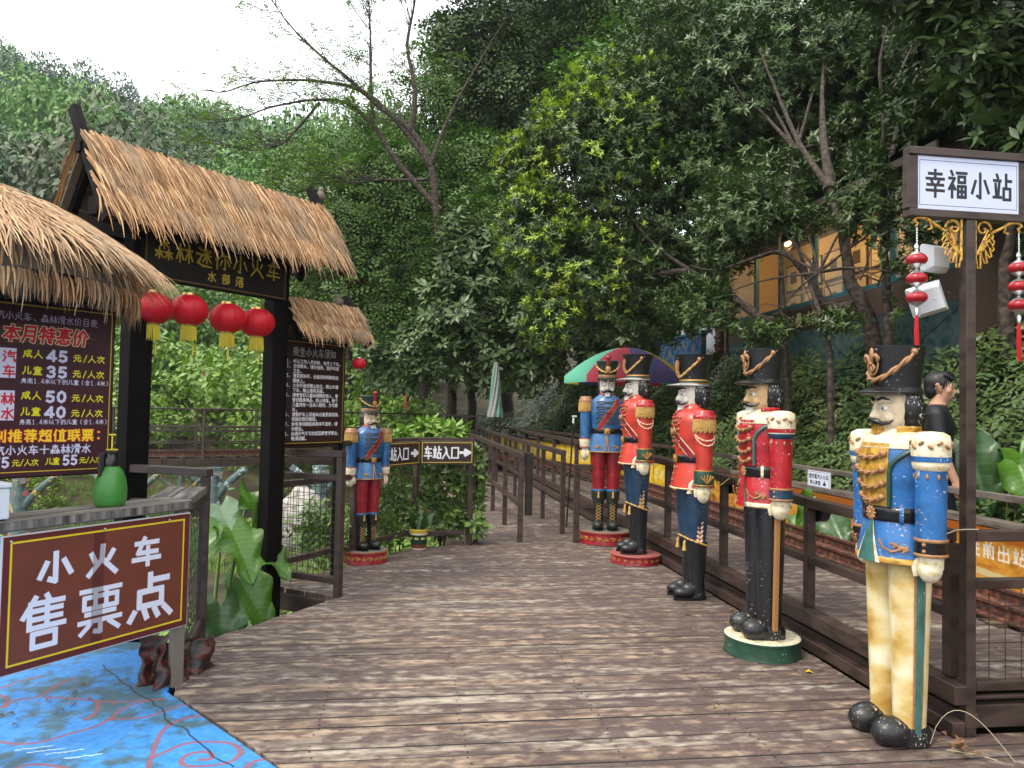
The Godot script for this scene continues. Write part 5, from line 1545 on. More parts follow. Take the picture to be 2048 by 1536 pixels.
func rope(b: Mb, pts: Array, r: float) -> void:      # two strands wound round each other
	var n := pts.size()
	var path := []
	for i in (n - 1) * 6 + 1:
		var k := mini(i / 6, n - 2)
		path.append(pts[k].cubic_interpolate(pts[k + 1], pts[maxi(k - 1, 0)], pts[mini(k + 2, n - 1)], (i - k * 6) / 6.0))
	var L := 0.0
	for i in path.size() - 1: L += path[i].distance_to(path[i + 1])
	for ph in [0.0, PI]:
		var q := []
		var run := 0.0
		for i in path.size():
			if i: run += path[i].distance_to(path[i - 1])
			var d: Vector3 = (path[mini(i + 1, path.size() - 1)] - path[maxi(i - 1, 0)]).normalized()
			var x := d.cross(Vector3.UP).normalized()
			var y := x.cross(d)
			var a: float = run / (r * 5.0) * TAU * 0.5 + ph
			q.append(path[i] + (x * cos(a) + y * sin(a)) * r * 0.5)
		b.tube(q, r * 0.68, 6)

func scroll(b: Mb, at: Vector3, right: Vector3, up: Vector3, s: float, r: float, flip := 1.0) -> void:   # a curling leaf ornament
	var n := right.cross(up)
	for k in [[0.0, 1.0], [0.35, 0.72], [0.7, 0.5]]:
		var pts := []
		for i in 9:
			var a: float = -0.4 + i * 0.42
			var rr: float = s * (0.55 - 0.045 * i) * k[1]
			pts.append(at + right * flip * (k[0] * s * 0.5 + cos(a) * rr - rr) + up * (sin(a) * rr + k[0] * s * 0.2))
		var rad := []
		for i in 9: rad.append(r * (1.1 - 0.07 * i))
		b.tube(pts, rad, 5)

func disc_dir(a: float) -> Array:      # outward, right and up at angle a
	var o := Vector3(sin(a), 0, cos(a))
	return [o, Vector3(cos(a), 0, -sin(a)), Vector3.UP]

func soldier(label: String, at: Vector3, face_dir: Vector2, s: float, o: Dictionary) -> Node3D:
	var base_h: float = o.get("base_h", 0.0)
	var t := thing("soldier_statue", label, "statue", at, atan2(face_dir.x, face_dir.y), "toy soldier statues on the deck")
	var body := t
	var lift := base_h / s
	t.scale = Vector3.ONE * s
	var P := func(called: String, b: Mb, m: String) -> MeshInstance3D:
		return put(called, b, M[m], body, Vector3(0, lift, 0))
	var kind: String = o.kind
	var b: Mb
	# ---- base
	if base_h > 0.0:
		var r: float = o.base_r / s
		var h := lift
		b = Mb.new()
		b.loft([[0.0, r * 1.0, r * 0.96], [h * 0.06, r * 1.02, r * 0.98], [h * 0.12, r * 0.985, r * 0.95], [h * 0.86, r * 0.975, r * 0.94], [h * 0.92, r * 1.01, r * 0.97], [h, r * 0.99, r * 0.95]], 40, 1)
		put("base", b, M[o.base_paint], body)
		b = Mb.new()
		b.loft([[h - 0.001, r * 0.992, r * 0.952], [h + 0.003, r * 0.97, r * 0.93]], 40, 2)
		put("base_top", b, M[o.base_top], body)
		if o.has("base_scroll"):
			b = Mb.new()
			for k in 22:
				var a := TAU * k / 22.0
				var q := disc_dir(a)
				scroll(b, q[0] * Vector3(r * 0.985, 0, r * 0.95) + Vector3.UP * h * (0.42 if k % 2 else 0.55), q[1], Vector3.UP * (1.0 if k % 2 else -1.0), h * 0.52, h * 0.04, 1.0)
			for k in 60:
				var a := TAU * k / 60.0
				var q := disc_dir(a)
				b.ball(q[0] * Vector3(r * 1.0, 0, r * 0.965) + Vector3.UP * h * 0.93, Vector3.ONE * h * 0.05, 5, 4)
			put("base_ornament", b, M[o.base_scroll], body)
	# ---- legs
	var leg_top := 0.85
	for sd in [-1.0, 1.0]:
		if kind == "A":
			b = Mb.new()
			b.loft([[0.05, 0.061, 0.070, sd * 0.078, -0.01], [0.25, 0.066, 0.076, sd * 0.079, -0.01], [0.55, 0.076, 0.086, sd * 0.080, -0.01], [leg_top, 0.083, 0.096, sd * 0.081, -0.008]], 20, 0)
			P.call("leg", b, o.leg)
			if o.has("stripe"):
				for q in [[0.30, o.stripe_edge, 0.003], [0.19, o.stripe, 0.006]]:
					b = Mb.new()
					b.patch([[0.055, 0.061, 0.070, sd * 0.078, -0.01], [0.25, 0.066, 0.076, sd * 0.079, -0.01], [0.55, 0.076, 0.086, sd * 0.080, -0.01], [leg_top, 0.083, 0.096, sd * 0.081, -0.008]], sd * PI / 2 - q[0] - 0.1, sd * PI / 2 + q[0] - 0.1, q[2], 6)
					P.call("stripe", b, q[1])
			b = Mb.new()
			b.ball(Vector3(sd * 0.083, 0.058, 0.082), Vector3(0.071, 0.066, 0.092), 16, 10)
			b.loft([[0.0, 0.062, 0.10, sd * 0.08, -0.01], [0.05, 0.066, 0.10, sd * 0.08, -0.01], [0.085, 0.064, 0.08, sd * 0.08, -0.01]], 18)
			for i in b.v.size(): b.v[i].y = maxf(b.v[i].y, 0.002)
			P.call("shoe", b, "black_paint" if o.get("gloss", false) else "shoe_paint")
			b = Mb.new()
			b.patch([[0.085, 0.055, 0.062, sd * 0.082, 0.045], [0.112, 0.05, 0.05, sd * 0.082, 0.03]], -0.9, 0.9, 0.012, 8)
			b.ball(Vector3(sd * 0.082, 0.112, 0.093), Vector3.ONE * 0.011, 8, 6)
			P.call("shoe_tongue", b, "bronze_paint")
		elif kind == "B":
			var z0 := 0.0 if sd > 0 else 0.0
			b = Mb.new()
			b.loft([[0.36, 0.050, 0.056, sd * 0.070, -0.012], [0.47, 0.066, 0.074, sd * 0.074, -0.006], [0.62, 0.078, 0.090, sd * 0.077, -0.002], [leg_top, 0.085, 0.100, sd * 0.081, -0.005]], 20, 0)
			P.call("leg", b, o.leg)
			b = Mb.new()                     # plaited side stripe: overlapping leaves
			for k in 13:
				var y := 0.42 + k * 0.034
				var rx := lerpf(0.062, 0.085, k / 12.0)
				var pz := -0.012
				for q in [-1.0, 1.0]:
					b.ball(Vector3(sd * (0.072 + rx * 0.985), y + 0.008, pz + q * 0.011), Vector3(0.008, 0.021, 0.013), 6, 5, Basis(Vector3.RIGHT, q * 0.55))
			P.call("plait", b, o.plait)
			b = Mb.new()                     # boot with a foot
			b.loft([[0.012, 0.050, 0.062, sd * 0.072, -0.02], [0.06, 0.050, 0.060, sd * 0.071, -0.018], [0.13, 0.047, 0.052, sd * 0.070, -0.018], [0.26, 0.056, 0.064, sd * 0.070, -0.018], [0.37, 0.064, 0.075, sd * 0.071, -0.012], [0.415, 0.068, 0.080, sd * 0.072, -0.010]], 20, 3)
			b.ball(Vector3(sd * 0.074, 0.052, 0.075), Vector3(0.052, 0.042, 0.085), 14, 9)
			b.ball(Vector3(sd * 0.073, 0.068, 0.03), Vector3(0.048, 0.055, 0.075), 14, 9)
			for i in b.v.size(): b.v[i].y = maxf(b.v[i].y, 0.012)
			P.call("boot", b, "boot_paint")
			b = Mb.new()
			b.loft([[0.0, 0.054, 0.122, sd * 0.073, 0.035], [0.022, 0.056, 0.125, sd * 0.073, 0.035]], 20)
			P.call("sole", b, "gloss_black")
			b = Mb.new()
			var q0 := []
			for k in 13:
				var a := TAU * k / 12.0
				q0.append(Vector3(sd * 0.072 + sin(a) * 0.071, 0.418 + 0.028 * cos(a), -0.010 + cos(a) * 0.083))
			rope(b, q0, 0.007)
			P.call("boot_cord", b, "fringe_gold")
			b = Mb.new()
			b.loft([[0.355, 0.016, 0.016, sd * 0.072, 0.082], [0.40, 0.010, 0.010, sd * 0.072, 0.080], [0.415, 0.012, 0.012, sd * 0.072, 0.079], [0.43, 0.004, 0.004, sd * 0.072, 0.077]], 10)
			P.call("tassel", b, "fringe_gold")
		else:
			b = Mb.new()
			b.loft([[0.38, 0.060, 0.064, sd * 0.072, -0.008], [0.50, 0.068, 0.076, sd * 0.075, -0.006], [0.65, 0.078, 0.090, sd * 0.078, -0.004], [leg_top, 0.086, 0.100, sd * 0.082, -0.005]], 20, 0)
			P.call("leg", b, o.leg)
			for q in [[0.15, "gold_paint", 0.003]]:
				b = Mb.new()
				b.patch([[0.40, 0.060, 0.064, sd * 0.072, -0.008], [0.50, 0.068, 0.076, sd * 0.075, -0.006], [0.65, 0.078, 0.090, sd * 0.078, -0.004], [leg_top, 0.086, 0.100, sd * 0.082, -0.005]], sd * PI / 2 - q[0], sd * PI / 2 + q[0], q[2], 4)
				P.call("stripe", b, q[1])
			b = Mb.new()
			b.loft([[0.012, 0.052, 0.062, sd * 0.072, -0.02], [0.07, 0.050, 0.058, sd * 0.072, -0.016], [0.15, 0.048, 0.054, sd * 0.072, -0.014], [0.30, 0.060, 0.066, sd * 0.072, -0.012], [0.315, 0.072, 0.078, sd * 0.072, -0.010], [0.40, 0.074, 0.080, sd * 0.073, -0.008], [0.41, 0.070, 0.075, sd * 0.073, -0.008]], 20, 3)
			b.ball(Vector3(sd * 0.077, 0.055, 0.068), Vector3(0.058, 0.048, 0.088), 14, 9)
			for i in b.v.size(): b.v[i].y = maxf(b.v[i].y, 0.012)
			P.call("boot", b, o.get("boot", "boot_paint"))
			b = Mb.new()
			b.loft([[0.0, 0.060, 0.125, sd * 0.075, 0.032], [0.022, 0.062, 0.127, sd * 0.075, 0.032]], 20)
			P.call("sole", b, "gloss_black")
			b = Mb.new()
			for k in 6:                       # laces
				var y := 0.10 + k * 0.032
				for q in [-1.0, 1.0]:
					b.tube([Vector3(sd * 0.072 - q * 0.028, y, 0.041), Vector3(sd * 0.072, y + 0.016, 0.05), Vector3(sd * 0.072 + q * 0.028, y + 0.032, 0.043)], 0.0028, 4)
			P.call("laces", b, "fringe_gold")
			b = Mb.new()
			b.loft([[0.398, 0.075, 0.081, sd * 0.073, -0.008], [0.408, 0.078, 0.084, sd * 0.073, -0.008], [0.420, 0.074, 0.080, sd * 0.073, -0.008]], 20, 0)
			P.call("boot_trim", b, "sky_paint")
			b = Mb.new()
			b.loft([[0.335, 0.014, 0.014, sd * 0.074, 0.078], [0.37, 0.008, 0.008, sd * 0.074, 0.079], [0.385, 0.010, 0.010, sd * 0.074, 0.079], [0.40, 0.003, 0.003, sd * 0.074, 0.077]], 8)
			P.call("tassel", b, "fringe_gold")
	# ---- coat
	b = Mb.new()
	b.loft(SKIRT, 36, 1)
	P.call("coat_skirt", b, o.skirt)
	P.call("hem", band(SKIRT, 0.802, 0.830 if kind == "A" else 0.812, 0.005, 0.0, TAU, 36), o.hem)
	b = Mb.new()
	b.loft(TORSO, 36, 0)
	P.call("torso", b, o.coat)
	if kind == "A":
		# front opening of the skirt
		for q in [[0.40, 0.23, o.inset_edge, 0.005], [0.30, 0.13, o.inset, 0.008]]:
			b = Mb.new()
			var g := []
			var mid := []
			for k in 7:
				var y := lerpf(0.803, 0.985, k / 6.0)
				var w: float = lerpf(q[0], 0.06, k / 6.0)
				var row := []
				for j in 9: row.append(on_loft(SKIRT, y, lerpf(-w, w, j / 8.0) + 0.05, q[3]))
				g.append(row); mid.append(Vector3(0, y, 0))
			b.rows(g, false, mid)
			P.call("skirt_panel", b, q[2])
		for sd in [-1.0, 1.0]:
			b = Mb.new()
			var q := disc_dir(sd * 0.85)
			var c := on_loft(SKIRT, 0.868, sd * 0.85, 0.008)
			for k in 3:
				scroll(b, c + q[1] * sd * (0.03 - k * 0.02) + Vector3.UP * 0.008 * k, q[1], Vector3.UP * (1.0 if k != 1 else 0.7), 0.045 - 0.006 * k, 0.006, sd)
			b.tube([c - q[1] * sd * 0.07 + Vector3.UP * 0.045, c - q[1] * sd * 0.06 + Vector3.UP * 0.01, c - q[1] * sd * 0.02 - Vector3.UP * 0.01, c + q[1] * sd * 0.02 + Vector3.UP * 0.005], 0.006, 6)
			P.call("skirt_ornament", b, "bronze_paint")
		b = Mb.new()
		b.patch([[1.05, 0.152, 0.122], [1.12, 0.160, 0.130], [1.22, 0.176, 0.144], [1.29, 0.178, 0.142], [1.335, 0.160, 0.128]], -0.62, 0.62, 0.004, 16)
		P.call("chest_panel", b, o.chest)
		for sd in [-1.0, 1.0]:
			b = Mb.new()
			var pts := []
			for k in 10:
				var y := 1.055 + 0.27 * k / 9.0
				var a := 0.62 + 0.06 * k / 9.0 + (0.55 * pow(maxf(k - 5.5, 0.0) / 3.5, 1.5))
				pts.append(on_loft(TORSO, y - 0.02 * pow(maxf(k - 6.0, 0.0) / 3.0, 2.0), sd * a, 0.005))
			b.tube(pts, 0.011, 7)
			P.call("piping", b, o.piping)
		for k in 4:
			var y: float = [1.285, 1.215, 1.15, 1.09][k]
			b = Mb.new()
			var pts := []
			for j in 7:
				var a := lerpf(-0.5, 0.5, j / 6.0) * (1.0 - 0.05 * k)
				pts.append(on_loft(TORSO, y - 0.02 * cos((j - 3) / 3.0 * 1.4), a, 0.012))
			rope(b, pts, 0.010)
			b.ball(pts[0] + Vector3(0, 0.006, 0), Vector3.ONE * 0.016, 10, 7)
			b.ball(pts[6] + Vector3(0, 0.006, 0), Vector3.ONE * 0.016, 10, 7)
			P.call("braid", b, "bronze_paint")
		P.call("yoke", band(TORSO, 1.312, 1.40, 0.005, 0.0, TAU, 32), o.yoke)
		P.call("belt", band([[0.98, 0.150, 0.121], [1.06, 0.152, 0.122]], 0.985, 1.048, 0.009, 0.0, TAU, 36), "gloss_black")
		b = Mb.new()
		var bc := Vector3(0.005, 1.016, 0.133)
		for k in 10:
			var a := TAU * k / 10.0
			b.ball(bc + Vector3(cos(a) * 0.02, sin(a) * 0.02, 0.0), Vector3(0.016, 0.008, 0.007), 7, 5, Basis(Vector3(0, 0, 1), a))
		b.ball(bc + Vector3(0, 0, 0.004), Vector3(0.01, 0.01, 0.008), 8, 6)
		P.call("buckle", b, "bronze_paint")
		for sd in [-1.0, 1.0]:
			P.call("belt_loop", band([[0.98, 0.150, 0.121], [1.06, 0.152, 0.122]], 0.980, 1.053, 0.014, sd * 0.98 - 0.06, sd * 0.98 + 0.06, 3), o.loop)
	else:
		P.call("belt", band([[0.98, 0.150, 0.121], [1.06, 0.152, 0.122]], 0.995, 1.048, 0.008, 0.0, TAU, 36), "gloss_black")
		b = Mb.new()
		b.box(Vector3(0, 1.021, 0.133), Vector3(0.06, 0.056, 0.014), Basis.IDENTITY, 0.004)
		b.ball(Vector3(0, 1.021, 0.141), Vector3(0.02, 0.02, 0.007), 10, 6)
		P.call("buckle", b, "gold_paint")
		# sash from one shoulder to the other hip
		for q in [[0.036, "cream_paint" if kind == "B" else "gold_paint", 0.007], [0.025, o.sash, 0.010]]:
			b = Mb.new()
			var g := []
			var mid := []
			for k in 15:
				var f := k / 14.0
				var y := lerpf(1.345, 1.035, f)
				var a := lerpf(o.sash_from, o.sash_to, f)
				var row := []
				for w in [-1.0, 0.0, 1.0]: row.append(on_loft(TORSO, y + w * q[0] * 0.65, a + w * q[0] * 3.2 * signf(o.sash_to - o.sash_from), q[2]))
				g.append(row); mid.append(Vector3(0, y, 0))
			b.rows(g, false, mid)
			P.call("sash", b, q[1])
		if kind == "B":
			for sd in [-1.0, 1.0]:
				for k in 7:
					var y := 1.32 - k * 0.043 if k < 6 else 0.96
					b = Mb.new()
					b.ball(on_loft(TORSO, y, sd * (0.42 if k < 6 else 0.2), 0.006), Vector3.ONE * 0.0095, 8, 6)
					P.call("button", b, "bronze_paint")
			for k in 3:
				b = Mb.new()
				b.ball(on_loft(SKIRT, 0.95 - k * 0.045, 0.03, 0.006), Vector3.ONE * 0.0095, 8, 6)
				P.call("button", b, "bronze_paint")
			for k in 7:                       # chest braids and medals
				b = Mb.new()
				var y := 1.325 - k * 0.03
				b.tube([on_loft(TORSO, y, -0.36, 0.005), on_loft(TORSO, y - 0.006, 0.0, 0.006), on_loft(TORSO, y, 0.36, 0.005)], 0.006, 5)
				P.call("braid", b, "bronze_paint" if k % 2 else o.coat)
			for k in 4:
				b = Mb.new()
				b.ball(on_loft(TORSO, 1.215, -0.25 + k * 0.17, 0.012), Vector3(0.012, 0.024, 0.007), 7, 5)
				P.call("medal", b, "bronze_paint")
			P.call("collar", band([[1.355, 0.118, 0.104], [1.40, 0.075, 0.08], [1.425, 0.072, 0.078]], 1.36, 1.42, 0.006, 0.0, TAU, 28), o.coat)
		else:
			for k in 5:                       # looped braids
				b = Mb.new()
				var y := 1.315 - k * 0.052
				for sd in [-1.0, 1.0]:
					b.tube([on_loft(TORSO, y, 0.0, 0.006), on_loft(TORSO, y + 0.010, sd * 0.25, 0.006), on_loft(TORSO, y + 0.010, sd * 0.55, 0.005), on_loft(TORSO, y - 0.004, sd * 0.66, 0.005), on_loft(TORSO, y - 0.016, sd * 0.55, 0.005), on_loft(TORSO, y - 0.014, sd * 0.25, 0.006), on_loft(TORSO, y - 0.005, 0.0, 0.006)], 0.0048, 5)
				P.call("braid", b, "braid_paint")
			P.call("collar", band([[1.365, 0.105, 0.095], [1.40, 0.073, 0.075], [1.43, 0.070, 0.075]], 1.37, 1.425, 0.006, 0.0, TAU, 28), "trouser_red")
			b = Mb.new()
			b.tube([on_loft(SKIRT, 0.99, 0.0, 0.004), on_loft(SKIRT, 0.9, 0.04, 0.005), on_loft(SKIRT, 0.805, 0.10, 0.005)], 0.006, 5)
			b.tube([on_loft(SKIRT, 0.99, 0.0, 0.004), on_loft(SKIRT, 0.9, -0.04, 0.005), on_loft(SKIRT, 0.805, -0.10, 0.005)], 0.006, 5)
			P.call("skirt_edge", b, "gold_paint")
			for sd in [-1.0, 1.0]:
				b = Mb.new()
				var q := disc_dir(sd * 0.5)
				scroll(b, on_loft(SKIRT, 0.85, sd * 0.5, 0.006), q[1], Vector3.UP, 0.06, 0.0045, sd)
				scroll(b, on_loft(SKIRT, 0.85, sd * 0.62, 0.006), q[1], Vector3.UP, 0.045, 0.004, -sd)
				P.call("skirt_ornament", b, "gold_paint")
	# ---- arms
	for sd in [-1.0, 1.0]:
		var ax: float = sd * 0.218
		var z := -0.005
		if kind == "A":
			b = Mb.new()
			b.loft([[1.255, 0.073, 0.078, ax, z], [1.29, 0.076, 0.081, ax, z], [1.34, 0.078, 0.083, ax, z], [1.375, 0.070, 0.076, ax, z], [1.390, 0.045, 0.05, ax, z], [1.393, 0.01, 0.01, ax, z]], 24, 3)
			P.call("epaulette", b, "cream_paint")
			b = Mb.new()
			for k in 14:
				var a := TAU * k / 14.0
				var q := disc_dir(a)
				b.ball(Vector3(ax, 1.335 + 0.008 * (1 if k % 2 else -1), z) + q[0] * Vector3(0.079, 0, 0.084), Vector3(0.017, 0.008, 0.006), 6, 4, Basis(q[1], Vector3.UP, q[0]) * Basis(Vector3(0, 0, 1), 0.6 if k % 2 else -0.6))
			P.call("leaf_garland", b, "bronze_paint")
			b = Mb.new()
			b.loft([[1.262, 0.0755, 0.0805, ax, z], [1.285, 0.0775, 0.0825, ax, z]], 24, 0)
			P.call("sleeve_band", b, o.sleeve_band)
			b = Mb.new()
			b.loft([[1.222, 0.060, 0.064, ax, z], [1.232, 0.070, 0.075, ax, z], [1.25, 0.074, 0.079, ax, z], [1.258, 0.072, 0.077, ax, z]], 24, 0)
			P.call("sleeve_puff", b, o.puff)
			b = Mb.new()
			b.loft([[0.90, 0.056, 0.062, ax, z], [1.05, 0.059, 0.064, ax, z], [1.17, 0.061, 0.066, ax, z], [1.23, 0.062, 0.067, ax, z]], 22, 0)
			P.call("sleeve", b, o.sleeve)
			b = Mb.new()
			for k in 9:
				var q := disc_dir(TAU * k / 9.0)
				b.ball(Vector3(ax, 1.198, z) + q[0] * Vector3(0.062, 0, 0.067), Vector3(0.007, 0.014, 0.006), 6, 5, Basis(q[1], Vector3.UP, q[0]))
			P.call("studs", b, "bronze_paint")
			b = Mb.new()
			b.loft([[0.862, 0.062, 0.068, ax, z], [0.925, 0.061, 0.067, ax, z]], 22, 0)
			P.call("cuff", b, o.cuff)
			for y in [0.862, 0.925]:
				b = Mb.new()
				b.loft([[y - 0.007, 0.062, 0.068, ax, z], [y, 0.067, 0.073, ax, z], [y + 0.007, 0.062, 0.068, ax, z]], 22, 3)
				P.call("cuff_trim", b, "bronze_paint")
			b = Mb.new()
			for y in [0.88, 0.908]: b.ball(Vector3(ax + sd * 0.03, y, z + 0.058), Vector3.ONE * 0.009, 8, 6)
			P.call("cuff_button", b, "bronze_paint")
			b = Mb.new()
			b.ball(Vector3(ax, 0.80, z + 0.004), Vector3(0.046, 0.062, 0.052), 16, 10)
			b.loft([[0.80, 0.046, 0.052, ax, z], [0.858, 0.048, 0.054, ax, z]], 16, 0)
			b.tube([Vector3(ax - sd * 0.02, 0.84, z + 0.04), Vector3(ax - sd * 0.035, 0.80, z + 0.05), Vector3(ax - sd * 0.035, 0.765, z + 0.045)], [0.014, 0.016, 0.012], 8)
			P.call("glove", b, "cream_paint")
			if o.has("staff") and sd > 0:
				b = Mb.new()
				b.beam(Vector3(ax - 0.02, 0.76, z + 0.01), Vector3(ax - 0.03, 0.075, z + 0.015), 0.026, 0.03, 0.004)
				P.call("staff", b, "staff_wood")
		else:
			b = Mb.new()
			b.loft([[0.90, 0.050, 0.056, ax, z], [1.05, 0.054, 0.060, ax, z], [1.17, 0.059, 0.065, ax, z], [1.28, 0.060, 0.066, ax, z]], 22, 0)
			P.call("sleeve", b, o.sleeve)
			b = Mb.new()
			b.loft([[1.30, 0.070, 0.078, ax, z], [1.325, 0.076, 0.084, ax, z], [1.345, 0.072, 0.080, ax, z], [1.350, 0.058, 0.064, ax, z], [1.372, 0.060, 0.066, ax, z], [1.376, 0.04, 0.045, ax, z]], 24, 3)
			P.call("epaulette", b, o.epaulette)
			b = Mb.new()
			for k in 44:
				var a := TAU * k / 44.0
				var q := disc_dir(a)
				b.tube([Vector3(ax, 1.315, z) + q[0] * Vector3(0.069, 0, 0.077), Vector3(ax, 1.25, z) + q[0] * Vector3(0.073, 0, 0.081), Vector3(ax, 1.215 + 0.006 * (k % 3), z) + q[0] * Vector3(0.070, 0, 0.078)], [0.005, 0.0065, 0.005], 4, false)
			P.call("fringe", b, "fringe_gold")
			if kind == "B":
				for k in 2:
					b = Mb.new()
					var pts := []
					for j in 9:
						var a: float = PI * j / 8.0 * sd
						pts.append(Vector3(ax, 1.205 - k * 0.006 - (0.045 + 0.03 * k) * sin(PI * j / 8.0), z) + Vector3(sin(a) * 0.064, 0, cos(a) * 0.070))
					rope(b, pts, 0.006)
					P.call("shoulder_cord", b, "pink_cream")
				b = Mb.new()                   # shield-shaped cuff
				b.loft([[0.835, 0.054, 0.060, ax, z], [0.86, 0.062, 0.070, ax, z], [0.935, 0.064, 0.072, ax, z], [0.95, 0.058, 0.064, ax, z]], 22, 3)
				P.call("cuff", b, "green_paint")
				b = Mb.new()
				for y in [0.842, 0.945]:
					b.loft([[y - 0.005, 0.058, 0.064, ax, z], [y, 0.064, 0.071, ax, z], [y + 0.005, 0.058, 0.064, ax, z]], 20, 3)
				P.call("cuff_trim", b, "gold_paint")
				b = Mb.new()
				for k in 5:
					var a: float = sd * PI / 2 + (k - 2) * 0.30
					b.tube([Vector3(ax, 0.858, z) + Vector3(sin(sd * PI / 2) * 0.066, 0, cos(sd * PI / 2) * 0.07), Vector3(ax, 0.90, z) + Vector3(sin(a) * 0.067, 0, cos(a) * 0.075), Vector3(ax, 0.925 - absf(k - 2) * 0.008, z) + Vector3(sin(a * 1.05) * 0.066, 0, cos(a * 1.05) * 0.074)], [0.004, 0.007, 0.004], 5)
				P.call("cuff_ornament", b, "gold_paint")
				if sd > 0:
					b = Mb.new()
					b.loft([[0.775, 0.022, 0.022, ax - 0.07, z + 0.08], [0.82, 0.016, 0.016, ax - 0.065, z + 0.075], [0.845, 0.02, 0.02, ax - 0.06, z + 0.07], [0.875, 0.004, 0.004, ax - 0.05, z + 0.06]], 10)
					P.call("cuff_tassel", b, "cream_paint")
			else:
				b = Mb.new()
				b.loft([[0.835, 0.048, 0.053, ax, z], [0.845, 0.056, 0.062, ax, z], [0.90, 0.060, 0.066, ax, z], [0.93, 0.063, 0.070, ax, z], [0.936, 0.058, 0.064, ax, z]], 22, 3)
				P.call("cuff", b, "cream_paint")
				b = Mb.new()
				for y in [0.85, 0.935]:
					b.loft([[y - 0.005, 0.058, 0.064, ax, z], [y, 0.065, 0.072, ax, z], [y + 0.006, 0.058, 0.064, ax, z]], 20, 3)
				P.call("cuff_trim", b, "trouser_red")
			b = Mb.new()
			b.ball(Vector3(ax, 0.785, z + 0.004), Vector3(0.042, 0.072, 0.050), 16, 10)
			b.tube([Vector3(ax - sd * 0.02, 0.83, z + 0.035), Vector3(ax - sd * 0.03, 0.79, z + 0.05), Vector3(ax - sd * 0.028, 0.755, z + 0.048)], [0.013, 0.015, 0.011], 8)
			for k in 3: b.tube([Vector3(ax + sd * 0.040, 0.80, z - 0.02 + k * 0.018), Vector3(ax + sd * 0.034, 0.745, z - 0.014 + k * 0.015)], [0.006, 0.004], 5)
			P.call("glove", b, "cream_paint")
	# ---- head
	b = Mb.new()
	b.loft([[1.375, 0.050, 0.056, 0, 0.012], [1.395, 0.062, 0.072, 0, 0.014], [1.43, 0.073, 0.086, 0, 0.014], [1.48, 0.079, 0.090, 0, 0.013], [1.53, 0.080, 0.088, 0, 0.012], [1.575, 0.078, 0.086, 0, 0.010]], 28, 0)
	b.ball(Vector3(0.038, 1.452, 0.066), Vector3(0.030, 0.034, 0.028), 10, 8)
	b.ball(Vector3(-0.038, 1.452, 0.066), Vector3(0.030, 0.034, 0.028), 10, 8)
	b.loft([[1.438, 0.012, 0.016, 0, 0.098], [1.446, 0.019, 0.036, 0, 0.100], [1.458, 0.018, 0.038, 0, 0.100], [1.49, 0.012, 0.020, 0, 0.100], [1.525, 0.010, 0.010, 0, 0.098]], 12, 3)
	b.tube([Vector3(-0.062, 1.520, 0.070), Vector3(-0.036, 1.527, 0.094), Vector3(-0.012, 1.516, 0.102)], [0.008, 0.012, 0.010], 7)
	b.tube([Vector3(0.062, 1.520, 0.070), Vector3(0.036, 1.527, 0.094), Vector3(0.012, 1.516, 0.102)], [0.008, 0.012, 0.010], 7)
	P.call("head", b, o.face)
	for sd in [-1.0, 1.0]:
		b = Mb.new()
		b.ball(Vector3(sd * 0.036, 1.491, 0.089), Vector3(0.017, 0.012, 0.011), 10, 8, Basis(Vector3.UP, sd * 0.35))
		var e: MeshInstance3D = P.call("eye", b, "eye_white")
		b = Mb.new()
		b.ball(Vector3(sd * 0.036, 1.491, 0.0965), Vector3(0.0085, 0.0085, 0.005), 9, 6, Basis(Vector3.UP, sd * 0.3))
		put("iris", b, M.iris, e)
		b = Mb.new()
		b.tube([Vector3(sd * 0.014, 1.530, 0.108), Vector3(sd * 0.036, 1.539, 0.102), Vector3(sd * 0.060, 1.530, 0.079)], [0.006, 0.008, 0.003], 6)
		P.call("brow", b, "gloss_black")
	b = Mb.new()
	for sd in [-1.0, 1.0]:
		b.tube([Vector3(0, 1.437, 0.124), Vector3(sd * 0.020, 1.432, 0.122), Vector3(sd * 0.042, 1.421, 0.103), Vector3(sd * 0.060, 1.425, 0.083), Vector3(sd * 0.070, 1.440, 0.068)], [0.012, 0.014, 0.011, 0.007, 0.002], 8)
	P.call("moustache", b, "gloss_black")
	b = Mb.new()
	b.box(Vector3(0, 1.398, 0.092), Vector3(0.052, 0.046, 0.034), Basis(Vector3.RIGHT, -0.1), 0.006)
	for k in 6: b.box(Vector3(-0.021 + k * 0.0084, 1.396, 0.110), Vector3(0.005, 0.044, 0.006), Basis(Vector3.RIGHT, -0.1), 0.001)
	P.call("jaw", b, o.jaw)
	b = Mb.new()
	b.loft([[1.380, 0.066, 0.060, 0, -0.040], [1.40, 0.088, 0.078, 0, -0.042], [1.45, 0.099, 0.090, 0, -0.040], [1.51, 0.098, 0.090, 0, -0.034], [1.57, 0.086, 0.080, 0, -0.022]], 26, 3)
	P.call("hair", b, "hair_paint")
	if kind == "A":
		P.call("collar", band([[1.36, 0.098, 0.10], [1.42, 0.108, 0.112]], 1.375, 1.412, 0.0, 0.95, TAU - 0.95, 26), o.collar)
	# ---- hat
	b = Mb.new()
	if kind == "A":
		b.loft([[1.555, 0.112, 0.136, 0, 0.030], [1.562, 0.120, 0.158, 0, 0.040], [1.568, 0.116, 0.150, 0, 0.036], [1.588, 0.100, 0.104, 0, 0.0]], 32, 3)
		P.call("brim", b, "black_paint")
	else:
		b.loft([[1.553, 0.104, 0.126, 0, 0.026], [1.556, 0.112, 0.164, 0, 0.046], [1.562, 0.106, 0.152, 0, 0.040], [1.578, 0.094, 0.098, 0, 0.0]], 32, 3)
		P.call("brim", b, o.brim)
	b = Mb.new()
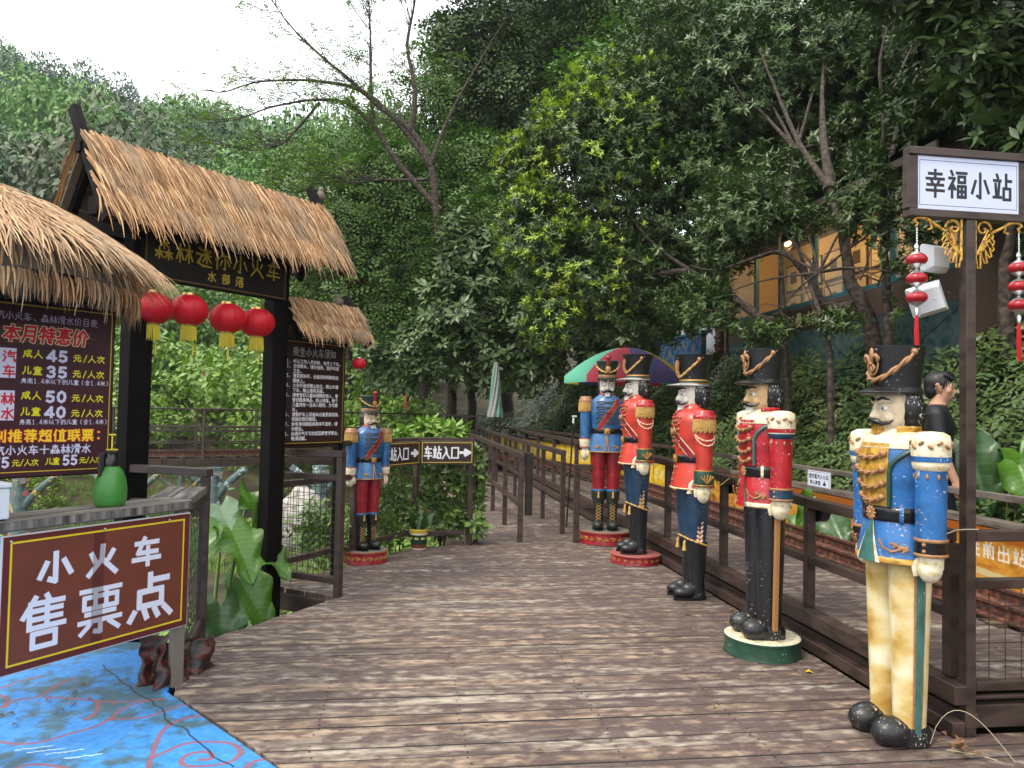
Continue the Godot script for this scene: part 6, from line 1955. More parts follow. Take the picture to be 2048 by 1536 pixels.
	if kind == "A": b.loft(HAT + [[1.777, 0.119, 0.125], [1.770, 0.112, 0.118]], 32, 2)
	elif kind == "B": b.loft([[1.565, 0.094, 0.098], [1.62, 0.096, 0.100], [1.70, 0.108, 0.114], [1.785, 0.134, 0.142], [1.787, 0.130, 0.138], [1.780, 0.124, 0.130]], 32, 2)
	else: b.loft([[1.565, 0.090, 0.094], [1.60, 0.092, 0.096], [1.68, 0.103, 0.108], [1.735, 0.113, 0.119], [1.74, 0.116, 0.122], [1.75, 0.114, 0.120], [1.744, 0.106, 0.112]], 32, 2)
	P.call("hat", b, o.hat)
	var hr: Array = HAT if kind == "A" else ([[1.565, 0.094, 0.098], [1.62, 0.096, 0.100], [1.70, 0.108, 0.114], [1.785, 0.134, 0.142]] if kind == "B" else [[1.565, 0.090, 0.094], [1.60, 0.092, 0.096], [1.68, 0.103, 0.108], [1.735, 0.113, 0.119]])
	if kind != "A":
		P.call("hat_band", band(hr, 1.568, 1.602, 0.005, 0.0, TAU, 30), "bronze_paint" if kind == "C" else "gold_paint")
		if kind == "B": P.call("hat_band", band(hr, 1.580, 1.592, 0.008, 0.0, TAU, 30), "green_paint")
	b = Mb.new()
	var pts := []
	var top_y := 1.745 if kind != "C" else 1.705
	for k in 11:
		var a := lerpf(-1.5, 1.5, k / 10.0)
		pts.append(on_loft(hr, top_y - (0.125 if kind != "C" else 0.08) * cos(a * 1.0), a, 0.010))
	rope(b, pts, 0.012 if kind == "A" else 0.009)
	P.call("hat_cord", b, "bronze_paint" if kind == "A" else "fringe_gold")
	for sd in [-1.0, 1.0]:
		b = Mb.new()
		b.ball(on_loft(hr, top_y + 0.002, sd * 1.52, 0.010), Vector3.ONE * 0.016, 9, 7)
		P.call("hat_button", b, "bronze_paint")
	# emblem
	b = Mb.new()
	var ec := on_loft(hr, 1.702 if kind == "A" else 1.69, 0.0, 0.012)
	if kind == "A":
		b.ball(ec + Vector3(0, 0.038, 0), Vector3(0.013, 0.030, 0.010), 8, 7)
		for sd in [-1.0, 1.0]:
			b.tube([ec + Vector3(sd * 0.006, -0.006, 0.004), ec + Vector3(sd * 0.016, 0.022, 0.006), ec + Vector3(sd * 0.032, 0.030, 0.004), ec + Vector3(sd * 0.044, 0.018, 0.0), ec + Vector3(sd * 0.038, 0.002, 0.0)], [0.006, 0.010, 0.012, 0.011, 0.006], 7)
			b.tube([ec + Vector3(sd * 0.006, -0.008, 0.002), ec + Vector3(sd * 0.02, -0.022, 0.0), ec + Vector3(sd * 0.012, -0.040, 0.0)], [0.005, 0.008, 0.003], 6)
		b.ball(ec + Vector3(0, -0.03, 0), Vector3(0.008, 0.022, 0.008), 7, 6)
		b.ball(ec + Vector3(0, -0.006, 0.006), Vector3(0.014, 0.008, 0.008), 8, 6)
		var ring := []
		for k in 17: ring.append(ec + Vector3(sin(TAU * k / 16.0) * 0.036, -0.012 + cos(TAU * k / 16.0) * 0.046, -0.006))
		b.tube(ring, 0.0045, 5, false)
	elif kind == "B":
		for k in 7:
			var a := PI * (0.1 + 0.8 * k / 6.0)
			b.tube([ec + Vector3(0, -0.05, 0), ec + Vector3(cos(a) * 0.022, -0.01 + sin(a) * 0.015, 0.004), ec + Vector3(cos(a) * 0.036, 0.02 + sin(a) * 0.035, 0.002)], [0.006, 0.009, 0.005], 6)
		b.ball(ec + Vector3(0, -0.035, 0.004), Vector3(0.02, 0.026, 0.009), 9, 7)
	else:
		b.ball(ec + Vector3(0, -0.03, 0.0), Vector3(0.024, 0.030, 0.009), 12, 8)
		for k in 12:
			var a := TAU * k / 12.0
			b.ball(ec + Vector3(cos(a) * 0.025, -0.03 + sin(a) * 0.031, 0.001), Vector3.ONE * 0.006, 6, 4)
	P.call("emblem", b, "bronze_paint" if kind != "C" else "gold_paint")
	if kind == "C":
		b = Mb.new()
		b.loft([[1.70, 0.014, 0.014, 0, 0.122], [1.735, 0.020, 0.020, 0, 0.126], [1.752, 0.014, 0.014, 0, 0.128], [1.765, 0.028, 0.026, 0, 0.130], [1.785, 0.032, 0.028, 0, 0.130], [1.797, 0.018, 0.018, 0, 0.130]], 14, 3)
		P.call("plume", b, "trouser_red")
	return t

func make_soldiers() -> void:
	for p in [["shoe_paint", lin(0.016, 0.017, 0.018), 0.38, M.blue_paint.detail_albedo], ["boot_paint", lin(0.012, 0.013, 0.015), 0.34, M.green_paint.detail_albedo], ["hair_paint", lin(0.010, 0.0105, 0.012), 0.3, M.many_chips]]:
		var m := mat(p[0], p[1], p[2])
		triplanar(m, M.red_paint.albedo_texture, 2.0)
		m.detail_enabled = true
		m.detail_albedo = p[3]
	mat("staff_wood", lin(0.33, 0.16, 0.055), 0.55)
	mat("braid_paint", lin(0.06, 0.045, 0.03), 0.4)
	mat("brim_silver", lin(0.45, 0.47, 0.46), 0.35, {"metallic": 0.4})
	mat("olive_boot", lin(0.020, 0.023, 0.018), 0.5)
	var blue := {"kind": "A", "leg": "stained_paint", "stripe": "teal_paint", "stripe_edge": "bronze_paint", "skirt": "blue_paint", "hem": "ochre_paint", "coat": "blue_paint", "chest": "ochre_paint", "inset": "teal_paint", "inset_edge": "cream_paint", "piping": "green_paint", "yoke": "cream_paint", "loop": "blue_paint", "sleeve": "blue_paint", "sleeve_band": "blue_paint", "puff": "cream_paint", "cuff": "gloss_black", "face": "face_paint", "jaw": "ochre_paint", "collar": "ochre_paint", "hat": "black_paint"}
	soldier("toy soldier in ochre and blue coat with yellowed white trousers beside the sign post", Vector3(2.26, 0, -3.28), Vector2(-1, 0.04), 1.0, blue)
	var red := blue.duplicate()
	red.merge({"leg": "black_paint", "skirt": "red_paint", "hem": "cream_paint", "coat": "red_paint", "chest": "red_paint", "inset": "red_paint", "inset_edge": "teal_paint", "piping": "teal_paint", "loop": "cream_paint", "sleeve": "red_paint", "sleeve_band": "red_paint", "puff": "navy_paint", "cuff": "navy_paint", "face": "face_tan", "jaw": "eye_white", "collar": "red_paint", "staff": true, "base_h": 0.105, "base_r": 0.235, "base_paint": "green_paint", "base_top": "cream_paint"}, true)
	red.erase("stripe")
	soldier("toy soldier in crimson coat and black trousers on a round green base", Vector3(2.21, 0, -4.50), Vector2(-1, 0.0), 0.985, red)
	var guard := {"kind": "B", "leg": "navy_paint", "plait": "pink_cream", "skirt": "scarlet_paint", "hem": "cream_paint", "coat": "scarlet_paint", "sash": "trouser_red", "sash_from": -0.75, "sash_to": 1.15, "sleeve": "scarlet_paint", "epaulette": "red_paint", "face": "face_white", "jaw": "eye_white", "hat": "black_paint", "brim": "brim_silver"}
	soldier("toy soldier in scarlet coat with pink plaited trouser stripe, standing without a base", Vector3(2.29, 0, -5.88), Vector2(-1, -0.02), 1.073, guard)
	var guard2 := guard.duplicate()
	guard2.merge({"plait": "fringe_gold", "base_h": 0.085, "base_r": 0.25, "base_paint": "trouser_red", "base_top": "base_pink", "base_scroll": "gold_paint"}, true)
	mat("base_pink", lin(0.30, 0.09, 0.08), 0.6)
	soldier("toy soldier in scarlet coat with golden plaited trouser stripe on a red base", Vector3(2.27, 0, -7.30), Vector2(-1, 0.0), 1.08, guard2)
	var hussar := {"kind": "C", "leg": "trouser_red", "skirt": "sky_paint", "hem": "gold_paint", "coat": "sky_paint", "sash": "trouser_red", "sash_from": 0.75, "sash_to": -0.55, "sleeve": "sky_paint", "epaulette": "bronze_paint", "face": "face_white", "jaw": "eye_white", "hat": "bottle_paint", "brim": "bottle_paint", "boot": "olive_boot", "base_h": 0.14, "base_r": 0.285, "base_paint": "trouser_red", "base_top": "base_stone", "base_scroll": "gold_paint"}
	mat("base_stone", lin(0.15, 0.14, 0.11), 0.8)
	soldier("toy soldier in blue coat and red trousers beside the scarlet guards", Vector3(2.26, 0, -8.40), Vector2(-0.22, 1), 1.075, hussar)
	var h2 := hussar.duplicate()
	h2.merge({"base_h": 0.115, "base_r": 0.205, "boot": "boot_paint", "face": "face_paint"}, true)
	soldier("small toy soldier in blue coat and red trousers beside the thatched gate", Vector3(-0.315, 0, -7.40), Vector2(0.52, 0.85), 0.825, h2)

# ---------------------------------------------------------------- foliage
func cluster(kind: String) -> Mb:      # a twig's worth of leaves, about one unit of spread is metres
	var b := Mb.new()
	var r := RandomNumberGenerator.new()
	r.seed = kind.hash()
	var tint := func():
		var k := r.randf_range(0.75, 1.3)
		b.col = Color(k * r.randf_range(0.92, 1.1), k, k * r.randf_range(0.85, 1.1))
	if kind == "rosette":                     # whorl of long leaves at a shoot's end
		for i in 15:
			tint.call()
			var a := i * 2.4 + r.randf_range(-0.3, 0.3)
			var el := r.randf_range(-0.6, 1.1)
			var d := Vector3(cos(a) * cos(el), sin(el), sin(a) * cos(el))
			b.blade(Vector3(r.randf_range(-0.03, 0.03), -0.06 + 0.009 * i, r.randf_range(-0.03, 0.03)), d, Vector3.UP, r.randf_range(0.07, 0.16), r.randf_range(0.026, 0.048), 0.15)
	elif kind == "spray":                     # small leaves either side of a few twigs
		for j in 3:
			var d0 := Vector3(cos(j * 2.1), r.randf_range(0.1, 0.5), sin(j * 2.1)).normalized()
			for i in 6:
				tint.call()
				var p := d0 * (0.04 + i * 0.045) + Vector3.DOWN * 0.004 * i * i
				var s := d0.cross(Vector3.UP).normalized() * (1 if i % 2 else -1)
				var d := (d0 * 0.6 + s + Vector3(0, r.randf_range(-0.3, 0.4), 0)).normalized()
				b.blade(p, d, (Vector3.UP + s * 0.3).normalized(), r.randf_range(0.07, 0.10), r.randf_range(0.034, 0.046), 0.12)
	elif kind == "broad":
		for i in 7:
			tint.call()
			var a := i * 2.4
			var d := Vector3(cos(a), r.randf_range(-0.35, 0.5), sin(a)).normalized()
			b.blade(d * r.randf_range(0.01, 0.06), d, Vector3.UP, r.randf_range(0.13, 0.19), r.randf_range(0.06, 0.085), 0.12)
	elif kind == "grass":
		for i in 9:
			tint.call()
			var a := i * 2.4
			var d := Vector3(cos(a) * 0.45, 1.0, sin(a) * 0.45).normalized()
			b.blade(Vector3(cos(a), 0, sin(a)) * 0.04, d, Vector3(cos(a), 0.2, sin(a)), r.randf_range(0.10, 0.2), 0.012, 0.1)
	elif kind == "fern":
		for j in 5:
			var a := j * 1.26 + r.randf()
			var out := Vector3(cos(a), 0, sin(a))
			for i in 7:
				tint.call()
				var p := out * (0.05 + i * 0.055) + Vector3.UP * (0.16 * sin(i / 6.0 * 2.4))
				for s in [-1.0, 1.0]:
					var d: Vector3 = (out.cross(Vector3.UP) * s + out * 0.5).normalized()
					b.blade(p, d, Vector3.UP, 0.11 * (1.0 - i * 0.09), 0.028, 0.0)
	return b

func place_leaves(blobs: Array, per_m2: float, size: float, gap: float, seed_n: int, outer := 0.4, up_mix := 0.6) -> Array:
	# transforms spread through ellipsoids [x, y, z, rx, ry(, rz)]; patches of noise leave gaps
	var f := noise(seed_n, 0.9, 2)
	var out := []
	for q in blobs:
		var rx: float = q[3]
		var ry: float = q[4]
		var rz: float = q[5] if q.size() > 5 else rx * 0.8
		var n := int(per_m2 * 4.0 * PI * pow((pow(rx * ry, 1.6) + pow(rx * rz, 1.6) + pow(ry * rz, 1.6)) / 3.0, 1.0 / 1.6))
		for i in n:
			var z := rng.randf_range(-1.0, 1.0)
			var a := rng.randf() * TAU
			var d := Vector3(sqrt(1 - z * z) * cos(a), z, sqrt(1 - z * z) * sin(a))
			var bump := 1.0 + 0.28 * f.get_noise_3d(d.x * 2.2 + q[0], d.y * 2.2 + q[1], d.z * 2.2 + q[2])
			var p := Vector3(q[0], q[1], q[2]) + d * Vector3(rx, ry, rz) * pow(rng.randf(), outer) * bump
			if f.get_noise_3dv(p * 1.1) < -0.32 + gap * 0.6: continue
			var u := (d * Vector3(1.0 / rx, 1.0 / ry, 1.0 / rz).normalized() + Vector3.UP * up_mix + Vector3(rng.randf_range(-0.5, 0.5), rng.randf_range(-0.3, 0.3), rng.randf_range(-0.5, 0.5))).normalized()
			var x := u.cross(Vector3(rng.randf_range(-1, 1), rng.randf_range(-1, 1), rng.randf_range(-1, 1))).normalized()
			var s := size * rng.randf_range(0.75, 1.3)
			out.append(Transform3D(Basis(x, u, x.cross(u)).scaled(Vector3.ONE * s), p))
	return out

func leaf_tints(where: Array, seed_n: int, spread := 0.35, warm := 0.0) -> Array:
	var f := noise(seed_n + 50, 0.45, 2)
	var out := []
	for t in where:
		var k: float = 1.0 + spread * f.get_noise_3dv(t.origin) * 1.6 + rng.randf_range(-0.18, 0.18)
		var y := rng.randf_range(-0.1, 0.12) + warm
		out.append(Color(k * (1.0 + y), k, k * (1.0 - y * 0.6)))
	return out

func limbs(paths: Array, sides := 9) -> Mb:   # [points, start radius, end radius]
	var b := Mb.new()
	for q in paths:
		var pts: Array = q[0]
		var fine := []
		var rad := []
		var n := pts.size()
		for i in n - 1:
			for j in 4:
				fine.append(pts[i].cubic_interpolate(pts[i + 1], pts[maxi(i - 1, 0)], pts[mini(i + 2, n - 1)], j / 4.0))
		fine.append(pts[-1])
		for i in fine.size():
			var t := float(i) / (fine.size() - 1)
			rad.append(lerpf(q[1], q[2] * 0.35, pow(t, 0.8)) * (1.0 + 0.07 * sin(i * 2.3)))
			if i > 0 and i < fine.size() - 1: fine[i] += Vector3(rng.randf_range(-1, 1), 0, rng.randf_range(-1, 1)) * rad[i] * 0.25
		b.tube(fine, rad, sides)
	return b

func twigs_to(blobs: Array, from: Vector3, n: int, r: float) -> Array:
	var out := []
	for q in blobs:
		var c := Vector3(q[0], q[1], q[2])
		for i in n:
			var e := c + Vector3(rng.randf_range(-0.85, 0.85) * q[3], rng.randf_range(-0.7, 0.85) * q[4], rng.randf_range(-0.6, 0.6) * q[3])
			var a := c.lerp(from, rng.randf_range(0.1, 0.4)) + Vector3(rng.randf_range(-0.4, 0.4) * q[3], rng.randf_range(-0.5, 0.2) * q[4], rng.randf_range(-0.3, 0.3) * q[3])
			var m := a.lerp(e, 0.5) + Vector3(rng.randf_range(-0.2, 0.2), rng.randf_range(-0.1, 0.25), rng.randf_range(-0.2, 0.2))
			out.append([[a, m, e], r * 0.8, r * 0.2])
		out.append([[from, from.lerp(c, 0.5) + Vector3(0, 0.1, 0), c], r * 1.6, r * 0.5])
	return out

func tree(called: String, label: String, group: String, base: Vector3, paths: Array, blobs: Array, mesh_of: Mb, material: Material, per: float, size: float, gap: float, seed_n: int, warm := 0.0, bark := "bark") -> Node3D:
	var t := thing(called, label, "tree", base, 0.0, group)
	var shift := func(a: Array) -> Array:
		var out := []
		for q in a:
			var pts := []
			for p in q[0]: pts.append(p - base)
			out.append([pts, q[1], q[2]])
		return out
	put("trunk", limbs(shift.call(paths)), M[bark], t)
	var where := place_leaves(blobs, per, size, gap, seed_n)
	var tints := leaf_tints(where, seed_n, 0.35, warm)
	for i in where.size(): where[i].origin -= base
	bake("crown", mesh_of, material, where, tints, t)
	return t

func ground_v(x: float, z: float, sink := 0.15) -> Vector3:
	return Vector3(x, ground_y(x, z) - sink, z)

func make_trees() -> void:
	var rosette := cluster("rosette")
	var spray := cluster("spray")
	var broad := cluster("broad")
	mat("leaf_shoot", lin(0.34, 0.46, 0.06), 0.42, {"vertex_color_use_as_albedo": true, "backlight_enabled": true, "backlight": lin(0.34, 0.42, 0.04)})
	# evergreen with yellow shoots over the line
	var E := [[3.14, 5.77, -13.05, 1.31, 1.31], [2.26, 4.41, -12.72, 0.80, 0.93], [3.86, 6.85, -13.42, 1.36, 1.00], [4.63, 5.05, -13.37, 1.45, 1.55], [3.07, 3.67, -12.63, 1.10, 0.93], [2.36, 2.92, -12.25, 0.53, 0.49], [5.41, 6.41, -13.72, 1.41, 1.32], [4.33, 3.34, -12.97, 1.14, 0.70], [2.01, 5.75, -13.21, 0.53, 0.61]]
	var e0 := ground_v(5.65, -10.8)
	var e_paths := [[[e0, Vector3(5.60, 2.51, -10.90), Vector3(5.39, 3.00, -11.31), Vector3(5.04, 3.46, -11.85), Vector3(4.66, 3.83, -12.20), Vector3(4.05, 4.36, -12.47), Vector3(3.4, 5.4, -12.9)], 0.12, 0.035], [[Vector3(4.66, 3.83, -12.20), Vector3(4.3, 3.8, -12.4), Vector3(3.6, 3.7, -12.7), Vector3(2.6, 3.4, -12.4)], 0.07, 0.02], [[Vector3(5.04, 3.46, -11.85), Vector3(5.1, 4.8, -12.8), Vector3(5.0, 6.0, -13.5), Vector3(4.4, 7.0, -13.5)], 0.09, 0.03]]
	e_paths.append_array(twigs_to(E, Vector3(4.6, 4.6, -13.0), 5, 0.022))
	var t := tree("evergreen_tree", "evergreen tree with bright yellow-green shoots reaching over the train line", "trees round the station", e0, e_paths, E, rosette, M.leaf_dark, 74.0, 0.88, 0.0, 101)
	var shoots := []
	for q in place_leaves(E, 50.0, 0.72, 0.05, 105, 0.03, 1.0):
		var f: float = -(q.origin.x - 3.3) * 0.55 + (q.origin.y - 5.2) * 0.16 + (q.origin.z + 13.2) * 0.35 + 0.25
		if rng.randf() < clampf(f, 0.03, 1.0) * 0.85:
			q.origin -= e0
			shoots.append(q)
	bake("young_shoots", rosette, M.leaf_shoot, shoots, leaf_tints(shoots, 106, 0.2), t)

	# dark trees before the house
	var F := [[6.09, 7.62, -13.08, 1.82, 1.55], [7.25, 7.96, -12.40, 1.58, 1.05], [6.0, 5.35, -12.2, 1.0, 0.62], [5.2, 4.75, -11.6, 0.8, 0.5], [5.36, 8.62, -14.16, 1.56, 1.17], [7.01, 6.91, -12.97, 1.09, 0.91], [5.31, 4.22, -12.29, 0.66, 0.45], [7.28, 5.95, -11.96, 1.00, 0.70]]
	var f0 := ground_v(6.17, -9.08)
	var fp := [[[f0, Vector3(5.97, 2.71, -9.22), Vector3(5.82, 3.26, -9.43), Vector3(5.79, 3.81, -9.51), Vector3(5.74, 4.56, -9.80), Vector3(5.62, 5.38, -10.39), Vector3(5.60, 6.28, -10.97), Vector3(5.50, 7.28, -11.46)], 0.12, 0.035], [[Vector3(5.84, 2.9, -9.35), Vector3(5.71, 3.0, -9.86), Vector3(5.63, 3.50, -10.25), Vector3(5.42, 3.84, -10.57), Vector3(5.12, 3.78, -10.92), Vector3(4.76, 3.69, -11.38), Vector3(4.44, 3.80, -11.62)], 0.075, 0.02], [[Vector3(5.74, 4.56, -9.8), Vector3(6.2, 6.0, -10.8), Vector3(6.9, 7.6, -12.0)], 0.09, 0.03]]
	fp.append_array(twigs_to(F, Vector3(6.0, 5.6, -11.2), 7, 0.024))
	tree("dark_tree", "dark leaning tree with a crooked trunk in front of the house", "trees round the station", f0, fp, F, rosette, M.leaf_dark, 56.0, 0.95, 0.04, 111)
	var F2 := [[8.17, 6.98, -11.80, 1.27, 1.27], [7.90, 7.57, -10.81, 1.17, 0.78], [7.49, 5.38, -10.94, 0.60, 0.55], [7.49, 5.64, -9.92, 0.64, 0.7], [9.4, 7.2, -11.2, 1.5, 1.4], [9.6, 6.0, -9.6, 1.3, 1.3], [6.5, 5.3, -8.5, 0.8, 0.5], [6.7, 5.0, -7.6, 0.7, 0.6]]
	var f20 := ground_v(5.97, -8.6)
	var fp2 := [[[f20, Vector3(5.96, 2.31, -8.8), Vector3(6.02, 3.58, -8.98), Vector3(6.00, 4.37, -9.06), Vector3(6.10, 5.25, -9.12), Vector3(6.14, 6.18, -9.28), Vector3(6.44, 7.09, -9.41)], 0.075, 0.03], [[Vector3(6.02, 3.58, -8.98), Vector3(6.6, 5.4, -9.6), Vector3(7.6, 6.8, -10.4)], 0.06, 0.03]]
	fp2.append_array(twigs_to(F2, Vector3(6.6, 5.8, -9.8), 6, 0.02))
	tree("dark_tree", "straight dark tree beside the house, behind the white station sign", "trees round the station", f20, fp2, F2, rosette, M.leaf_dark, 56.0, 0.95, 0.02, 121)
	var f30 := ground_v(5.6, -10.55)
	var F3 := [[5.8, 5.1, -11.0, 0.5, 0.42], [5.3, 4.9, -11.2, 0.42, 0.33]]
	var fp3 := [[[f30, Vector3(5.59, 2.42, -10.70), Vector3(5.56, 3.47, -10.77), Vector3(5.56, 4.09, -10.85), Vector3(5.70, 4.9, -10.91)], 0.06, 0.03]]
	fp3.append_array(twigs_to(F3, Vector3(5.65, 4.5, -10.9), 5, 0.016))
	tree("dark_tree", "slim dark tree growing before the lit windows", "trees round the station", f30, fp3, F3, rosette, M.leaf_dark, 40.0, 1.1, 0.05, 125)
	var F4 := [[4.62, 4.24, -9.87, 0.75, 0.48], [5.58, 4.13, -8.72, 0.43, 0.68], [5.54, 3.06, -8.26, 0.29, 0.53], [4.16, 3.00, -10.48, 0.57, 0.43], [4.42, 3.94, -10.41, 0.43, 0.43], [5.98, 3.88, -8.17, 0.35, 0.53], [5.81, 3.03, -8.02, 0.17, 0.34], [5.19, 4.07, -9.59, 0.40, 0.23], [4.77, 2.55, -9.70, 0.47, 0.17], [5.37, 2.59, -8.91, 0.37, 0.16]]
	var f40 := ground_v(5.3, -9.0)
	var fp4 := [[[f40, Vector3(5.3, 2.2, -9.0), Vector3(5.2, 3.1, -9.3), Vector3(5.1, 4.2, -9.7), Vector3(5.2, 5.0, -9.8)], 0.055, 0.02]]
	fp4.append_array(twigs_to(F4, Vector3(5.25, 3.3, -9.2), 5, 0.014))
	tree("dark_tree", "young dark tree whose leaves half hide the lit windows", "trees round the station", f40, fp4, F4, rosette, M.leaf_dark, 85.0, 0.8, 0.03, 127)
	# broad-leaved tree over the sign post
	var K := [[6.37, 5.58, -7.55, 0.77, 0.83], [5.9, 6.0, -7.62, 0.55, 0.40], [7.10, 4.71, -7.48, 0.72, 0.88], [6.95, 3.8, -7.56, 0.35, 0.5], [7.79, 5.56, -7.35, 0.99, 1.21], [8.6, 5.0, -5.6, 1.3, 1.2], [8.9, 4.8, -3.4, 1.4, 1.2], [7.6, 6.4, -5.2, 1.2, 0.9], [8.4, 6.2, -8.8, 1.3, 1.1], [6.1, 6.5, -5.6, 1.5, 0.6], [6.6, 6.6, -3.2, 1.6, 0.7], [5.4, 6.7, -7.8, 1.3, 0.5], [7.0, 6.2, -0.8, 1.6, 0.8]]
	var k0 := ground_v(6.7, -7.66)
	var kp := [[[k0, Vector3(6.62, 2.22, -7.63), Vector3(6.55, 2.99, -7.62), Vector3(6.62, 3.88, -7.59), Vector3(6.60, 4.98, -7.54)], 0.13, 0.06], [[Vector3(6.62, 3.88, -7.59), Vector3(7.4, 4.8, -6.8), Vector3(8.4, 5.2, -5.2)], 0.08, 0.03]]
	kp.append_array(twigs_to(K, Vector3(6.8, 4.6, -7.4), 3, 0.02))
	tree("broadleaf_tree", "dark broad-leaved tree on the bank above the station sign", "trees round the station", k0, kp, K, broad, M.leaf_dark, 48.0, 0.95, 0.0, 131)
	# tall trees far behind
	var G := [[2.83, 12.80, -24.48, 2.60, 2.60], [1.4, 13.2, -24.68, 1.10, 1.3], [4.57, 13.97, -24.19, 2.60, 1.79], [2.25, 10.51, -24.64, 1.95, 1.79], [4.16, 11.04, -24.35, 1.79, 1.95]]
	var g0 := ground_v(3.2, -24.5)
	var gp := [[[g0, Vector3(3.1, 4.5, -24.5), Vector3(2.9, 8.0, -24.5), Vector3(3.0, 11.5, -24.4), Vector3(3.4, 14.0, -24.3)], 0.30, 0.08]]
	gp.append_array(twigs_to(G, Vector3(3.0, 9.5, -24.4), 5, 0.04))
	tree("tall_tree", "tall dark green tree rising behind the bare branches", "trees round the station", g0, gp, G, spray, M.leaf_dark, 17.0, 1.9, 0.05, 141)
	var G2 := [[6.49, 14.0, -23.90, 2.44, 1.6], [8.41, 14.4, -23.62, 2.44, 1.6], [7.0, 11.5, -22.5, 2.3, 2.0], [9.6, 11.6, -21.5, 2.6, 2.4], [5.6, 10.0, -20.5, 2.0, 1.8], [8.0, 9.6, -18.5, 2.2, 1.8], [11.0, 10.5, -17.0, 2.6, 2.2]]
	var g20 := ground_v(7.4, -21.0)
	var gp2 := [[[g20, Vector3(7.4, 6.0, -21.2), Vector3(7.2, 9.5, -21.6), Vector3(7.4, 13.0, -22.6)], 0.28, 0.07]]
	gp2.append_array(twigs_to(G2, Vector3(7.3, 9.6, -21.0), 5, 0.04))
	tree("tall_tree", "tall broad tree closing the slope behind the house", "trees round the station", g20, gp2, G2, spray, M.leaf_mid, 15.0, 1.9, 0.0, 145)
	# lighter trees beyond the bridge
	var H := [[-1.63, 6.50, -22.29, 2.00, 1.71], [-2.85, 7.04, -22.44, 1.07, 1.00], [-0.73, 4.51, -22.23, 1.71, 1.57], [-2.23, 4.91, -22.42, 1.43, 1.43], [-3.38, 8.4, -23.47, 0.90, 0.75]]
	var h0 := ground_v(-1.6, -22.4)
	var hp := [[[h0, Vector3(-1.55, 2.6, -22.4), Vector3(-1.7, 4.6, -22.3), Vector3(-1.6, 6.8, -22.3)], 0.17, 0.05]]
	hp.append_array(twigs_to(H, Vector3(-1.6, 4.4, -22.3), 5, 0.03))
	tree("light_tree", "light green small-leaved tree beyond the bridge, nearest the gate's roof", "trees round the station", h0, hp, H, spray, M.leaf_mid, 20.0, 1.5, 0.10, 151, 0.04)
	var H2 := [[-0.24, 7.67, -22.05, 1.71, 1.43], [0.51, 5.68, -22.01, 1.71, 1.71], [1.18, 7.27, -21.86, 1.43, 1.43], [1.72, 8.42, -21.75, 1.29, 1.14], [0.9, 3.8, -22.2, 1.5, 1.1]]
	var h20 := ground_v(0.6, -22.0)
	var hp2 := [[[h20, Vector3(0.55, 2.6, -22.0), Vector3(0.5, 4.8, -22.0), Vector3(0.7, 7.2, -21.9)], 0.18, 0.05]]
	hp2.append_array(twigs_to(H2, Vector3(0.5, 5.0, -22.0), 5, 0.03))
	tree("light_tree", "green small-leaved tree filling the middle behind the bare branches", "trees round the station", h20, hp2, H2, spray, M.leaf_mid, 20.0, 1.5, 0.06, 155)
	var H3 := [[-2.76, 9.27, -24.37, 1.09, 0.78], [-1.47, 9.27, -23.18, 1.34, 1.05], [-0.31, 10.04, -22.99, 1.34, 1.34], [0.56, 11.10, -22.83, 1.05, 1.19], [-0.40, 8.23, -22.05, 1.29, 0.86], [-3.98, 8.47, -24.57, 0.78, 0.62], [-1.80, 7.78, -22.27, 1.00, 0.71], [2.48, 6.89, -20.68, 1.23, 1.23], [1.73, 6.36, -19.80, 0.91, 0.78]]
	var h30 := ground_v(-0.6, -23.2)
	var hp3 := [[[h30, Vector3(-0.6, 4.0, -23.1), Vector3(-0.5, 7.0, -23.0), Vector3(-0.3, 10.0, -23.0)], 0.15, 0.04]]
	hp3.append_array(twigs_to(H3, Vector3(-0.5, 7.5, -23.0), 5, 0.03))
	tree("light_tree", "open-crowned green tree right behind the bare branches", "trees round the station", h30, hp3, H3, spray, M.leaf_mid, 15.0, 1.35, 0.16, 157, 0.05)
	# understorey tree in the middle with a curved trunk
	var I := [[1.37, 3.88, -17.91, 1.29, 1.17], [2.16, 4.71, -17.77, 1.05, 1.17], [0.59, 2.81, -18.06, 1.17, 0.82], [1.98, 2.72, -17.87, 1.29, 0.94], [-0.21, 2.44, -18.18, 0.94, 0.70], [2.91, 2.75, -17.74, 0.94, 0.94], [1.34, 5.28, -17.87, 0.82, 0.82], [3.2, 3.9, -16.8, 1.0, 1.0]]
	var i0 := ground_v(1.85, -21.0)
	var ip := [[[i0, Vector3(1.79, 0.97, -20.2), Vector3(1.65, 2.13, -19.4), Vector3(1.34, 2.8, -18.6), Vector3(1.0, 3.4, -18.1), Vector3(0.79, 4.3, -17.99)], 0.17, 0.05]]
	ip.append_array(twigs_to(I, Vector3(1.4, 3.2, -18.2), 4, 0.025))
	tree("curved_tree", "dark glossy tree with a curved trunk hanging over the far railing", "trees round the station", i0, ip, I, broad, M.leaf_dark, 34.0, 1.15, 0.04, 161)
	bare_tree(spray)
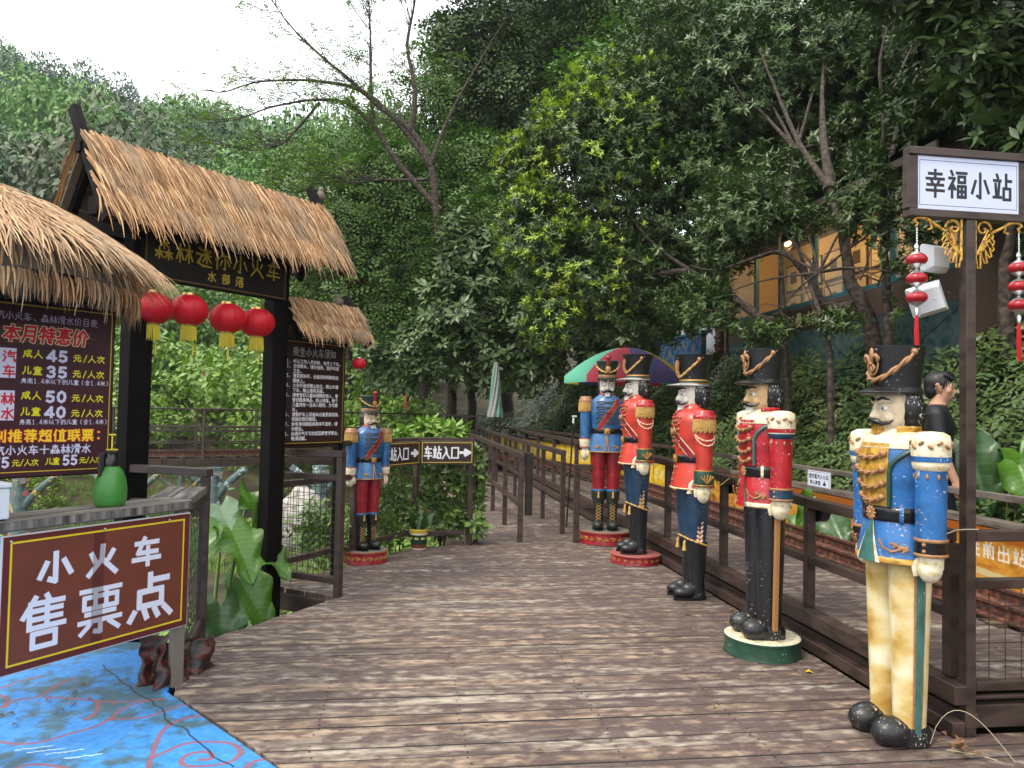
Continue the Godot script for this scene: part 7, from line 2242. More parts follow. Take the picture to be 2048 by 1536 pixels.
	# trees that close the slope above the wall
	var wood := [[11.0, -8.6, 7.0, 2.2, "dark bushy tree on the bank, outermost beyond the house"], [13.0, -14.0, 9.0, 2.6, "dark bushy tree uphill of the house"], [9.6, -17.0, 6.0, 2.0, "dark bushy tree growing behind the house"], [5.4, -19.4, 5.0, 1.7, "dark bushy tree between the house and the tall trees"], [8.6, -6.6, 5.2, 1.8, "dark bushy tree on the bank behind the hanging lamps of the station sign"], [10.2, -4.2, 5.5, 2.0, "dark bushy tree uphill of the mesh fence"], [9.0, -1.0, 6.0, 2.2, "dark bushy tree on the bank beside the end of the platform"], [4.6, -22.4, 4.8, 2.0, "dark bushy tree behind the colourful umbrella"]]
	for i in wood.size():
		var q: Array = wood[i]
		var b0 := ground_v(q[0], q[1])
		var bl := []
		for k in 5:
			bl.append([b0.x + rng.randf_range(-1.4, 1.4), b0.y + q[2] * rng.randf_range(0.28, 0.85), b0.z + rng.randf_range(-1.2, 1.2), q[3] * rng.randf_range(0.6, 0.9), q[3] * rng.randf_range(0.55, 0.85)])
		tree("bank_tree", q[4], "trees round the station", b0, [[[b0, b0 + Vector3(0.1, q[2] * 0.4, 0), b0 + Vector3(0.0, q[2] * 0.85, 0)], 0.16, 0.05]], bl, broad, M.leaf_dark, 15.0, 1.7, 0.0, 170 + i)
	shrubs()
	hill_trees()
	undergrowth()

func bare_tree(spray: Mb) -> void:
	var base := ground_v(1.3, -19.9)
	var main := [[[base, Vector3(1.2, 1.67, -19.4), Vector3(1.09, 3.64, -19.1), Vector3(0.80, 5.61, -18.94), Vector3(0.51, 7.45, -18.92), Vector3(-0.00, 8.30, -18.96), Vector3(-0.75, 8.84, -19.05), Vector3(-1.50, 9.51, -19.13), Vector3(-2.25, 10.11, -19.22), Vector3(-3.00, 10.83, -19.30), Vector3(-3.63, 11.68, -19.36)], 0.15, 0.022],
		[[Vector3(0.51, 7.45, -18.92), Vector3(-0.25, 8.42, -19.00), Vector3(-1.12, 9.20, -19.09), Vector3(-1.99, 9.43, -19.20), Vector3(-2.84, 9.48, -19.32), Vector3(-3.82, 9.40, -19.46), Vector3(-4.67, 9.13, -19.59), Vector3(-5.17, 9.3, -19.65)], 0.08, 0.012],
		[[Vector3(0.78, 6.34, -18.92), Vector3(-0.23, 7.43, -19.03), Vector3(-0.92, 8.41, -19.09), Vector3(-1.61, 8.95, -19.17), Vector3(-2.46, 8.99, -19.29), Vector3(-3.44, 8.79, -19.43), Vector3(-4.28, 8.46, -19.56), Vector3(-5.14, 8.38, -19.68)], 0.085, 0.012],
		[[Vector3(-0.00, 8.30, -18.96), Vector3(0.10, 9.29, -18.92), Vector3(-0.12, 10.40, -18.91), Vector3(0.04, 11.51, -18.85), Vector3(0.0, 12.6, -18.8)], 0.08, 0.03],
		[[Vector3(-0.92, 8.41, -19.09), Vector3(-0.99, 9.64, -19.06), Vector3(-1.04, 10.75, -19.03), Vector3(-1.13, 12.2, -19.01)], 0.06, 0.025],
		[[Vector3(-2.22, 8.94, -19.25), Vector3(-2.69, 8.37, -19.34), Vector3(-3.17, 7.87, -19.43), Vector3(-3.90, 7.73, -19.53), Vector3(-4.63, 7.84, -19.63)], 0.045, 0.012],
		[[Vector3(0.51, 7.45, -18.92), Vector3(0.96, 8.69, -18.82), Vector3(1.67, 10.06, -18.67), Vector3(2.25, 11.06, -18.55)], 0.06, 0.02],
		[[Vector3(0.39, 7.08, -18.95), Vector3(-0.70, 7.05, -19.11), Vector3(-1.44, 6.98, -19.21), Vector3(-1.93, 7.15, -19.27)], 0.05, 0.014]]
	var twig := []
	var tips := []
	for q in main:
		var pts: Array = q[0]
		for k in 26:
			var s := rng.randf_range(0.42 if pts.size() > 8 else 0.2, 0.98) * (pts.size() - 1)
			var i := int(s)
			var p: Vector3 = pts[i].lerp(pts[i + 1], s - i)
			if p.x > 0.7: continue
			var d: Vector3 = (pts[i + 1] - pts[i]).normalized()
			var L := rng.randf_range(0.5, 1.5)
			var out := (d * 0.7 + Vector3(rng.randf_range(-0.8, 0.2), rng.randf_range(-0.55, 0.75), rng.randf_range(-0.5, 0.5))).normalized()
			var m := p + out * L * 0.5 + Vector3(0, rng.randf_range(-0.08, 0.12), 0)
			var e := p + out * L + Vector3(0, rng.randf_range(-0.2, 0.25), 0)
			twig.append([[p, m, e], 0.014, 0.005])
			for j in 3:
				var pp := m.lerp(e, rng.randf())
				var ee := pp + (out + Vector3(rng.randf_range(-0.9, 0.4), rng.randf_range(-0.7, 0.7), rng.randf_range(-0.6, 0.6))).normalized() * rng.randf_range(0.25, 0.7)
				twig.append([[pp, pp.lerp(ee, 0.5) + Vector3(0, 0.03, 0), ee], 0.007, 0.003])
				if rng.randf() < 0.85: tips.append(ee)
			if rng.randf() < 0.7: tips.append(e)
	var t := thing("bare_tree", "sparse tree whose nearly bare branches reach out against the white sky", "tree", base, 0.0, "trees round the station")
	for list in [main, twig]:
		var moved := []
		for q in list:
			var pts := []
			for p in q[0]: pts.append(p - base)
			moved.append([pts, q[1], q[2]])
		put("trunk" if list == main else "twigs", limbs(moved, 8 if list == main else 4), M.bark, t)
	var where := []
	for e in tips:
		for k in 2:
			var u := Vector3(rng.randf_range(-0.5, 0.5), 1, rng.randf_range(-0.5, 0.5)).normalized()
			var x := u.cross(Vector3(rng.randf(), 0.1, rng.randf())).normalized()
			where.append(Transform3D(Basis(x, u, x.cross(u)).scaled(Vector3.ONE * rng.randf_range(0.5, 0.95)), e - base + Vector3(rng.randf_range(-0.1, 0.1), rng.randf_range(-0.08, 0.05), rng.randf_range(-0.1, 0.1))))
	bake("crown", spray, M.leaf_light, where, leaf_tints(where, 181, 0.3, 0.1), t)

func bush_mesh(seed_n: int, lobes: int, leaves: int, L: float, flat := 0.75) -> ArrayMesh:   # a whole crown about one metre across, leaf by leaf
	var b := Mb.new()
	var r := RandomNumberGenerator.new()
	r.seed = seed_n
	var c := [[Vector3(0, 0.45, 0), 0.42]]
	for i in lobes:
		var a := TAU * i / lobes + r.randf() * 0.7
		c.append([Vector3(cos(a) * r.randf_range(0.2, 0.38), r.randf_range(0.28, 0.72), sin(a) * r.randf_range(0.2, 0.38)), r.randf_range(0.17, 0.30)])
	for i in leaves:
		var q: Array = c[r.randi() % c.size()]
		var z := r.randf_range(-0.7, 1.0)
		var a := r.randf() * TAU
		var d := Vector3(sqrt(1 - z * z) * cos(a), z, sqrt(1 - z * z) * sin(a))
		var p: Vector3 = q[0] + d * Vector3(1, flat, 1) * q[1] * r.randf_range(0.82, 1.04)
		var k := r.randf_range(0.7, 1.3)
		b.col = Color(k * r.randf_range(0.9, 1.12), k, k * r.randf_range(0.8, 1.1))
		var side := d.cross(Vector3(r.randf_range(-1, 1), r.randf_range(-1, 1), r.randf_range(-1, 1))).normalized()
		b.blade(p, (side + d * 0.4).normalized(), (d + Vector3.UP * 0.6).normalized(), L * r.randf_range(0.7, 1.3), L * 0.5, 0.1)
	return b.mesh()

func shrubs() -> void:
	var kinds := []
	for k in 4: kinds.append(bush_mesh(300 + k, 8, 1500, 0.075))
	var n := 0
	var spots := []
	while spots.size() < 105:
		var d := rng.randf_range(19.5, 48.0)
		var a := deg_to_rad(rng.randf_range(-27.0, 2.5))
		var p := Vector3(sin(a) * d, 0, -cos(a) * d)
		if p.x > 2.0: continue
		var s := rng.randf_range(1.7, 2.9) * (0.75 + d * 0.016)
		var ok := true
		for q in spots:
			if q[0].distance_to(p) < (q[1] + s) * 0.27: ok = false
		if ok: spots.append([p, s])
		n += 1
		if n > 4000: break
	for q in spots:
		var p: Vector3 = q[0]
		var t := thing("shrub", "bright green shrub on the slope beyond the bridge", "shrub", ground_v(p.x, p.z, 0.15), rng.randf() * TAU, "bright shrubs beyond the bridge")
		t.scale = Vector3(q[1], q[1] * rng.randf_range(0.8, 1.15), q[1])
		put("crown", kinds[rng.randi() % 4], [M.leaf_light, M.leaf_light, M.leaf_mid][rng.randi() % 3], t)
		var b := Mb.new()
		b.tube([Vector3(0, -0.05, 0), Vector3(0.02, 0.25, 0), Vector3(0, 0.45, 0)], [0.03, 0.022, 0.01], 6)
		put("stem", b, M.bark, t)

func hill_trees() -> void:
	var kinds := []
	for k in 5: kinds.append(bush_mesh(400 + k, 10, 3000, 0.056, 0.9))
	var mats := []
	for p in [["hill_leaf_light", lin(0.12, 0.25, 0.04)], ["hill_leaf_mid", lin(0.08, 0.18, 0.035)], ["hill_leaf_dark", lin(0.04, 0.095, 0.032)], ["hill_leaf_grey", lin(0.10, 0.125, 0.06)]]:
		mats.append(mat(p[0], p[1], 0.55, {"vertex_color_use_as_albedo": true, "backlight_enabled": true, "backlight": p[1]}))
	var stem := Mb.new()
	stem.tube([Vector3(0, -0.5, 0), Vector3(0.01, 0.2, 0), Vector3(0, 0.5, 0)], [0.03, 0.022, 0.01], 6)
	var stem_mesh := stem.mesh()
	var f := noise(77, 0.03, 2)
	var spots := []
	var d := 44.0
	while d < 172.0:
		var step := 5.2 + d * 0.014
		var a := -0.50
		while a < 0.10:
			var p := Vector3(sin(a) * d + rng.randf_range(-1.3, 1.3), 0, -cos(a) * d + rng.randf_range(-1.4, 1.4))
			spots.append([p, rng.randf_range(0.8, 1.35) * (5.6 + d * 0.014)])
			a += step / d
		d += step * 0.82
	var near := []
	var rest := []
	for i in spots.size():
		if i < 300: near.append(spots[i])
		else: rest.append(spots[i])
	for q in near:
		var p: Vector3 = q[0]
		var k := f.get_noise_2d(p.x, p.z) + rng.randf_range(-0.35, 0.35)
		var t := thing("hillside_tree", "round-crowned green tree on the wooded hillside", "tree", ground_v(p.x, p.z, 0.0), rng.randf() * TAU, "trees of the wooded hillside")
		t.scale = Vector3(q[1], q[1] * rng.randf_range(1.0, 1.5), q[1])
		put("crown", kinds[rng.randi() % 5], mats[0 if k > 0.05 else (1 if k > -0.2 else (2 if rng.randf() < 0.8 else 3))], t)
		put("trunk", stem_mesh, M.bark, t)
	# the rest of the wood, too far to tell apart
	var where := [[], [], [], [], []]
	var tints := [[], [], [], [], []]
	for q in rest:
		var p: Vector3 = q[0]
		var k := rng.randi() % 5
		where[k].append(Transform3D(Basis(Vector3.UP, rng.randf() * TAU).scaled(Vector3(q[1], q[1] * rng.randf_range(0.9, 1.25), q[1])), ground_v(p.x, p.z, 0.2)))
		var c := clampf(0.85 + f.get_noise_2d(p.x, p.z) * 1.3 + rng.randf_range(-0.35, 0.35), 0.45, 1.7)
		tints[k].append(Color(c * rng.randf_range(0.85, 1.15), c, c * 0.95))
	var w := Node3D.new()
	w.name = "distant_wood"
	add_child(w)
	tag(w, "dense wood covering the upper hillside up to the skyline", "wood", "", "stuff")
	for k in 5: tag(scatter("crowns", kinds[k], mats[1], where[k], tints[k], w), "", "", "", "stuff")

func undergrowth() -> void:
	# leaves and ferns over the bank behind the wall
	for q in [["bank_ferns", "fern", "leaf_dark", 950, 1.0, "dark ferns covering the bank behind the yellow wall", "ferns"], ["bank_ivy", "spray", "leaf_dark", 5200, 1.2, "dark ivy and low leaves covering the bank behind the yellow wall", "ivy"]]:
		var where := []
		while where.size() < q[3]:
			var z := rng.randf_range(-24.0, -2.0)
			var x := wall_x(maxf(z, -20.3)) + 0.22 + pow(rng.randf(), 1.4) * 5.0
			if z < -20.3: x = rng.randf_range(1.5, 8.0)
			var nrm := Vector3(-0.6, 0.8, 0.1)
			var u := (nrm + Vector3(rng.randf_range(-0.5, 0.5), rng.randf_range(-0.2, 0.4), rng.randf_range(-0.5, 0.5))).normalized()
			var xx := u.cross(Vector3(rng.randf(), rng.randf(), 1)).normalized()
			where.append(Transform3D(Basis(xx, u, xx.cross(u)).scaled(Vector3.ONE * q[4] * rng.randf_range(0.7, 1.5)), ground_v(x, z, -0.04 - rng.randf() * 0.35)))
		tag(bake(q[0], cluster(q[1]), M[q[2]], where, leaf_tints(where, 190, 0.4)), q[5], q[6], "", "stuff")
	# grass and weeds on the low ground beyond the deck
	var where := []
	while where.size() < 6000:
		var z := -rng.randf_range(3.8, 21.0)
		var x := rng.randf_range(-9.5, 0.8)
		if x > left_edge(z) - 0.1: continue
		if z > -5.0 and x < -1.3: continue
		if noise_patch(x, z) < -0.05 and z < -8.5: continue
		where.append(Transform3D(Basis(Vector3.UP, rng.randf() * TAU).scaled(Vector3.ONE * rng.randf_range(0.5, 1.1)), ground_v(x, z, 0.02)))
	tag(bake("grass", cluster("grass"), M.leaf_light, where, leaf_tints(where, 195, 0.3)), "fresh green grass on the low ground below the deck", "grass", "", "stuff")
	var w2 := []
	while w2.size() < 1500:
		var z := -rng.randf_range(4.2, 24.0)
		var x := rng.randf_range(-9.5, 0.8)
		if x > left_edge(z) - 0.2: continue
		if z > -5.2 and x < -1.3: continue
		if noise_patch(x + 30.0, z) < 0.08: continue
		w2.append(Transform3D(Basis(Vector3.UP, rng.randf() * TAU).scaled(Vector3.ONE * rng.randf_range(0.5, 1.1)), ground_v(x, z, -0.05 - rng.randf() * 0.15)))
	tag(bake("weeds", cluster("broad"), M.leaf_light, w2, leaf_tints(w2, 197, 0.3)), "low leafy weeds on the low ground below the deck", "weeds", "", "stuff")

var patch_noise: FastNoiseLite
func noise_patch(x: float, z: float) -> float:
	if patch_noise == null: patch_noise = noise(500, 0.16, 3)
	return patch_noise.get_noise_2d(x, z)

# ---------------------------------------------------------------- station sign
func make_sign_post() -> void:
	var c := Vector3(2.59, 0, -3.25)
	var t := thing("station_sign", "white station sign with black characters in a brown steel frame on a post", "sign")
	post_at(t, c + Vector3(0.008, 0, 0), 0.0, 2.379, 0.052, M.brown_steel, 0.0, "post")
	var x0 := 2.285
	var x1 := 2.895
	bars("frame", t, [[Vector3(x0, 2.687, -3.25), Vector3(x1, 2.687, -3.25), 0.06, 0.038], [Vector3(x0, 2.398, -3.25), Vector3(x1, 2.398, -3.25), 0.06, 0.038], [Vector3(x0 + 0.02, 2.417, -3.25), Vector3(x0 + 0.02, 2.668, -3.25), 0.058, 0.04], [Vector3(x1 - 0.02, 2.417, -3.25), Vector3(x1 - 0.02, 2.668, -3.25), 0.058, 0.04]], M.brown_steel)
	var im := sheet(824, 376, Color(0.80, 0.83, 0.93))
	frame_line(im, 22, 30, 802, 346, 4, Color(0.12, 0.13, 0.22))
	write(im, "幸福小站", 70, 92, 150, 196, 22, Color(0.10, 0.10, 0.125), 1.20)
	var b := Mb.new()
	b.box(Vector3((x0 + x1) / 2, 2.5425, -3.25), Vector3(x1 - x0 - 0.082, 0.249, 0.03), Basis.IDENTITY, 0.002)
	put("panel", b, M.white_metal, t)
	print_sheet("lettering", im, Vector3(x0 + 0.041, 2.667, -3.2325), Vector3(x1 - x0 - 0.082, 0, 0), Vector3(0, -0.249, 0), t)
	# scrolled brackets
	triplanar(mat("worn_gold", lin(0.62, 0.36, 0.06), 0.5), M.rusty_rail.albedo_texture, 6.0)
	M.worn_gold.albedo_texture = tex(ramp_image(256, 256, noise_bytes(256, 256, 451, 0.03, 4), [[0.3, Color(0.55, 0.33, 0.18)], [0.5, Color(0.85, 0.66, 0.2)], [0.8, Color(0.92, 0.76, 0.3)]]))
	M.worn_gold.albedo_color = Color(0.95, 0.95, 0.95)
	for s in [-1.0, 1.0]:
		var o := Vector3(c.x + s * 0.032, 2.378, -3.235)
		var g := Mb.new()
		g.tube([o + Vector3(s * 0.235, -0.045, 0), o + Vector3(s * 0.225, -0.028, 0), o + Vector3(s * 0.245, -0.015, 0), o + Vector3(s * 0.225, 0.0, 0), o + Vector3(s * 0.18, -0.005, 0), o + Vector3(s * 0.13, -0.035, 0), o + Vector3(s * 0.09, -0.055, 0)], [0.006, 0.007, 0.008, 0.008, 0.008, 0.007, 0.006], 7)
		g.tube([o + Vector3(s * 0.16, -0.02, 0), o + Vector3(s * 0.155, -0.05, 0), o + Vector3(s * 0.175, -0.055, 0)], 0.0055, 6)
		var sp := []
		for i in 18:
			var a := i * 0.42
			var r := 0.042 - i * 0.0021
			sp.append(o + Vector3(s * (0.045 + cos(a) * r), -0.04 + sin(a) * r, 0))
		g.tube(sp, 0.0055, 6)
		for k in 6:
			var a := -0.35 - k * 0.22
			var L := 0.10 + 0.018 * k
			var e := o + Vector3(s * cos(a) * L, -0.045 + sin(a) * L * 0.95, 0)
			var w := Vector3(s * sin(a), -cos(a), 0) * 0.013
			g.tube([o + Vector3(s * 0.012, -0.16, 0), o.lerp(e, 0.7) + w, e + w * 0.6, e - w * 0.6, o.lerp(e, 0.7) - w, o + Vector3(s * 0.012, -0.16, 0)], 0.0045, 6)
		g.tube([o + Vector3(s * 0.004, 0.0, 0), o + Vector3(s * 0.004, -0.19, 0)], 0.006, 6)
		put("bracket", g, M.worn_gold, t)
	# strings of lantern beads
	for q in [[c.x - 0.262, 2.345, "string of three red lantern beads over the soldier in ochre"], [c.x + 0.262, 2.330, "string of three red lantern beads over the mesh fence"]]:
		var l := thing("lantern_string", q[2], "ornament", Vector3(q[0], q[1], -3.235), 0.0, "red bead strings under the station sign")
		var w := Mb.new()
		w.tube([Vector3(0, 0.0, 0), Vector3(0.001, -0.10, 0)], 0.003, 5)
		for k in 6: w.ball(Vector3(0.001, -0.03 - k * 0.012, 0), Vector3.ONE * 0.005, 6, 5)
		w.ball(Vector3(0, -0.108, 0), Vector3(0.014, 0.018, 0.006), 8, 6)
		put("chain", w, M.silver, l)
		for k in 3:
			var y := -0.165 - k * 0.088
			var bd := Mb.new()
			bd.ball(Vector3(0, y, 0), Vector3(0.047, 0.031, 0.047), 18, 10)
			put("bead", bd, M.bead_red if M.has("bead_red") else triplanar(mat("bead_red", lin(0.42, 0.012, 0.02), 0.3), M.red_paint.albedo_texture, 12.0), l)
			for s in [1.0, -1.0]:
				var cp := Mb.new()
				cp.loft([[0.022, 0.034, 0.034], [0.031, 0.022, 0.022], [0.038, 0.008, 0.008], [0.05, 0.005, 0.005]], 14, 3, Vector3(0, y, 0), Basis.IDENTITY if s > 0 else Basis(Vector3.RIGHT, PI))
				put("bead_cap", cp, M.silver, l)
		var ts := Mb.new()
		ts.loft([[-0.425, 0.008, 0.008], [-0.40, 0.011, 0.011], [-0.385, 0.005, 0.005]], 10)
		put("tassel_cap", ts, M.silver, l)
		ts = Mb.new()
		for k in 22:
			var a := k * 2.4
			var r := 0.006 * sqrt(k / 22.0)
			ts.tube([Vector3(cos(a) * r, -0.42, sin(a) * r), Vector3(cos(a) * r * 1.6, -0.50, sin(a) * r * 1.6), Vector3(cos(a) * r * 1.5 + 0.004, -0.585 - 0.01 * (k % 3), sin(a) * r * 1.5)], 0.0018, 4, false)
		put("tassel", ts, M.tassel_red, l)
	# floodlights behind the post
	for q in [[Vector3(2.50, 2.215, -3.36), Basis(Vector3.UP, 0.25), Vector3(0.15, 0.13, 0.05), "white square floodlight behind the gold brackets of the sign"], [Vector3(2.475, 2.02, -3.37), Basis(Vector3(0, 0, 1), 0.35) * Basis(Vector3.UP, -0.5), Vector3(0.15, 0.15, 0.11), "white tilted floodlight below the gold brackets of the sign"]]:
		var f := thing("floodlight", q[3], "floodlight", q[0], 0.0, "floodlights on the sign post")
		f.basis = q[1]
		var h := Mb.new()
		var s: Vector3 = q[2]
		h.box(Vector3.ZERO, Vector3(s.x, s.y, s.z * 0.45), Basis.IDENTITY, 0.008)
		put("front", h, M.white_metal, f)
		h = Mb.new()
		var g := []
		for k in 3:
			var e: float = [1.0, 0.94, 0.68][k] * 0.5
			var zz: float = [0.2, 0.4, 1.0][k] * s.z
			g.append([Vector3(-s.x * e, -s.y * e, zz), Vector3(s.x * e, -s.y * e, zz), Vector3(s.x * e, s.y * e, zz), Vector3(-s.x * e, s.y * e, zz)])
		for k in 2:
			for j in 4: h.face([g[k][j], g[k][(j + 1) % 4], g[k + 1][(j + 1) % 4], g[k + 1][j]], (g[k][j] + g[k][(j + 1) % 4]) / 2)
		h.face(g[2], Vector3(0, 0, 1))
		h.ball(Vector3(0.02, 0, s.z * 1.0), Vector3(0.006, 0.006, 0.004), 7, 5)
		put("housing", h, M.white_metal, f)
		h = Mb.new()
		h.tube([Vector3(s.x * 0.5, 0, 0), Vector3(s.x * 0.62, 0, 0.03), Vector3(s.x * 0.62, 0.0, 0.07)], 0.008, 6)
		put("arm", h, M.dark_steel, f)

# ---------------------------------------------------------------- house among the trees
func make_house() -> void:
	var t := thing("hillside_house", "hillside house with lit windows and blue metal roof among the trees", "house")
	mat("plaster", lin(0.55, 0.60, 0.66), 0.8)
	mat("warm_wall", lin(0.55, 0.42, 0.27), 0.8)
	mat("teal_frame", lin(0.03, 0.12, 0.14), 0.45)
	mat("dark_plank", lin(0.07, 0.045, 0.03), 0.8)
	triplanar(mat("blue_roof", lin(0.20, 0.28, 0.40), 0.45, {"metallic": 0.1}), M.brown_steel.albedo_texture, 1.0)
	triplanar(mat("mural", lin(0.14, 0.21, 0.21), 0.85), tex(ramp_image(256, 256, noise_bytes(256, 256, 461, 0.02, 4, 1.0, true), [[0.2, Color(0.25, 0.42, 0.45)], [0.5, Color(0.6, 0.68, 0.66)], [0.8, Color(0.35, 0.45, 0.4)]])), 0.8)
	var X := 6.5
	var wall := func(a: Vector3, s: Vector3, m: String, called := "wall"):
		var b := Mb.new()
		b.box(a, s, Basis.IDENTITY, 0.004)
		put(called, b, M[m], t)
	wall.call(Vector3(X + 0.06, 2.2, -11.6), Vector3(0.12, 1.32, 6.8), "mural")
	wall.call(Vector3(X + 0.06, 3.06, -11.6), Vector3(0.13, 0.40, 6.8), "dark_plank", "sign_band")
	wall.call(Vector3(X + 0.06, 4.68, -11.6), Vector3(0.12, 0.22, 6.8), "dark_plank", "header")
	wall.call(Vector3(X + 0.65, 2.48, -11.6), Vector3(1.2, 0.06, 6.8), "dark_plank", "floor")
	wall.call(Vector3(X + 1.26, 3.6, -11.6), Vector3(0.1, 2.4, 6.8), "warm_wall", "back_wall")
	wall.call(Vector3(X + 0.65, 3.6, -15.05), Vector3(1.2, 2.4, 0.1), "warm_wall", "end_wall")
	wall.call(Vector3(X + 0.65, 3.6, -8.15), Vector3(1.3, 2.4, 0.1), "dark_plank", "end_wall")
	wall.call(Vector3(X + 0.65, 4.82, -11.6), Vector3(1.4, 0.06, 6.9), "dark_plank", "ceiling")
	# white end room
	wall.call(Vector3(X + 1.0, 3.55, -16.4), Vector3(1.9, 2.5, 2.5), "plaster")
	wall.call(Vector3(X + 0.03, 3.45, -16.9), Vector3(0.06, 1.0, 0.8), "dark_plank", "dark_window")
	# brick corner pillar
	var r2 := RandomNumberGenerator.new()
	r2.seed = 9
	var brick := Mb.new()
	brick.box(Vector3.ZERO, Vector3(0.16, 0.075, 0.235), Basis.IDENTITY, 0.006)
	var bm := brick.mesh()
	mat("brick_red", lin(0.24, 0.10, 0.065), 0.85)
	mat("brick_dull", lin(0.16, 0.09, 0.07), 0.85)
	for row in 27:
		for k in 1:
			var o := put("brick", bm, M.brick_red if r2.randf() < 0.6 else M.brick_dull, t, Vector3(X - 0.05 + r2.randf_range(-0.005, 0.005), 2.35 + row * 0.087, -15.12 + (0.03 if row % 2 else -0.03)))
	# window frames and panes
	var panes := [-15.0, -13.7, -12.75, -11.6, -10.7, -9.6, -8.9, -8.2]
	for i in panes.size():
		var b := Mb.new()
		b.box(Vector3(X + 0.06, 3.91, panes[i]), Vector3(0.08, 1.30, 0.07), Basis.IDENTITY, 0.006)
		put("mullion", b, M.teal_frame, t)
		if i < panes.size() - 1:
			var m: float = (panes[i] + panes[i + 1]) / 2
			var L: float = panes[i + 1] - panes[i] - 0.07
			for y in [3.30, 4.53]:
				b = Mb.new()
				b.box(Vector3(X + 0.06, y, m), Vector3(0.07, 0.07, L), Basis.IDENTITY, 0.005)
				put("frame_rail", b, M.teal_frame, t)
			if i % 3 != 1:
				b = Mb.new()
				b.box(Vector3(X + 0.07, 3.91, m), Vector3(0.006, 1.16, L), Basis.IDENTITY)
				put("pane", b, M.glass if M.has("glass") else mat("glass", Color(0.9, 0.95, 0.95, 0.12), 0.05, {"transparency": BaseMaterial3D.TRANSPARENCY_ALPHA}), t)
	# framed prints on the back wall
	var pim := sheet(96, 96, Color(0.86, 0.80, 0.68))
	pim.fill_rect(Rect2i(28, 24, 40, 46), Color(0.30, 0.25, 0.2))
	for k in 60: pim.set_pixel(30 + (k * 13) % 36, 26 + (k * 29) % 42, Color(0.7, 0.6, 0.4))
	mat("picture", Color(1, 1, 1), 0.7, {"albedo_texture": tex(pim)})
	for row in 2:
		for k in 9:
			var p := Vector3(X + 1.19, 4.20 - row * 0.62, -14.4 + k * 0.72)
			var b := Mb.new()
			b.box(p, Vector3(0.03, 0.54, 0.62), Basis.IDENTITY, 0.004)
			var fr := put("picture_frame", b, M.dark_plank, t)
			b = Mb.new()
			b.face([p + Vector3(-0.017, 0.24, -0.28), p + Vector3(-0.017, 0.24, 0.28), p + Vector3(-0.017, -0.24, 0.28), p + Vector3(-0.017, -0.24, -0.28)], Vector3.LEFT, [Vector2(0, 0), Vector2(1, 0), Vector2(1, 1), Vector2(0, 1)])
			put("print", b, M.picture, fr)
	# roof sheets
	for k in 9:
		var z0 := -17.6 + k * 1.06
		var b := Mb.new()
		var g := []
		for j in 3:
			var f := j / 2.0
			var row := []
			for i in 23: row.append(Vector3(X - 0.42 + f * 2.6, 4.73 + f * 1.75 + 0.012 * sin(i * 1.571), z0 + 1.08 * i / 22.0) + Vector3(0, 0.006 * (k % 2), 0))
			g.append(row)
		b.rows(g, false)
		for i in b.n.size():
			if b.n[i].y < 0: b.n[i] = -b.n[i]
		put("roof_sheet", b, M.blue_roof, t)
	var fa := Mb.new()
	fa.box(Vector3(X - 0.38, 4.66, -12.85), Vector3(0.04, 0.11, 9.4), Basis.IDENTITY, 0.004)
	put("fascia", fa, M.old_board, t)
	var dp := Mb.new()
	dp.tube([Vector3(X - 0.04, 2.3, -14.85), Vector3(X - 0.04, 4.6, -14.85)], 0.035, 10)
	put("drainpipe", dp, M.grey_steel, t)
	# lettering on the band
	var im := sheet(512, 120, Color(0.22, 0.155, 0.13))
	write(im, "浪漫旅行", 20, 18, 88, 84, 8, Color(0.78, 0.76, 0.52), 1.32, true)
	print_sheet("lettering", im, Vector3(X - 0.012, 3.20, -12.75), Vector3(0, 0, 2.0), Vector3(0, -0.34, 0), t)
	# lamps inside
	for z in [-13.4, -11.4, -9.3]:
		var l := thing("ceiling_lamp", "warm lit ceiling lamp inside the hillside house", "lamp", Vector3(X + 0.5, 4.66, z), 0.0, "lamps inside the house")
		var b := Mb.new()
		b.ball(Vector3.ZERO, Vector3(0.09, 0.05, 0.09), 12, 8)
		put("bulb", b, M.bulb if M.has("bulb") else mat("bulb", lin(0.9, 0.7, 0.4), 0.5, {"emission_enabled": true, "emission": lin(1.0, 0.62, 0.26), "emission_energy_multiplier": 3.0}), l)
		var lt := OmniLight3D.new()
		lt.name = "glow"
		lt.light_color = Color(1.0, 0.80, 0.52)
		lt.light_energy = 0.45
		lt.light_size = 0.08
		lt.omni_range = 12.0
		lt.omni_attenuation = 2.0
		lt.shadow_enabled = true
		l.add_child(lt)
		lt.position = Vector3(0, -0.07, 0)
	# blue painted wall below the white room
	var s := thing("blue_mural_wall", "blue painted garden wall below the white end of the house", "wall")
	var b := Mb.new()
	b.box(Vector3(X - 0.45, 2.6, -16.3), Vector3(0.12, 1.0, 2.6), Basis.IDENTITY, 0.01)
	put("wall", b, M.blue_mural if M.has("blue_mural") else triplanar(mat("blue_mural", Color(1, 1, 1), 0.8), tex(ramp_image(256, 256, noise_bytes(256, 256, 471, 0.025, 3), [[0.3, Color(0.08, 0.22, 0.36)], [0.55, Color(0.12, 0.36, 0.50)], [0.7, Color(0.45, 0.35, 0.3)]])), 0.7), s)
	b = Mb.new()
	b.box(Vector3(X - 0.45, 3.13, -16.3), Vector3(0.18, 0.06, 2.66), Basis.IDENTITY, 0.01)
	put("coping", b, M.teal_frame, s)
	# slack cable from the house to the bank
	var cb := Mb.new()
	var pts := []
	for i in 17:
		var f := i / 16.0
		pts.append(Vector3(6.2, 4.0, -11.6).lerp(Vector3(6.4, 2.9, -7.9), f) + Vector3(-0.2 * sin(f * PI), -1.25 * sin(f * PI), 0))
	cb.tube(pts, 0.008, 5)
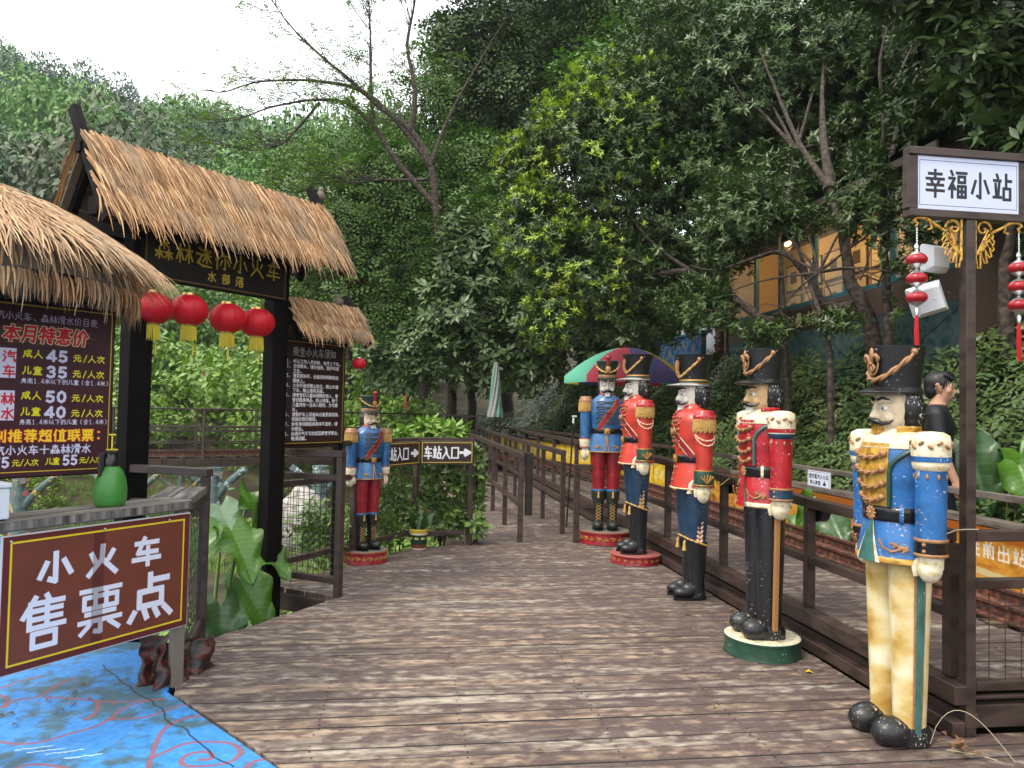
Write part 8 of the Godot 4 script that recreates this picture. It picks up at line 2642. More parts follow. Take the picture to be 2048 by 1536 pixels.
	tag(put("slack_cable", cb, M.mesh_wire), "slack dark cable sagging from the house towards the station sign", "cable")

# ---------------------------------------------------------------- big-leaved plants and planters
func taro_leaf(L: float, w: float, ripple: float, droop: float, seed_n: int) -> ArrayMesh:   # heart-shaped, rippled, along +z, facing +y
	var b := Mb.new()
	var r := RandomNumberGenerator.new()
	r.seed = seed_n
	var g := []
	var n := 16
	var m := 12
	for i in n + 1:
		var t := float(i) / n
		var half := w * 0.5 * pow(sin(PI * pow(t, 0.62)), 0.75) * (1.0 - 0.1 * t)
		if i == 0: half = w * 0.2
		var row := []
		for j in m + 1:
			var s := float(j) / m * 2.0 - 1.0
			var z := L * (t - 0.28) - absf(s) * L * 0.22 * (1.0 - t)
			var vein := absf(sin((t * 5.0 - absf(s) * 1.2) * PI))
			var y := absf(s) * half * 0.28 + ripple * sin(t * 15.0 + s * 2.0) * absf(s) * s * s - droop * L * maxf(t - 0.2, 0.0) * maxf(t - 0.2, 0.0) - 0.012 * L * (1.0 - vein) * (1.0 - absf(s) * 0.4) - 0.012 * L * exp(-absf(s) * 18.0)
			row.append(Vector3(s * half + r.randf_range(-1, 1) * 0.004 * absf(s), y, z))
		g.append(row)
	b.rows(g, false)
	for i in b.n.size():
		if b.n[i].y < 0: b.n[i] = -b.n[i]
	for i in range(0, b.ix.size(), 3):
		var q := b.ix[i]
		var cr := (b.v[b.ix[i + 2]] - b.v[q]).cross(b.v[b.ix[i + 1]] - b.v[q])
		if cr.dot(b.n[q]) < 0:
			var k := b.ix[i + 1]
			b.ix[i + 1] = b.ix[i + 2]
			b.ix[i + 2] = k
	return b.mesh()

func taro(label: String, base: Vector3, leaves: Array, kinds: Array, group: String) -> void:   # leaves: [centre, facing direction, size, material]
	var t := thing("elephant_ear_plant", label, "plant", base, 0.0, group)
	for i in leaves.size():
		var q: Array = leaves[i]
		var at: Vector3 = q[0] - base
		var o := put("leaf", kinds[i % kinds.size()], M[q[3]], t)
		var up: Vector3 = q[1].normalized()
		var z := (Vector3(at.x, 0.0, at.z) * 0.6 + Vector3(q[4] if q.size() > 4 else 0.2, -0.9, 0.35))
		z = (z - up * z.dot(up)).normalized()
		o.transform = Transform3D(Basis(up.cross(z), up, z).scaled(Vector3.ONE * q[2]), at)
		var b := Mb.new()
		b.tube([Vector3(rng.randf_range(-0.04, 0.04), 0, rng.randf_range(-0.04, 0.04)), at * 0.5 + Vector3(0, at.y * 0.12, 0), at - z * 0.02 * q[2] - up * 0.012], [0.022, 0.015, 0.009], 7)
		put("stalk", b, M.stalk, t)

func make_plants() -> void:
	mat("taro_leaf", lin(0.085, 0.21, 0.018), 0.38, {"backlight_enabled": true, "backlight": lin(0.11, 0.25, 0.008)})
	mat("taro_dark", lin(0.05, 0.125, 0.035), 0.35, {"backlight_enabled": true, "backlight": lin(0.06, 0.12, 0.02)})
	mat("taro_pale", lin(0.11, 0.20, 0.09), 0.4, {"backlight_enabled": true, "backlight": lin(0.06, 0.12, 0.03)})
	var vim := sheet(256, 256, Color(0.86, 0.86, 0.86))
	for k in range(-2, 14):
		for s in [-1.0, 1.0]: stroke(vim, Vector2(128, k * 22), Vector2(128 + s * 128, k * 22 + 62), 2.4, 0.8, Color(1, 1, 1))
	stroke(vim, Vector2(128, 0), Vector2(128, 256), 4, 2, Color(1, 1, 1))
	for k in ["taro_leaf", "taro_dark", "taro_pale"]: M[k].albedo_texture = tex(vim)
	mat("stalk", lin(0.09, 0.17, 0.03), 0.45)
	var kinds := [taro_leaf(1.0, 0.78, 0.10, 0.25, 1), taro_leaf(1.0, 0.7, 0.14, 0.4, 2), taro_leaf(1.0, 0.85, 0.08, 0.15, 3)]
	var cam := Vector3(1.2, 0.75, 1.6)
	taro("bright elephant-ear plant growing between the ticket counter and the gate pillar", Vector3(-1.33, -0.92, -5.75), [[Vector3(-1.15, 0.45, -5.8), Vector3(0.45, 0.8, 0.55), 0.46, "taro_leaf"], [Vector3(-1.17, 0.70, -6.2), Vector3(0.7, 0.7, 0.3), 0.36, "taro_leaf"], [Vector3(-1.40, 0.50, -5.7), Vector3(0.2, 0.8, 0.6), 0.38, "taro_leaf"], [Vector3(-1.08, 0.06, -5.9), Vector3(0.5, 0.5, 0.8), 0.46, "taro_leaf", 0.5], [Vector3(-1.16, -0.02, -5.35), Vector3(0.6, 0.3, 0.8), 0.46, "taro_dark"], [Vector3(-1.35, 0.62, -6.2), Vector3(0.0, 0.9, 0.4), 0.36, "taro_pale"], [Vector3(-0.98, 0.28, -6.15), Vector3(0.3, 0.9, 0.4), 0.34, "taro_leaf"]], kinds, "elephant-ear plants")
	taro("elephant-ear plant sprouting between the rails and the yellow wall", Vector3(4.08, 0.16, -7.1), [[Vector3(4.08, 0.44, -6.85), Vector3(-0.6, 0.7, 0.5), 0.46, "taro_dark"], [Vector3(4.05, 0.56, -7.25), Vector3(-0.3, 0.4, 0.9), 0.36, "taro_leaf", -0.6], [Vector3(4.02, 0.36, -7.4), Vector3(-0.7, 0.6, 0.4), 0.26, "taro_leaf"]], kinds, "elephant-ear plants")
	taro("dark elephant-ear plant behind the wall, right beside the man in black", ground_v(5.0, -5.9, 0.05), [[Vector3(4.82, 1.06, -5.95), Vector3(-0.7, 0.35, 0.75), 0.60, "taro_dark"], [Vector3(4.95, 0.80, -6.1), Vector3(-0.6, 0.5, 0.7), 0.34, "taro_dark"]], kinds, "elephant-ear plants")
	taro("bright elephant-ear plant with holed leaves behind the wall and mesh fence", ground_v(5.15, -5.5, 0.05), [[Vector3(5.05, 1.10, -5.6), Vector3(-0.3, 0.9, 0.6), 0.55, "taro_leaf"], [Vector3(4.85, 0.98, -5.45), Vector3(-0.6, 0.6, 0.75), 0.48, "taro_leaf"], [Vector3(5.3, 1.2, -5.3), Vector3(-0.4, 0.8, 0.6), 0.5, "taro_leaf"]], kinds, "elephant-ear plants")
	# strap leaves at the foot of the bank
	var b := Mb.new()
	for i in 90:
		var z := rng.randf_range(-6.6, -4.4)
		var x := rng.randf_range(4.55, 5.2)
		var p := ground_v(x, z, 0.02)
		var d := Vector3(rng.randf_range(-0.7, 0.3), 1.2, rng.randf_range(-0.5, 0.5)).normalized()
		b.col = Color(1, 1, 1) * rng.randf_range(0.7, 1.3)
		b.leaf(p, d, Vector3(-1, 0.3, 0.4).normalized(), rng.randf_range(0.3, 0.75), rng.randf_range(0.02, 0.04), 0.5, 0.2)
	tag(put("strap_leaves", b, M.leaf_light), "long narrow leaves at the foot of the bank behind the wall", "plants", "", "stuff")

	# plants in and on the fence
	var broad := cluster("broad")
	var spray := cluster("spray")
	var planted := func(called: String, label: String, blobs: Array, mesh_of: Mb, m: String, per: float, size: float, base: Vector3, seed_n: int):
		var t := thing(called, label, "plant", base, 0.0, "plants along the fence")
		var where := place_leaves(blobs, per, size, 0.0, seed_n, 0.5)
		for i in where.size(): where[i].origin -= base
		bake("foliage", mesh_of, M[m], where, leaf_tints(where, seed_n, 0.3), t)
		var st := Mb.new()
		for q in blobs:
			var c := Vector3(q[0], q[1], q[2]) - base
			st.tube([Vector3(rng.randf_range(-0.03, 0.03), 0, 0), c * 0.5 + Vector3(0.03, 0.02, 0), c + Vector3(0, 0.04, 0)], [0.011, 0.008, 0.004], 5)
		put("stems", st, M.bark, t)
	planted.call("leafy_bush", "bright leafy bush growing over the top of the arrow sign", [[0.42, 1.20, -8.42, 0.24, 0.10, 0.14], [0.55, 1.17, -8.42, 0.18, 0.09, 0.12], [0.30, 1.24, -8.46, 0.14, 0.10, 0.12]], broad, "leaf_light", 150.0, 0.62, Vector3(0.4, 0.0, -8.48), 511)
	planted.call("leafy_bush", "pale leafy bush behind the sign with two arrows", [[0.0, 1.13, -8.25, 0.14, 0.07, 0.1], [-0.25, 1.07, -8.0, 0.12, 0.05, 0.1]], broad, "leaf_light", 130.0, 0.55, Vector3(-0.05, -0.9, -8.3), 512)
	planted.call("climbing_vine", "vine with glossy leaves climbing the fence corner by the walkway", [[0.80, 0.95, -8.36, 0.09, 0.12, 0.09], [0.80, 0.70, -8.38, 0.10, 0.18, 0.1], [0.82, 0.45, -8.36, 0.09, 0.16, 0.09], [0.80, 0.22, -8.32, 0.14, 0.14, 0.12]], broad, "leaf_mid", 110.0, 0.55, Vector3(0.8, 0.0, -8.38), 513)
	planted.call("fence_bush", "green bush filling the fence behind the paint bucket", [[0.30, 0.55, -8.42, 0.22, 0.28, 0.14], [0.52, 0.30, -8.40, 0.24, 0.24, 0.14], [0.42, 0.75, -8.42, 0.2, 0.14, 0.12], [0.62, 0.62, -8.42, 0.14, 0.25, 0.12]], broad, "leaf_mid", 85.0, 0.62, Vector3(0.45, -0.05, -8.48), 514)
	planted.call("fence_bush", "dense dark bush behind the mesh next to the small soldier", [[-0.05, 0.45, -8.15, 0.22, 0.38, 0.16], [-0.3, 0.30, -7.85, 0.24, 0.35, 0.18], [-0.55, 0.25, -7.6, 0.2, 0.34, 0.16], [-0.1, 0.75, -8.2, 0.18, 0.16, 0.12], [-0.75, 0.3, -7.3, 0.16, 0.3, 0.12]], spray, "leaf_mid", 95.0, 0.72, Vector3(-0.25, -0.9, -8.1), 515)
	# paint bucket with a plant
	var t := thing("paint_bucket", "old paint bucket with yellow and green label used as plant pot", "bucket", Vector3(0.19, 0, -8.02))
	var im := sheet(256, 128, Color(0.78, 0.75, 0.66))
	im.fill_rect(Rect2i(0, 0, 256, 22), Color(0.74, 0.62, 0.16))
	im.fill_rect(Rect2i(0, 34, 256, 58), Color(0.06, 0.20, 0.13))
	im.fill_rect(Rect2i(0, 92, 256, 24), Color(0.42, 0.22, 0.16))
	for k in 4: im.fill_rect(Rect2i(20 + k * 64, 48, 40, 14), Color(0.75, 0.72, 0.45))
	b = Mb.new()
	b.loft([[0.0, 0.072, 0.072], [0.01, 0.076, 0.076], [0.195, 0.095, 0.095], [0.20, 0.099, 0.099], [0.212, 0.099, 0.099], [0.212, 0.092, 0.092], [0.18, 0.09, 0.09]], 24, 1)
	for i in b.t.size(): b.t[i] = Vector2(b.t[i].x * 2.0, 1.0 - clampf(b.v[i].y / 0.21, 0, 1))
	put("pail", b, mat("bucket_print", Color(1, 1, 1), 0.45, {"albedo_texture": tex(im)}), t)
	b = Mb.new()
	b.loft([[0.175, 0.09, 0.09], [0.18, 0.02, 0.02]], 16, 2)
	put("soil", b, M.soil, t)
	for i in 5:
		var d := Vector3(cos(i * 2.4), 1.4, sin(i * 2.4)).normalized()
		b = Mb.new()
		b.leaf(Vector3(0, 0.17, 0), d, (Vector3(d.x, 0.4, d.z)).normalized() if i else Vector3(0, 0.3, 1), 0.26, 0.11, 0.25, 0.15)
		put("leaf", b, M.taro_dark, t)

# ---------------------------------------------------------------- smaller things
func folded_umbrella(label: String, at: Vector3, h0: float, h1: float, r: float, cols: Array) -> void:
	var t := thing("folded_umbrella", label, "umbrella", at, rng.randf() * 3.0, "umbrellas folded up on their poles")
	var g := ground_y(at.x, at.z)
	var b := Mb.new()
	b.tube([Vector3(0, minf(g, h0) - 0.05, 0), Vector3(0, h1 + 0.06, 0)], 0.022, 8)
	put("pole", b, M.dark_steel, t)
	for k in 8:                              # pleats of cloth wound round the pole
		b = Mb.new()
		var rows := []
		for i in 12:
			var f := i / 11.0
			var y := lerpf(h1, h0, f)
			var rr := r * (0.25 + 0.85 * pow(f, 0.6)) * (0.62 if f > 0.82 and f < 0.9 else 1.0) * (1.15 if f >= 0.9 else 1.0)
			var row := []
			for j in 4:
				var a := TAU * (k + j / 3.0) / 8.0 + f * 1.6
				row.append(Vector3(cos(a), 0, sin(a)) * rr * (1.0 if j in [1, 2] else 0.72) + Vector3(0, y, 0))
			rows.append(row)
		var mid := []
		for row in rows: mid.append(Vector3(0, row[0].y, 0))
		b.rows(rows, false, mid)
		put("pleat", b, M[cols[k % cols.size()]], t)

func bird(label: String, at: Vector3, turn: float) -> void:
	var t := thing("sparrow", label, "bird", at, turn, "sparrows on the roofs")
	mat("bird_brown", lin(0.16, 0.12, 0.085), 0.8)
	mat("bird_pale", lin(0.20, 0.165, 0.125), 0.8)
	var b := Mb.new()
	b.loft([[0.012, 0.012, 0.014, 0, 0.0], [0.022, 0.026, 0.03, 0, 0.002], [0.045, 0.033, 0.038, 0, 0.006], [0.07, 0.028, 0.032, 0, 0.010], [0.085, 0.020, 0.022, 0, 0.014], [0.094, 0.0215, 0.024, 0, 0.016], [0.106, 0.021, 0.024, 0, 0.016], [0.117, 0.012, 0.014, 0, 0.014], [0.121, 0.003, 0.004, 0, 0.013]], 16)
	put("body", b, M.bird_pale, t)
	b = Mb.new()
	for s in [-1.0, 1.0]: b.ball(Vector3(s * 0.027, 0.052, -0.012), Vector3(0.010, 0.028, 0.036), 9, 7, Basis(Vector3.RIGHT, 0.6))
	b.ball(Vector3(0, 0.112, 0.010), Vector3(0.019, 0.010, 0.020), 9, 6)
	put("wings", b, M.bird_brown, t)
	b = Mb.new()
	b.box(Vector3(0, 0.022, -0.052), Vector3(0.022, 0.008, 0.06), Basis(Vector3.RIGHT, -0.5), 0.002)
	put("tail", b, M.bird_brown, t)
	b = Mb.new()
	b.tube([Vector3(0, 0.101, 0.036), Vector3(0, 0.098, 0.052)], [0.006, 0.001], 6)
	for s in [-1.0, 1.0]:
		b.ball(Vector3(s * 0.016, 0.107, 0.032), Vector3.ONE * 0.0035, 6, 5)
		b.tube([Vector3(s * 0.01, 0.016, 0.004), Vector3(s * 0.011, 0.0, 0.008)], 0.002, 4)
	put("beak_and_legs", b, M.gloss_black, t)

func make_small_things() -> void:
	# open umbrella beyond the wall
	for p in [["cloth_green", lin(0.16, 0.58, 0.40)], ["cloth_red", lin(0.62, 0.06, 0.10)], ["cloth_violet", lin(0.08, 0.07, 0.24)], ["cloth_yellow", lin(0.62, 0.44, 0.03)], ["cloth_pink", lin(0.42, 0.06, 0.09)], ["cloth_grey", lin(0.30, 0.30, 0.30)], ["cloth_mint", lin(0.12, 0.30, 0.20)]]:
		mat(p[0], p[1], 0.7, {"backlight_enabled": true, "backlight": p[1]})
	var t := thing("open_umbrella", "large open umbrella with green, red, violet and yellow panels behind the soldiers", "umbrella", Vector3(4.42, 0, -15.0))
	var b := Mb.new()
	b.tube([Vector3(0, ground_y(4.42, -15.0) - 0.1, 0), Vector3(0, 2.80, 0)], 0.025, 9)
	put("pole", b, M.dark_steel, t)
	var order := ["cloth_violet", "cloth_red", "cloth_green", "cloth_yellow", "cloth_violet", "cloth_red", "cloth_green", "cloth_yellow"]
	var a0 := deg_to_rad(233.0)
	for k in 8:
		b = Mb.new()
		var rows := []
		var mid := []
		for i in 8:
			var f := i / 6.0
			var row := []
			for j in 5:
				var a := -a0 - TAU * (k + j / 4.0) / 8.0
				var sag := 1.0 - 0.05 * sin(j / 4.0 * PI) * f
				var r := 1.24 * minf(f, 1.0) * sag
				var y := 2.75 - 0.60 * pow(minf(f, 1.0), 1.9)
				if i == 7: y = 2.75 - 0.60 - 0.14
				row.append(Vector3(cos(a) * r, y, -sin(a) * r))
			rows.append(row); mid.append(Vector3(0, 1.6, 0))
		b.rows(rows, false, mid)
		put("panel", b, M[order[k]], t)
		b = Mb.new()
		var a := -a0 - TAU * k / 8.0
		b.tube([Vector3(0, 2.2, 0), Vector3(cos(a) * 0.7, 2.46, -sin(a) * 0.7)], 0.006, 5)
		put("strut", b, M.dark_steel, t)
	folded_umbrella("folded faded red umbrella standing among the bright shrubs", Vector3(-5.35, 0, -21.6), 1.35, 2.48, 0.075, ["cloth_pink"])
	folded_umbrella("folded dark red umbrella beneath the glossy leaves beside the far railing", Vector3(0.12, 0, -20.1), 1.37, 2.33, 0.10, ["cloth_red", "cloth_pink"])
	folded_umbrella("folded white and green umbrella at the bend of the railing", Vector3(1.99, 0, -16.7), 1.29, 2.49, 0.145, ["cloth_grey", "cloth_grey", "cloth_mint"])
	bird("sparrow perched on the end of the gate's big roof", Vector3(-0.735, 3.17, -6.60), 0.3)
	bird("sparrow perched on the rules board's little roof", Vector3(-0.575, 2.285, -6.68), -0.4)
	# sprayer jug on the counter
	t = thing("sprayer_jug", "green plastic sprayer jug with black pump head on the counter", "jug", Vector3(-1.385, 0.952, -3.95), 0.6)
	mat("green_plastic", lin(0.045, 0.20, 0.03), 0.35)
	b = Mb.new()
	b.loft([[0.0, 0.058, 0.058], [0.006, 0.066, 0.066], [0.03, 0.073, 0.073], [0.08, 0.074, 0.074], [0.13, 0.066, 0.066], [0.165, 0.052, 0.052], [0.185, 0.038, 0.038], [0.195, 0.034, 0.034]], 28)
	put("bottle", b, M.green_plastic, t)
	b = Mb.new()
	b.loft([[0.192, 0.040, 0.040], [0.225, 0.040, 0.040], [0.232, 0.034, 0.034], [0.25, 0.03, 0.03]], 20)
	b.beam(Vector3(0.0, 0.25, 0.03), Vector3(0.0, 0.25, -0.05), 0.035, 0.03, 0.006)
	b.beam(Vector3(-0.045, 0.255, 0.01), Vector3(-0.052, 0.14, 0.02), 0.026, 0.022, 0.005)
	put("pump_head", b, M.gloss_black, t)
	b = Mb.new()
	b.tube([Vector3(0, 0.25, 0), Vector3(0, 0.335, 0)], 0.004, 6)
	b.box(Vector3(0, 0.34, 0), Vector3(0.032, 0.008, 0.012), Basis.IDENTITY, 0.002)
	b.box(Vector3(0, 0.268, 0), Vector3(0.05, 0.006, 0.03), Basis.IDENTITY, 0.002)
	put("plunger", b, M.tassel_yellow, t)
	# crumpled tarpaulin under the counter
	var tim := ramp_image(128, 128, noise_bytes(128, 128, 481, 0.018, 2), [[0.2, Color(0.09, 0.05, 0.05)], [0.42, Color(0.20, 0.11, 0.09)], [0.56, Color(0.36, 0.05, 0.06)], [0.7, Color(0.16, 0.08, 0.08)], [0.92, Color(0.42, 0.30, 0.17)]])
	mat("tarp", Color(1, 1, 1), 0.45, {"albedo_texture": tex(tim)})
	t = thing("crumpled_tarp", "crumpled dark red tarpaulin stuffed under the end of the counter", "tarpaulin")
	for k in 3:
		b = Mb.new()
		var g := []
		var f := noise(90 + k, 3.0, 3)
		for i in 15:
			var row := []
			for j in 11:
				var u := i / 14.0
				var w := j / 10.0
				var p: Vector3 = [Vector3(-1.33, 0.01, -4.19).lerp(Vector3(-1.13, 0.005, -4.18), u), Vector3(-1.13, 0.01, -4.25).lerp(Vector3(-1.0, 0.005, -4.46), u), Vector3(-1.28, 0.01, -4.33).lerp(Vector3(-1.03, 0.0, -4.42), u)][k]
				p += Vector3(0.02 * sin(u * 9.0 + w * 3.0), w * (0.24 - 0.06 * k - 0.05 * u), 0.03 * sin(u * 11.0 + k) - 0.10 * w)
				p += Vector3(f.get_noise_3dv(p * 2.0), 0, f.get_noise_3dv(p * 2.0 + Vector3.ONE)) * 0.06
				row.append(p)
			g.append(row)
		b.rows(g, false)
		put("fold", b, M.tarp, t)
	# thin pole by the handrails
	t = thing("thin_pole", "thin dark pole with a white cap leaning at the platform edge", "pole")
	b = Mb.new()
	b.tube([Vector3(2.05, 0.0, -9.46), Vector3(2.105, 1.30, -9.41)], 0.011, 7)
	put("rod", b, M.dark_steel, t)
	b = Mb.new()
	b.tube([Vector3(2.105, 1.30, -9.41), Vector3(2.108, 1.37, -9.408)], 0.014, 8)
	b.box(Vector3(2.118, 1.385, -9.408), Vector3(0.06, 0.022, 0.03), Basis.IDENTITY, 0.004)
	put("cap", b, M.white_metal, t)
	# white box on the counter
	t = thing("white_box", "white lidded box standing on the ticket counter below the price list", "box")
	b = Mb.new()
	b.box(Vector3(-1.70, 1.02, -3.46), Vector3(0.15, 0.13, 0.12), Basis(Vector3.UP, 0.75), 0.006)
	put("case", b, M.white_metal, t)
	b = Mb.new()
	b.box(Vector3(-1.70, 1.095, -3.46), Vector3(0.16, 0.02, 0.13), Basis(Vector3.UP, 0.75), 0.005)
	put("lid", b, M.white_metal, t)
	# boulder on the low ground
	b = Mb.new()
	b.ball(Vector3.ZERO, Vector3(0.5, 0.62, 0.4), 18, 12)
	var fn := noise(99, 1.4, 3)
	for i in b.v.size(): b.v[i] *= 1.0 + 0.35 * fn.get_noise_3dv(b.v[i])
	var st := tag(put("boulder", b, triplanar(mat("pale_stone", Color(1, 1, 1), 0.9), tex(ramp_image(256, 256, noise_bytes(256, 256, 491, 0.02, 5), [[0.2, Color(0.45, 0.43, 0.40)], [0.6, Color(0.72, 0.70, 0.66)], [0.85, Color(0.82, 0.80, 0.77)]])), 1.0)), "pale boulder on the low ground behind the mesh gate", "boulder")
	st.position = Vector3(-1.75, -0.62, -13.6)
	# bare twigs round the sign foot and fallen leaves
	b = Mb.new()
	var tw := []
	for i in 15:
		var f := i / 14.0
		tw.append(Vector3(2.33 + 0.24 * f, 0.02 + 0.17 * sin(PI * pow(f, 0.7)), -3.14 + 0.2 * f))
	b.tube(tw, 0.0016, 5)
	b.tube([Vector3(2.38, 0.01, -3.1), Vector3(2.46, 0.02, -3.02), Vector3(2.52, 0.012, -2.98)], 0.002, 5)
	tag(put("dry_twig", b, mat("dry_straw", lin(0.42, 0.38, 0.24), 0.8)), "dry bent twig at the feet of the soldier in ochre", "twig")
	mat("dead_leaf", lin(0.20, 0.10, 0.05), 0.7, {"vertex_color_use_as_albedo": true})
	b = Mb.new()
	for i in 150:
		var z := -rng.randf_range(3.0, 12.0)
		var x := rng.randf_range(2.05, 2.47) if rng.randf() < 0.62 else rng.randf_range(left_edge(z) + 0.1, 2.4)
		if i < 14:
			x = rng.randf_range(2.36, 2.47)
			z = rng.randf_range(-3.2, -3.0)
		elif i > 110:
			x = rng.randf_range(2.62, 3.45)
			z = -rng.randf_range(3.6, 10.0)
		var a := rng.randf() * TAU
		b.col = [Color(1, 1, 1), Color(1.6, 1.3, 0.9), Color(0.6, 0.55, 0.5), Color(2.2, 1.6, 0.8)][rng.randi() % 4]
		var s := rng.randf_range(0.018, 0.05) * (1.5 if i < 14 else 1.0)
		b.leaf(Vector3(x, (0.245 if x > 2.6 else 0.008) + rng.randf() * (0.05 if i < 14 else 0.004), z), Vector3(cos(a), rng.randf_range(-0.05, 0.25), sin(a)).normalized(), Vector3.UP, s, s * 0.5, 0.2, 0.25)
	for i in 40:                                # litter on the painted concrete along the counter
		var f := rng.randf()
		var p := Vector3(-2.0, 0.004, -3.55).lerp(Vector3(-1.15, 0.004, -4.4), f) + Vector3(rng.randf_range(-0.25, 0.2), 0, rng.randf_range(-0.2, 0.2))
		if p.x > left_edge(p.z) - 0.05: continue
		var a := rng.randf() * TAU
		b.col = [Color(0.25, 0.3, 0.3), Color(1.2, 1.0, 0.8), Color(0.4, 0.4, 0.35)][rng.randi() % 3]
		var s := rng.randf_range(0.012, 0.04)
		b.leaf(p, Vector3(cos(a), 0.1, sin(a)).normalized(), Vector3.UP, s, s * 0.5, 0.2, 0.25)
	tag(put("leaf_litter", b, M.dead_leaf), "dead leaves scattered on the deck and platform", "leaves", "", "stuff")
	b = Mb.new()
	b.leaf(Vector3(2.28, 0.006, -4.12), Vector3(0.9, 0.05, 0.3).normalized(), Vector3.UP, 0.055, 0.034, 0.2, 0.2)
	tag(put("yellow_leaf", b, mat("yellow_leaf_paint", lin(0.75, 0.48, 0.02), 0.5)), "single bright yellow leaf fallen beside the platform beams", "leaf")
	# yellow cord tying a scarlet soldier to the railing
	b = Mb.new()
	var q := [Vector3(2.36, 0.98, -5.66), Vector3(2.45, 0.90, -5.72), Vector3(2.56, 0.94, -5.80), Vector3(2.635, 0.94, -5.83), Vector3(2.64, 0.80, -5.84)]
	rope(b, q, 0.005)
	tag(put("yellow_rope", b, mat("cord_yellow", lin(0.45, 0.38, 0.08), 0.7)), "yellow rope tying the scarlet soldier without base to the railing", "rope")
	b = Mb.new()
	b.tube([Vector3(2.32, 0.925, -3.09), Vector3(2.40, 0.93, -3.15), Vector3(2.50, 0.945, -3.20), Vector3(2.56, 0.945, -3.215), Vector3(2.625, 0.945, -3.215)], 0.003, 5)
	tag(put("tie_wire", b, M.dry_straw), "thin wire tying the soldier in ochre to the sign post", "wire")

# ---------------------------------------------------------------- the man behind the wall
func smin(a: float, b: float, k: float) -> float:
	var h := clampf(0.5 + 0.5 * (b - a) / k, 0.0, 1.0)
	return lerpf(b, a, h) - k * h * (1.0 - h)

func skin(b: Mb, parts: Array, lo: Vector3, hi: Vector3, cell: float, k: float, paint: Callable) -> void:
	# parts: [from, to, r0, r1] tapered capsules or [centre, radii] ellipsoids; meshed as surface nets
	var n := Vector3i(((hi - lo) / cell).ceil()) + Vector3i.ONE
	var d := PackedFloat32Array()
	d.resize(n.x * n.y * n.z)
	d.fill(1.0)
	for q in parts:
		var m0: Vector3
		var m1: Vector3
		if q.size() == 4:
			var R := maxf(q[2], q[3]) + k * 1.5 + cell * 2
			m0 = q[0].min(q[1]) - Vector3.ONE * R
			m1 = q[0].max(q[1]) + Vector3.ONE * R
		else:
			m0 = q[0] - q[1] - Vector3.ONE * (k * 1.5 + cell * 2)
			m1 = q[0] + q[1] + Vector3.ONE * (k * 1.5 + cell * 2)
		var i0 := Vector3i(((m0 - lo) / cell).floor()).clamp(Vector3i.ZERO, n - Vector3i.ONE)
		var i1 := Vector3i(((m1 - lo) / cell).ceil()).clamp(Vector3i.ZERO, n - Vector3i.ONE)
		for z in range(i0.z, i1.z + 1):
			for y in range(i0.y, i1.y + 1):
				for x in range(i0.x, i1.x + 1):
					var p := lo + Vector3(x, y, z) * cell
					var v: float
					if q.size() == 4:
						var ab: Vector3 = q[1] - q[0]
						var t := clampf((p - q[0]).dot(ab) / ab.length_squared(), 0.0, 1.0)
						v = p.distance_to(q[0] + ab * t) - lerpf(q[2], q[3], t)
					else:
						var e: Vector3 = (p - q[0]) / q[1]
						v = (e.length() - 1.0) * minf(q[1].x, minf(q[1].y, q[1].z))
					var i := (z * n.y + y) * n.x + x
					d[i] = smin(d[i], v, k) if d[i] < 0.9 else v
	var id := {}
	for z in n.z - 1:
		for y in n.y - 1:
			for x in n.x - 1:
				var s := Vector3.ZERO
				var c := 0
				var inside := 0
				var vals := []
				for e in 8:
					vals.append(d[((z + (e >> 2)) * n.y + y + ((e >> 1) & 1)) * n.x + x + (e & 1)])
					if vals[e] < 0.0: inside += 1
				if inside == 0 or inside == 8: continue
				for pr in [[0, 1], [2, 3], [4, 5], [6, 7], [0, 2], [1, 3], [4, 6], [5, 7], [0, 4], [1, 5], [2, 6], [3, 7]]:
					var va: float = vals[pr[0]]
					var vb: float = vals[pr[1]]
					if (va < 0.0) != (vb < 0.0):
						var t := va / (va - vb)
						var pa := Vector3(pr[0] & 1, (pr[0] >> 1) & 1, pr[0] >> 2)
						var pb := Vector3(pr[1] & 1, (pr[1] >> 1) & 1, pr[1] >> 2)
						s += pa.lerp(pb, t)
						c += 1
				var g := Vector3(vals[1] + vals[3] + vals[5] + vals[7] - vals[0] - vals[2] - vals[4] - vals[6], vals[2] + vals[3] + vals[6] + vals[7] - vals[0] - vals[1] - vals[4] - vals[5], vals[4] + vals[5] + vals[6] + vals[7] - vals[0] - vals[1] - vals[2] - vals[3])
				var p := lo + (Vector3(x, y, z) + s / c) * cell
				b.col = paint.call(p)
				id[Vector3i(x, y, z)] = b.vert(p, g.normalized())
	for q in id:
		for a in 3:
			var e := Vector3i.ZERO
			e[a] = 1
			var u := Vector3i.ZERO
			u[(a + 1) % 3] = 1
			var w := Vector3i.ZERO
			w[(a + 2) % 3] = 1
			var i0: int = (q.z * n.y + q.y) * n.x + q.x
			var q1: Vector3i = q + e
			var i1: int = (q1.z * n.y + q1.y) * n.x + q1.x
			if (d[i0] < 0.0) != (d[i1] < 0.0) and id.has(q - u) and id.has(q - w) and id.has(q - u - w):
				b.tri(id[q], id[q - u], id[q - u - w]); b.tri(id[q], id[q - u - w], id[q - w])

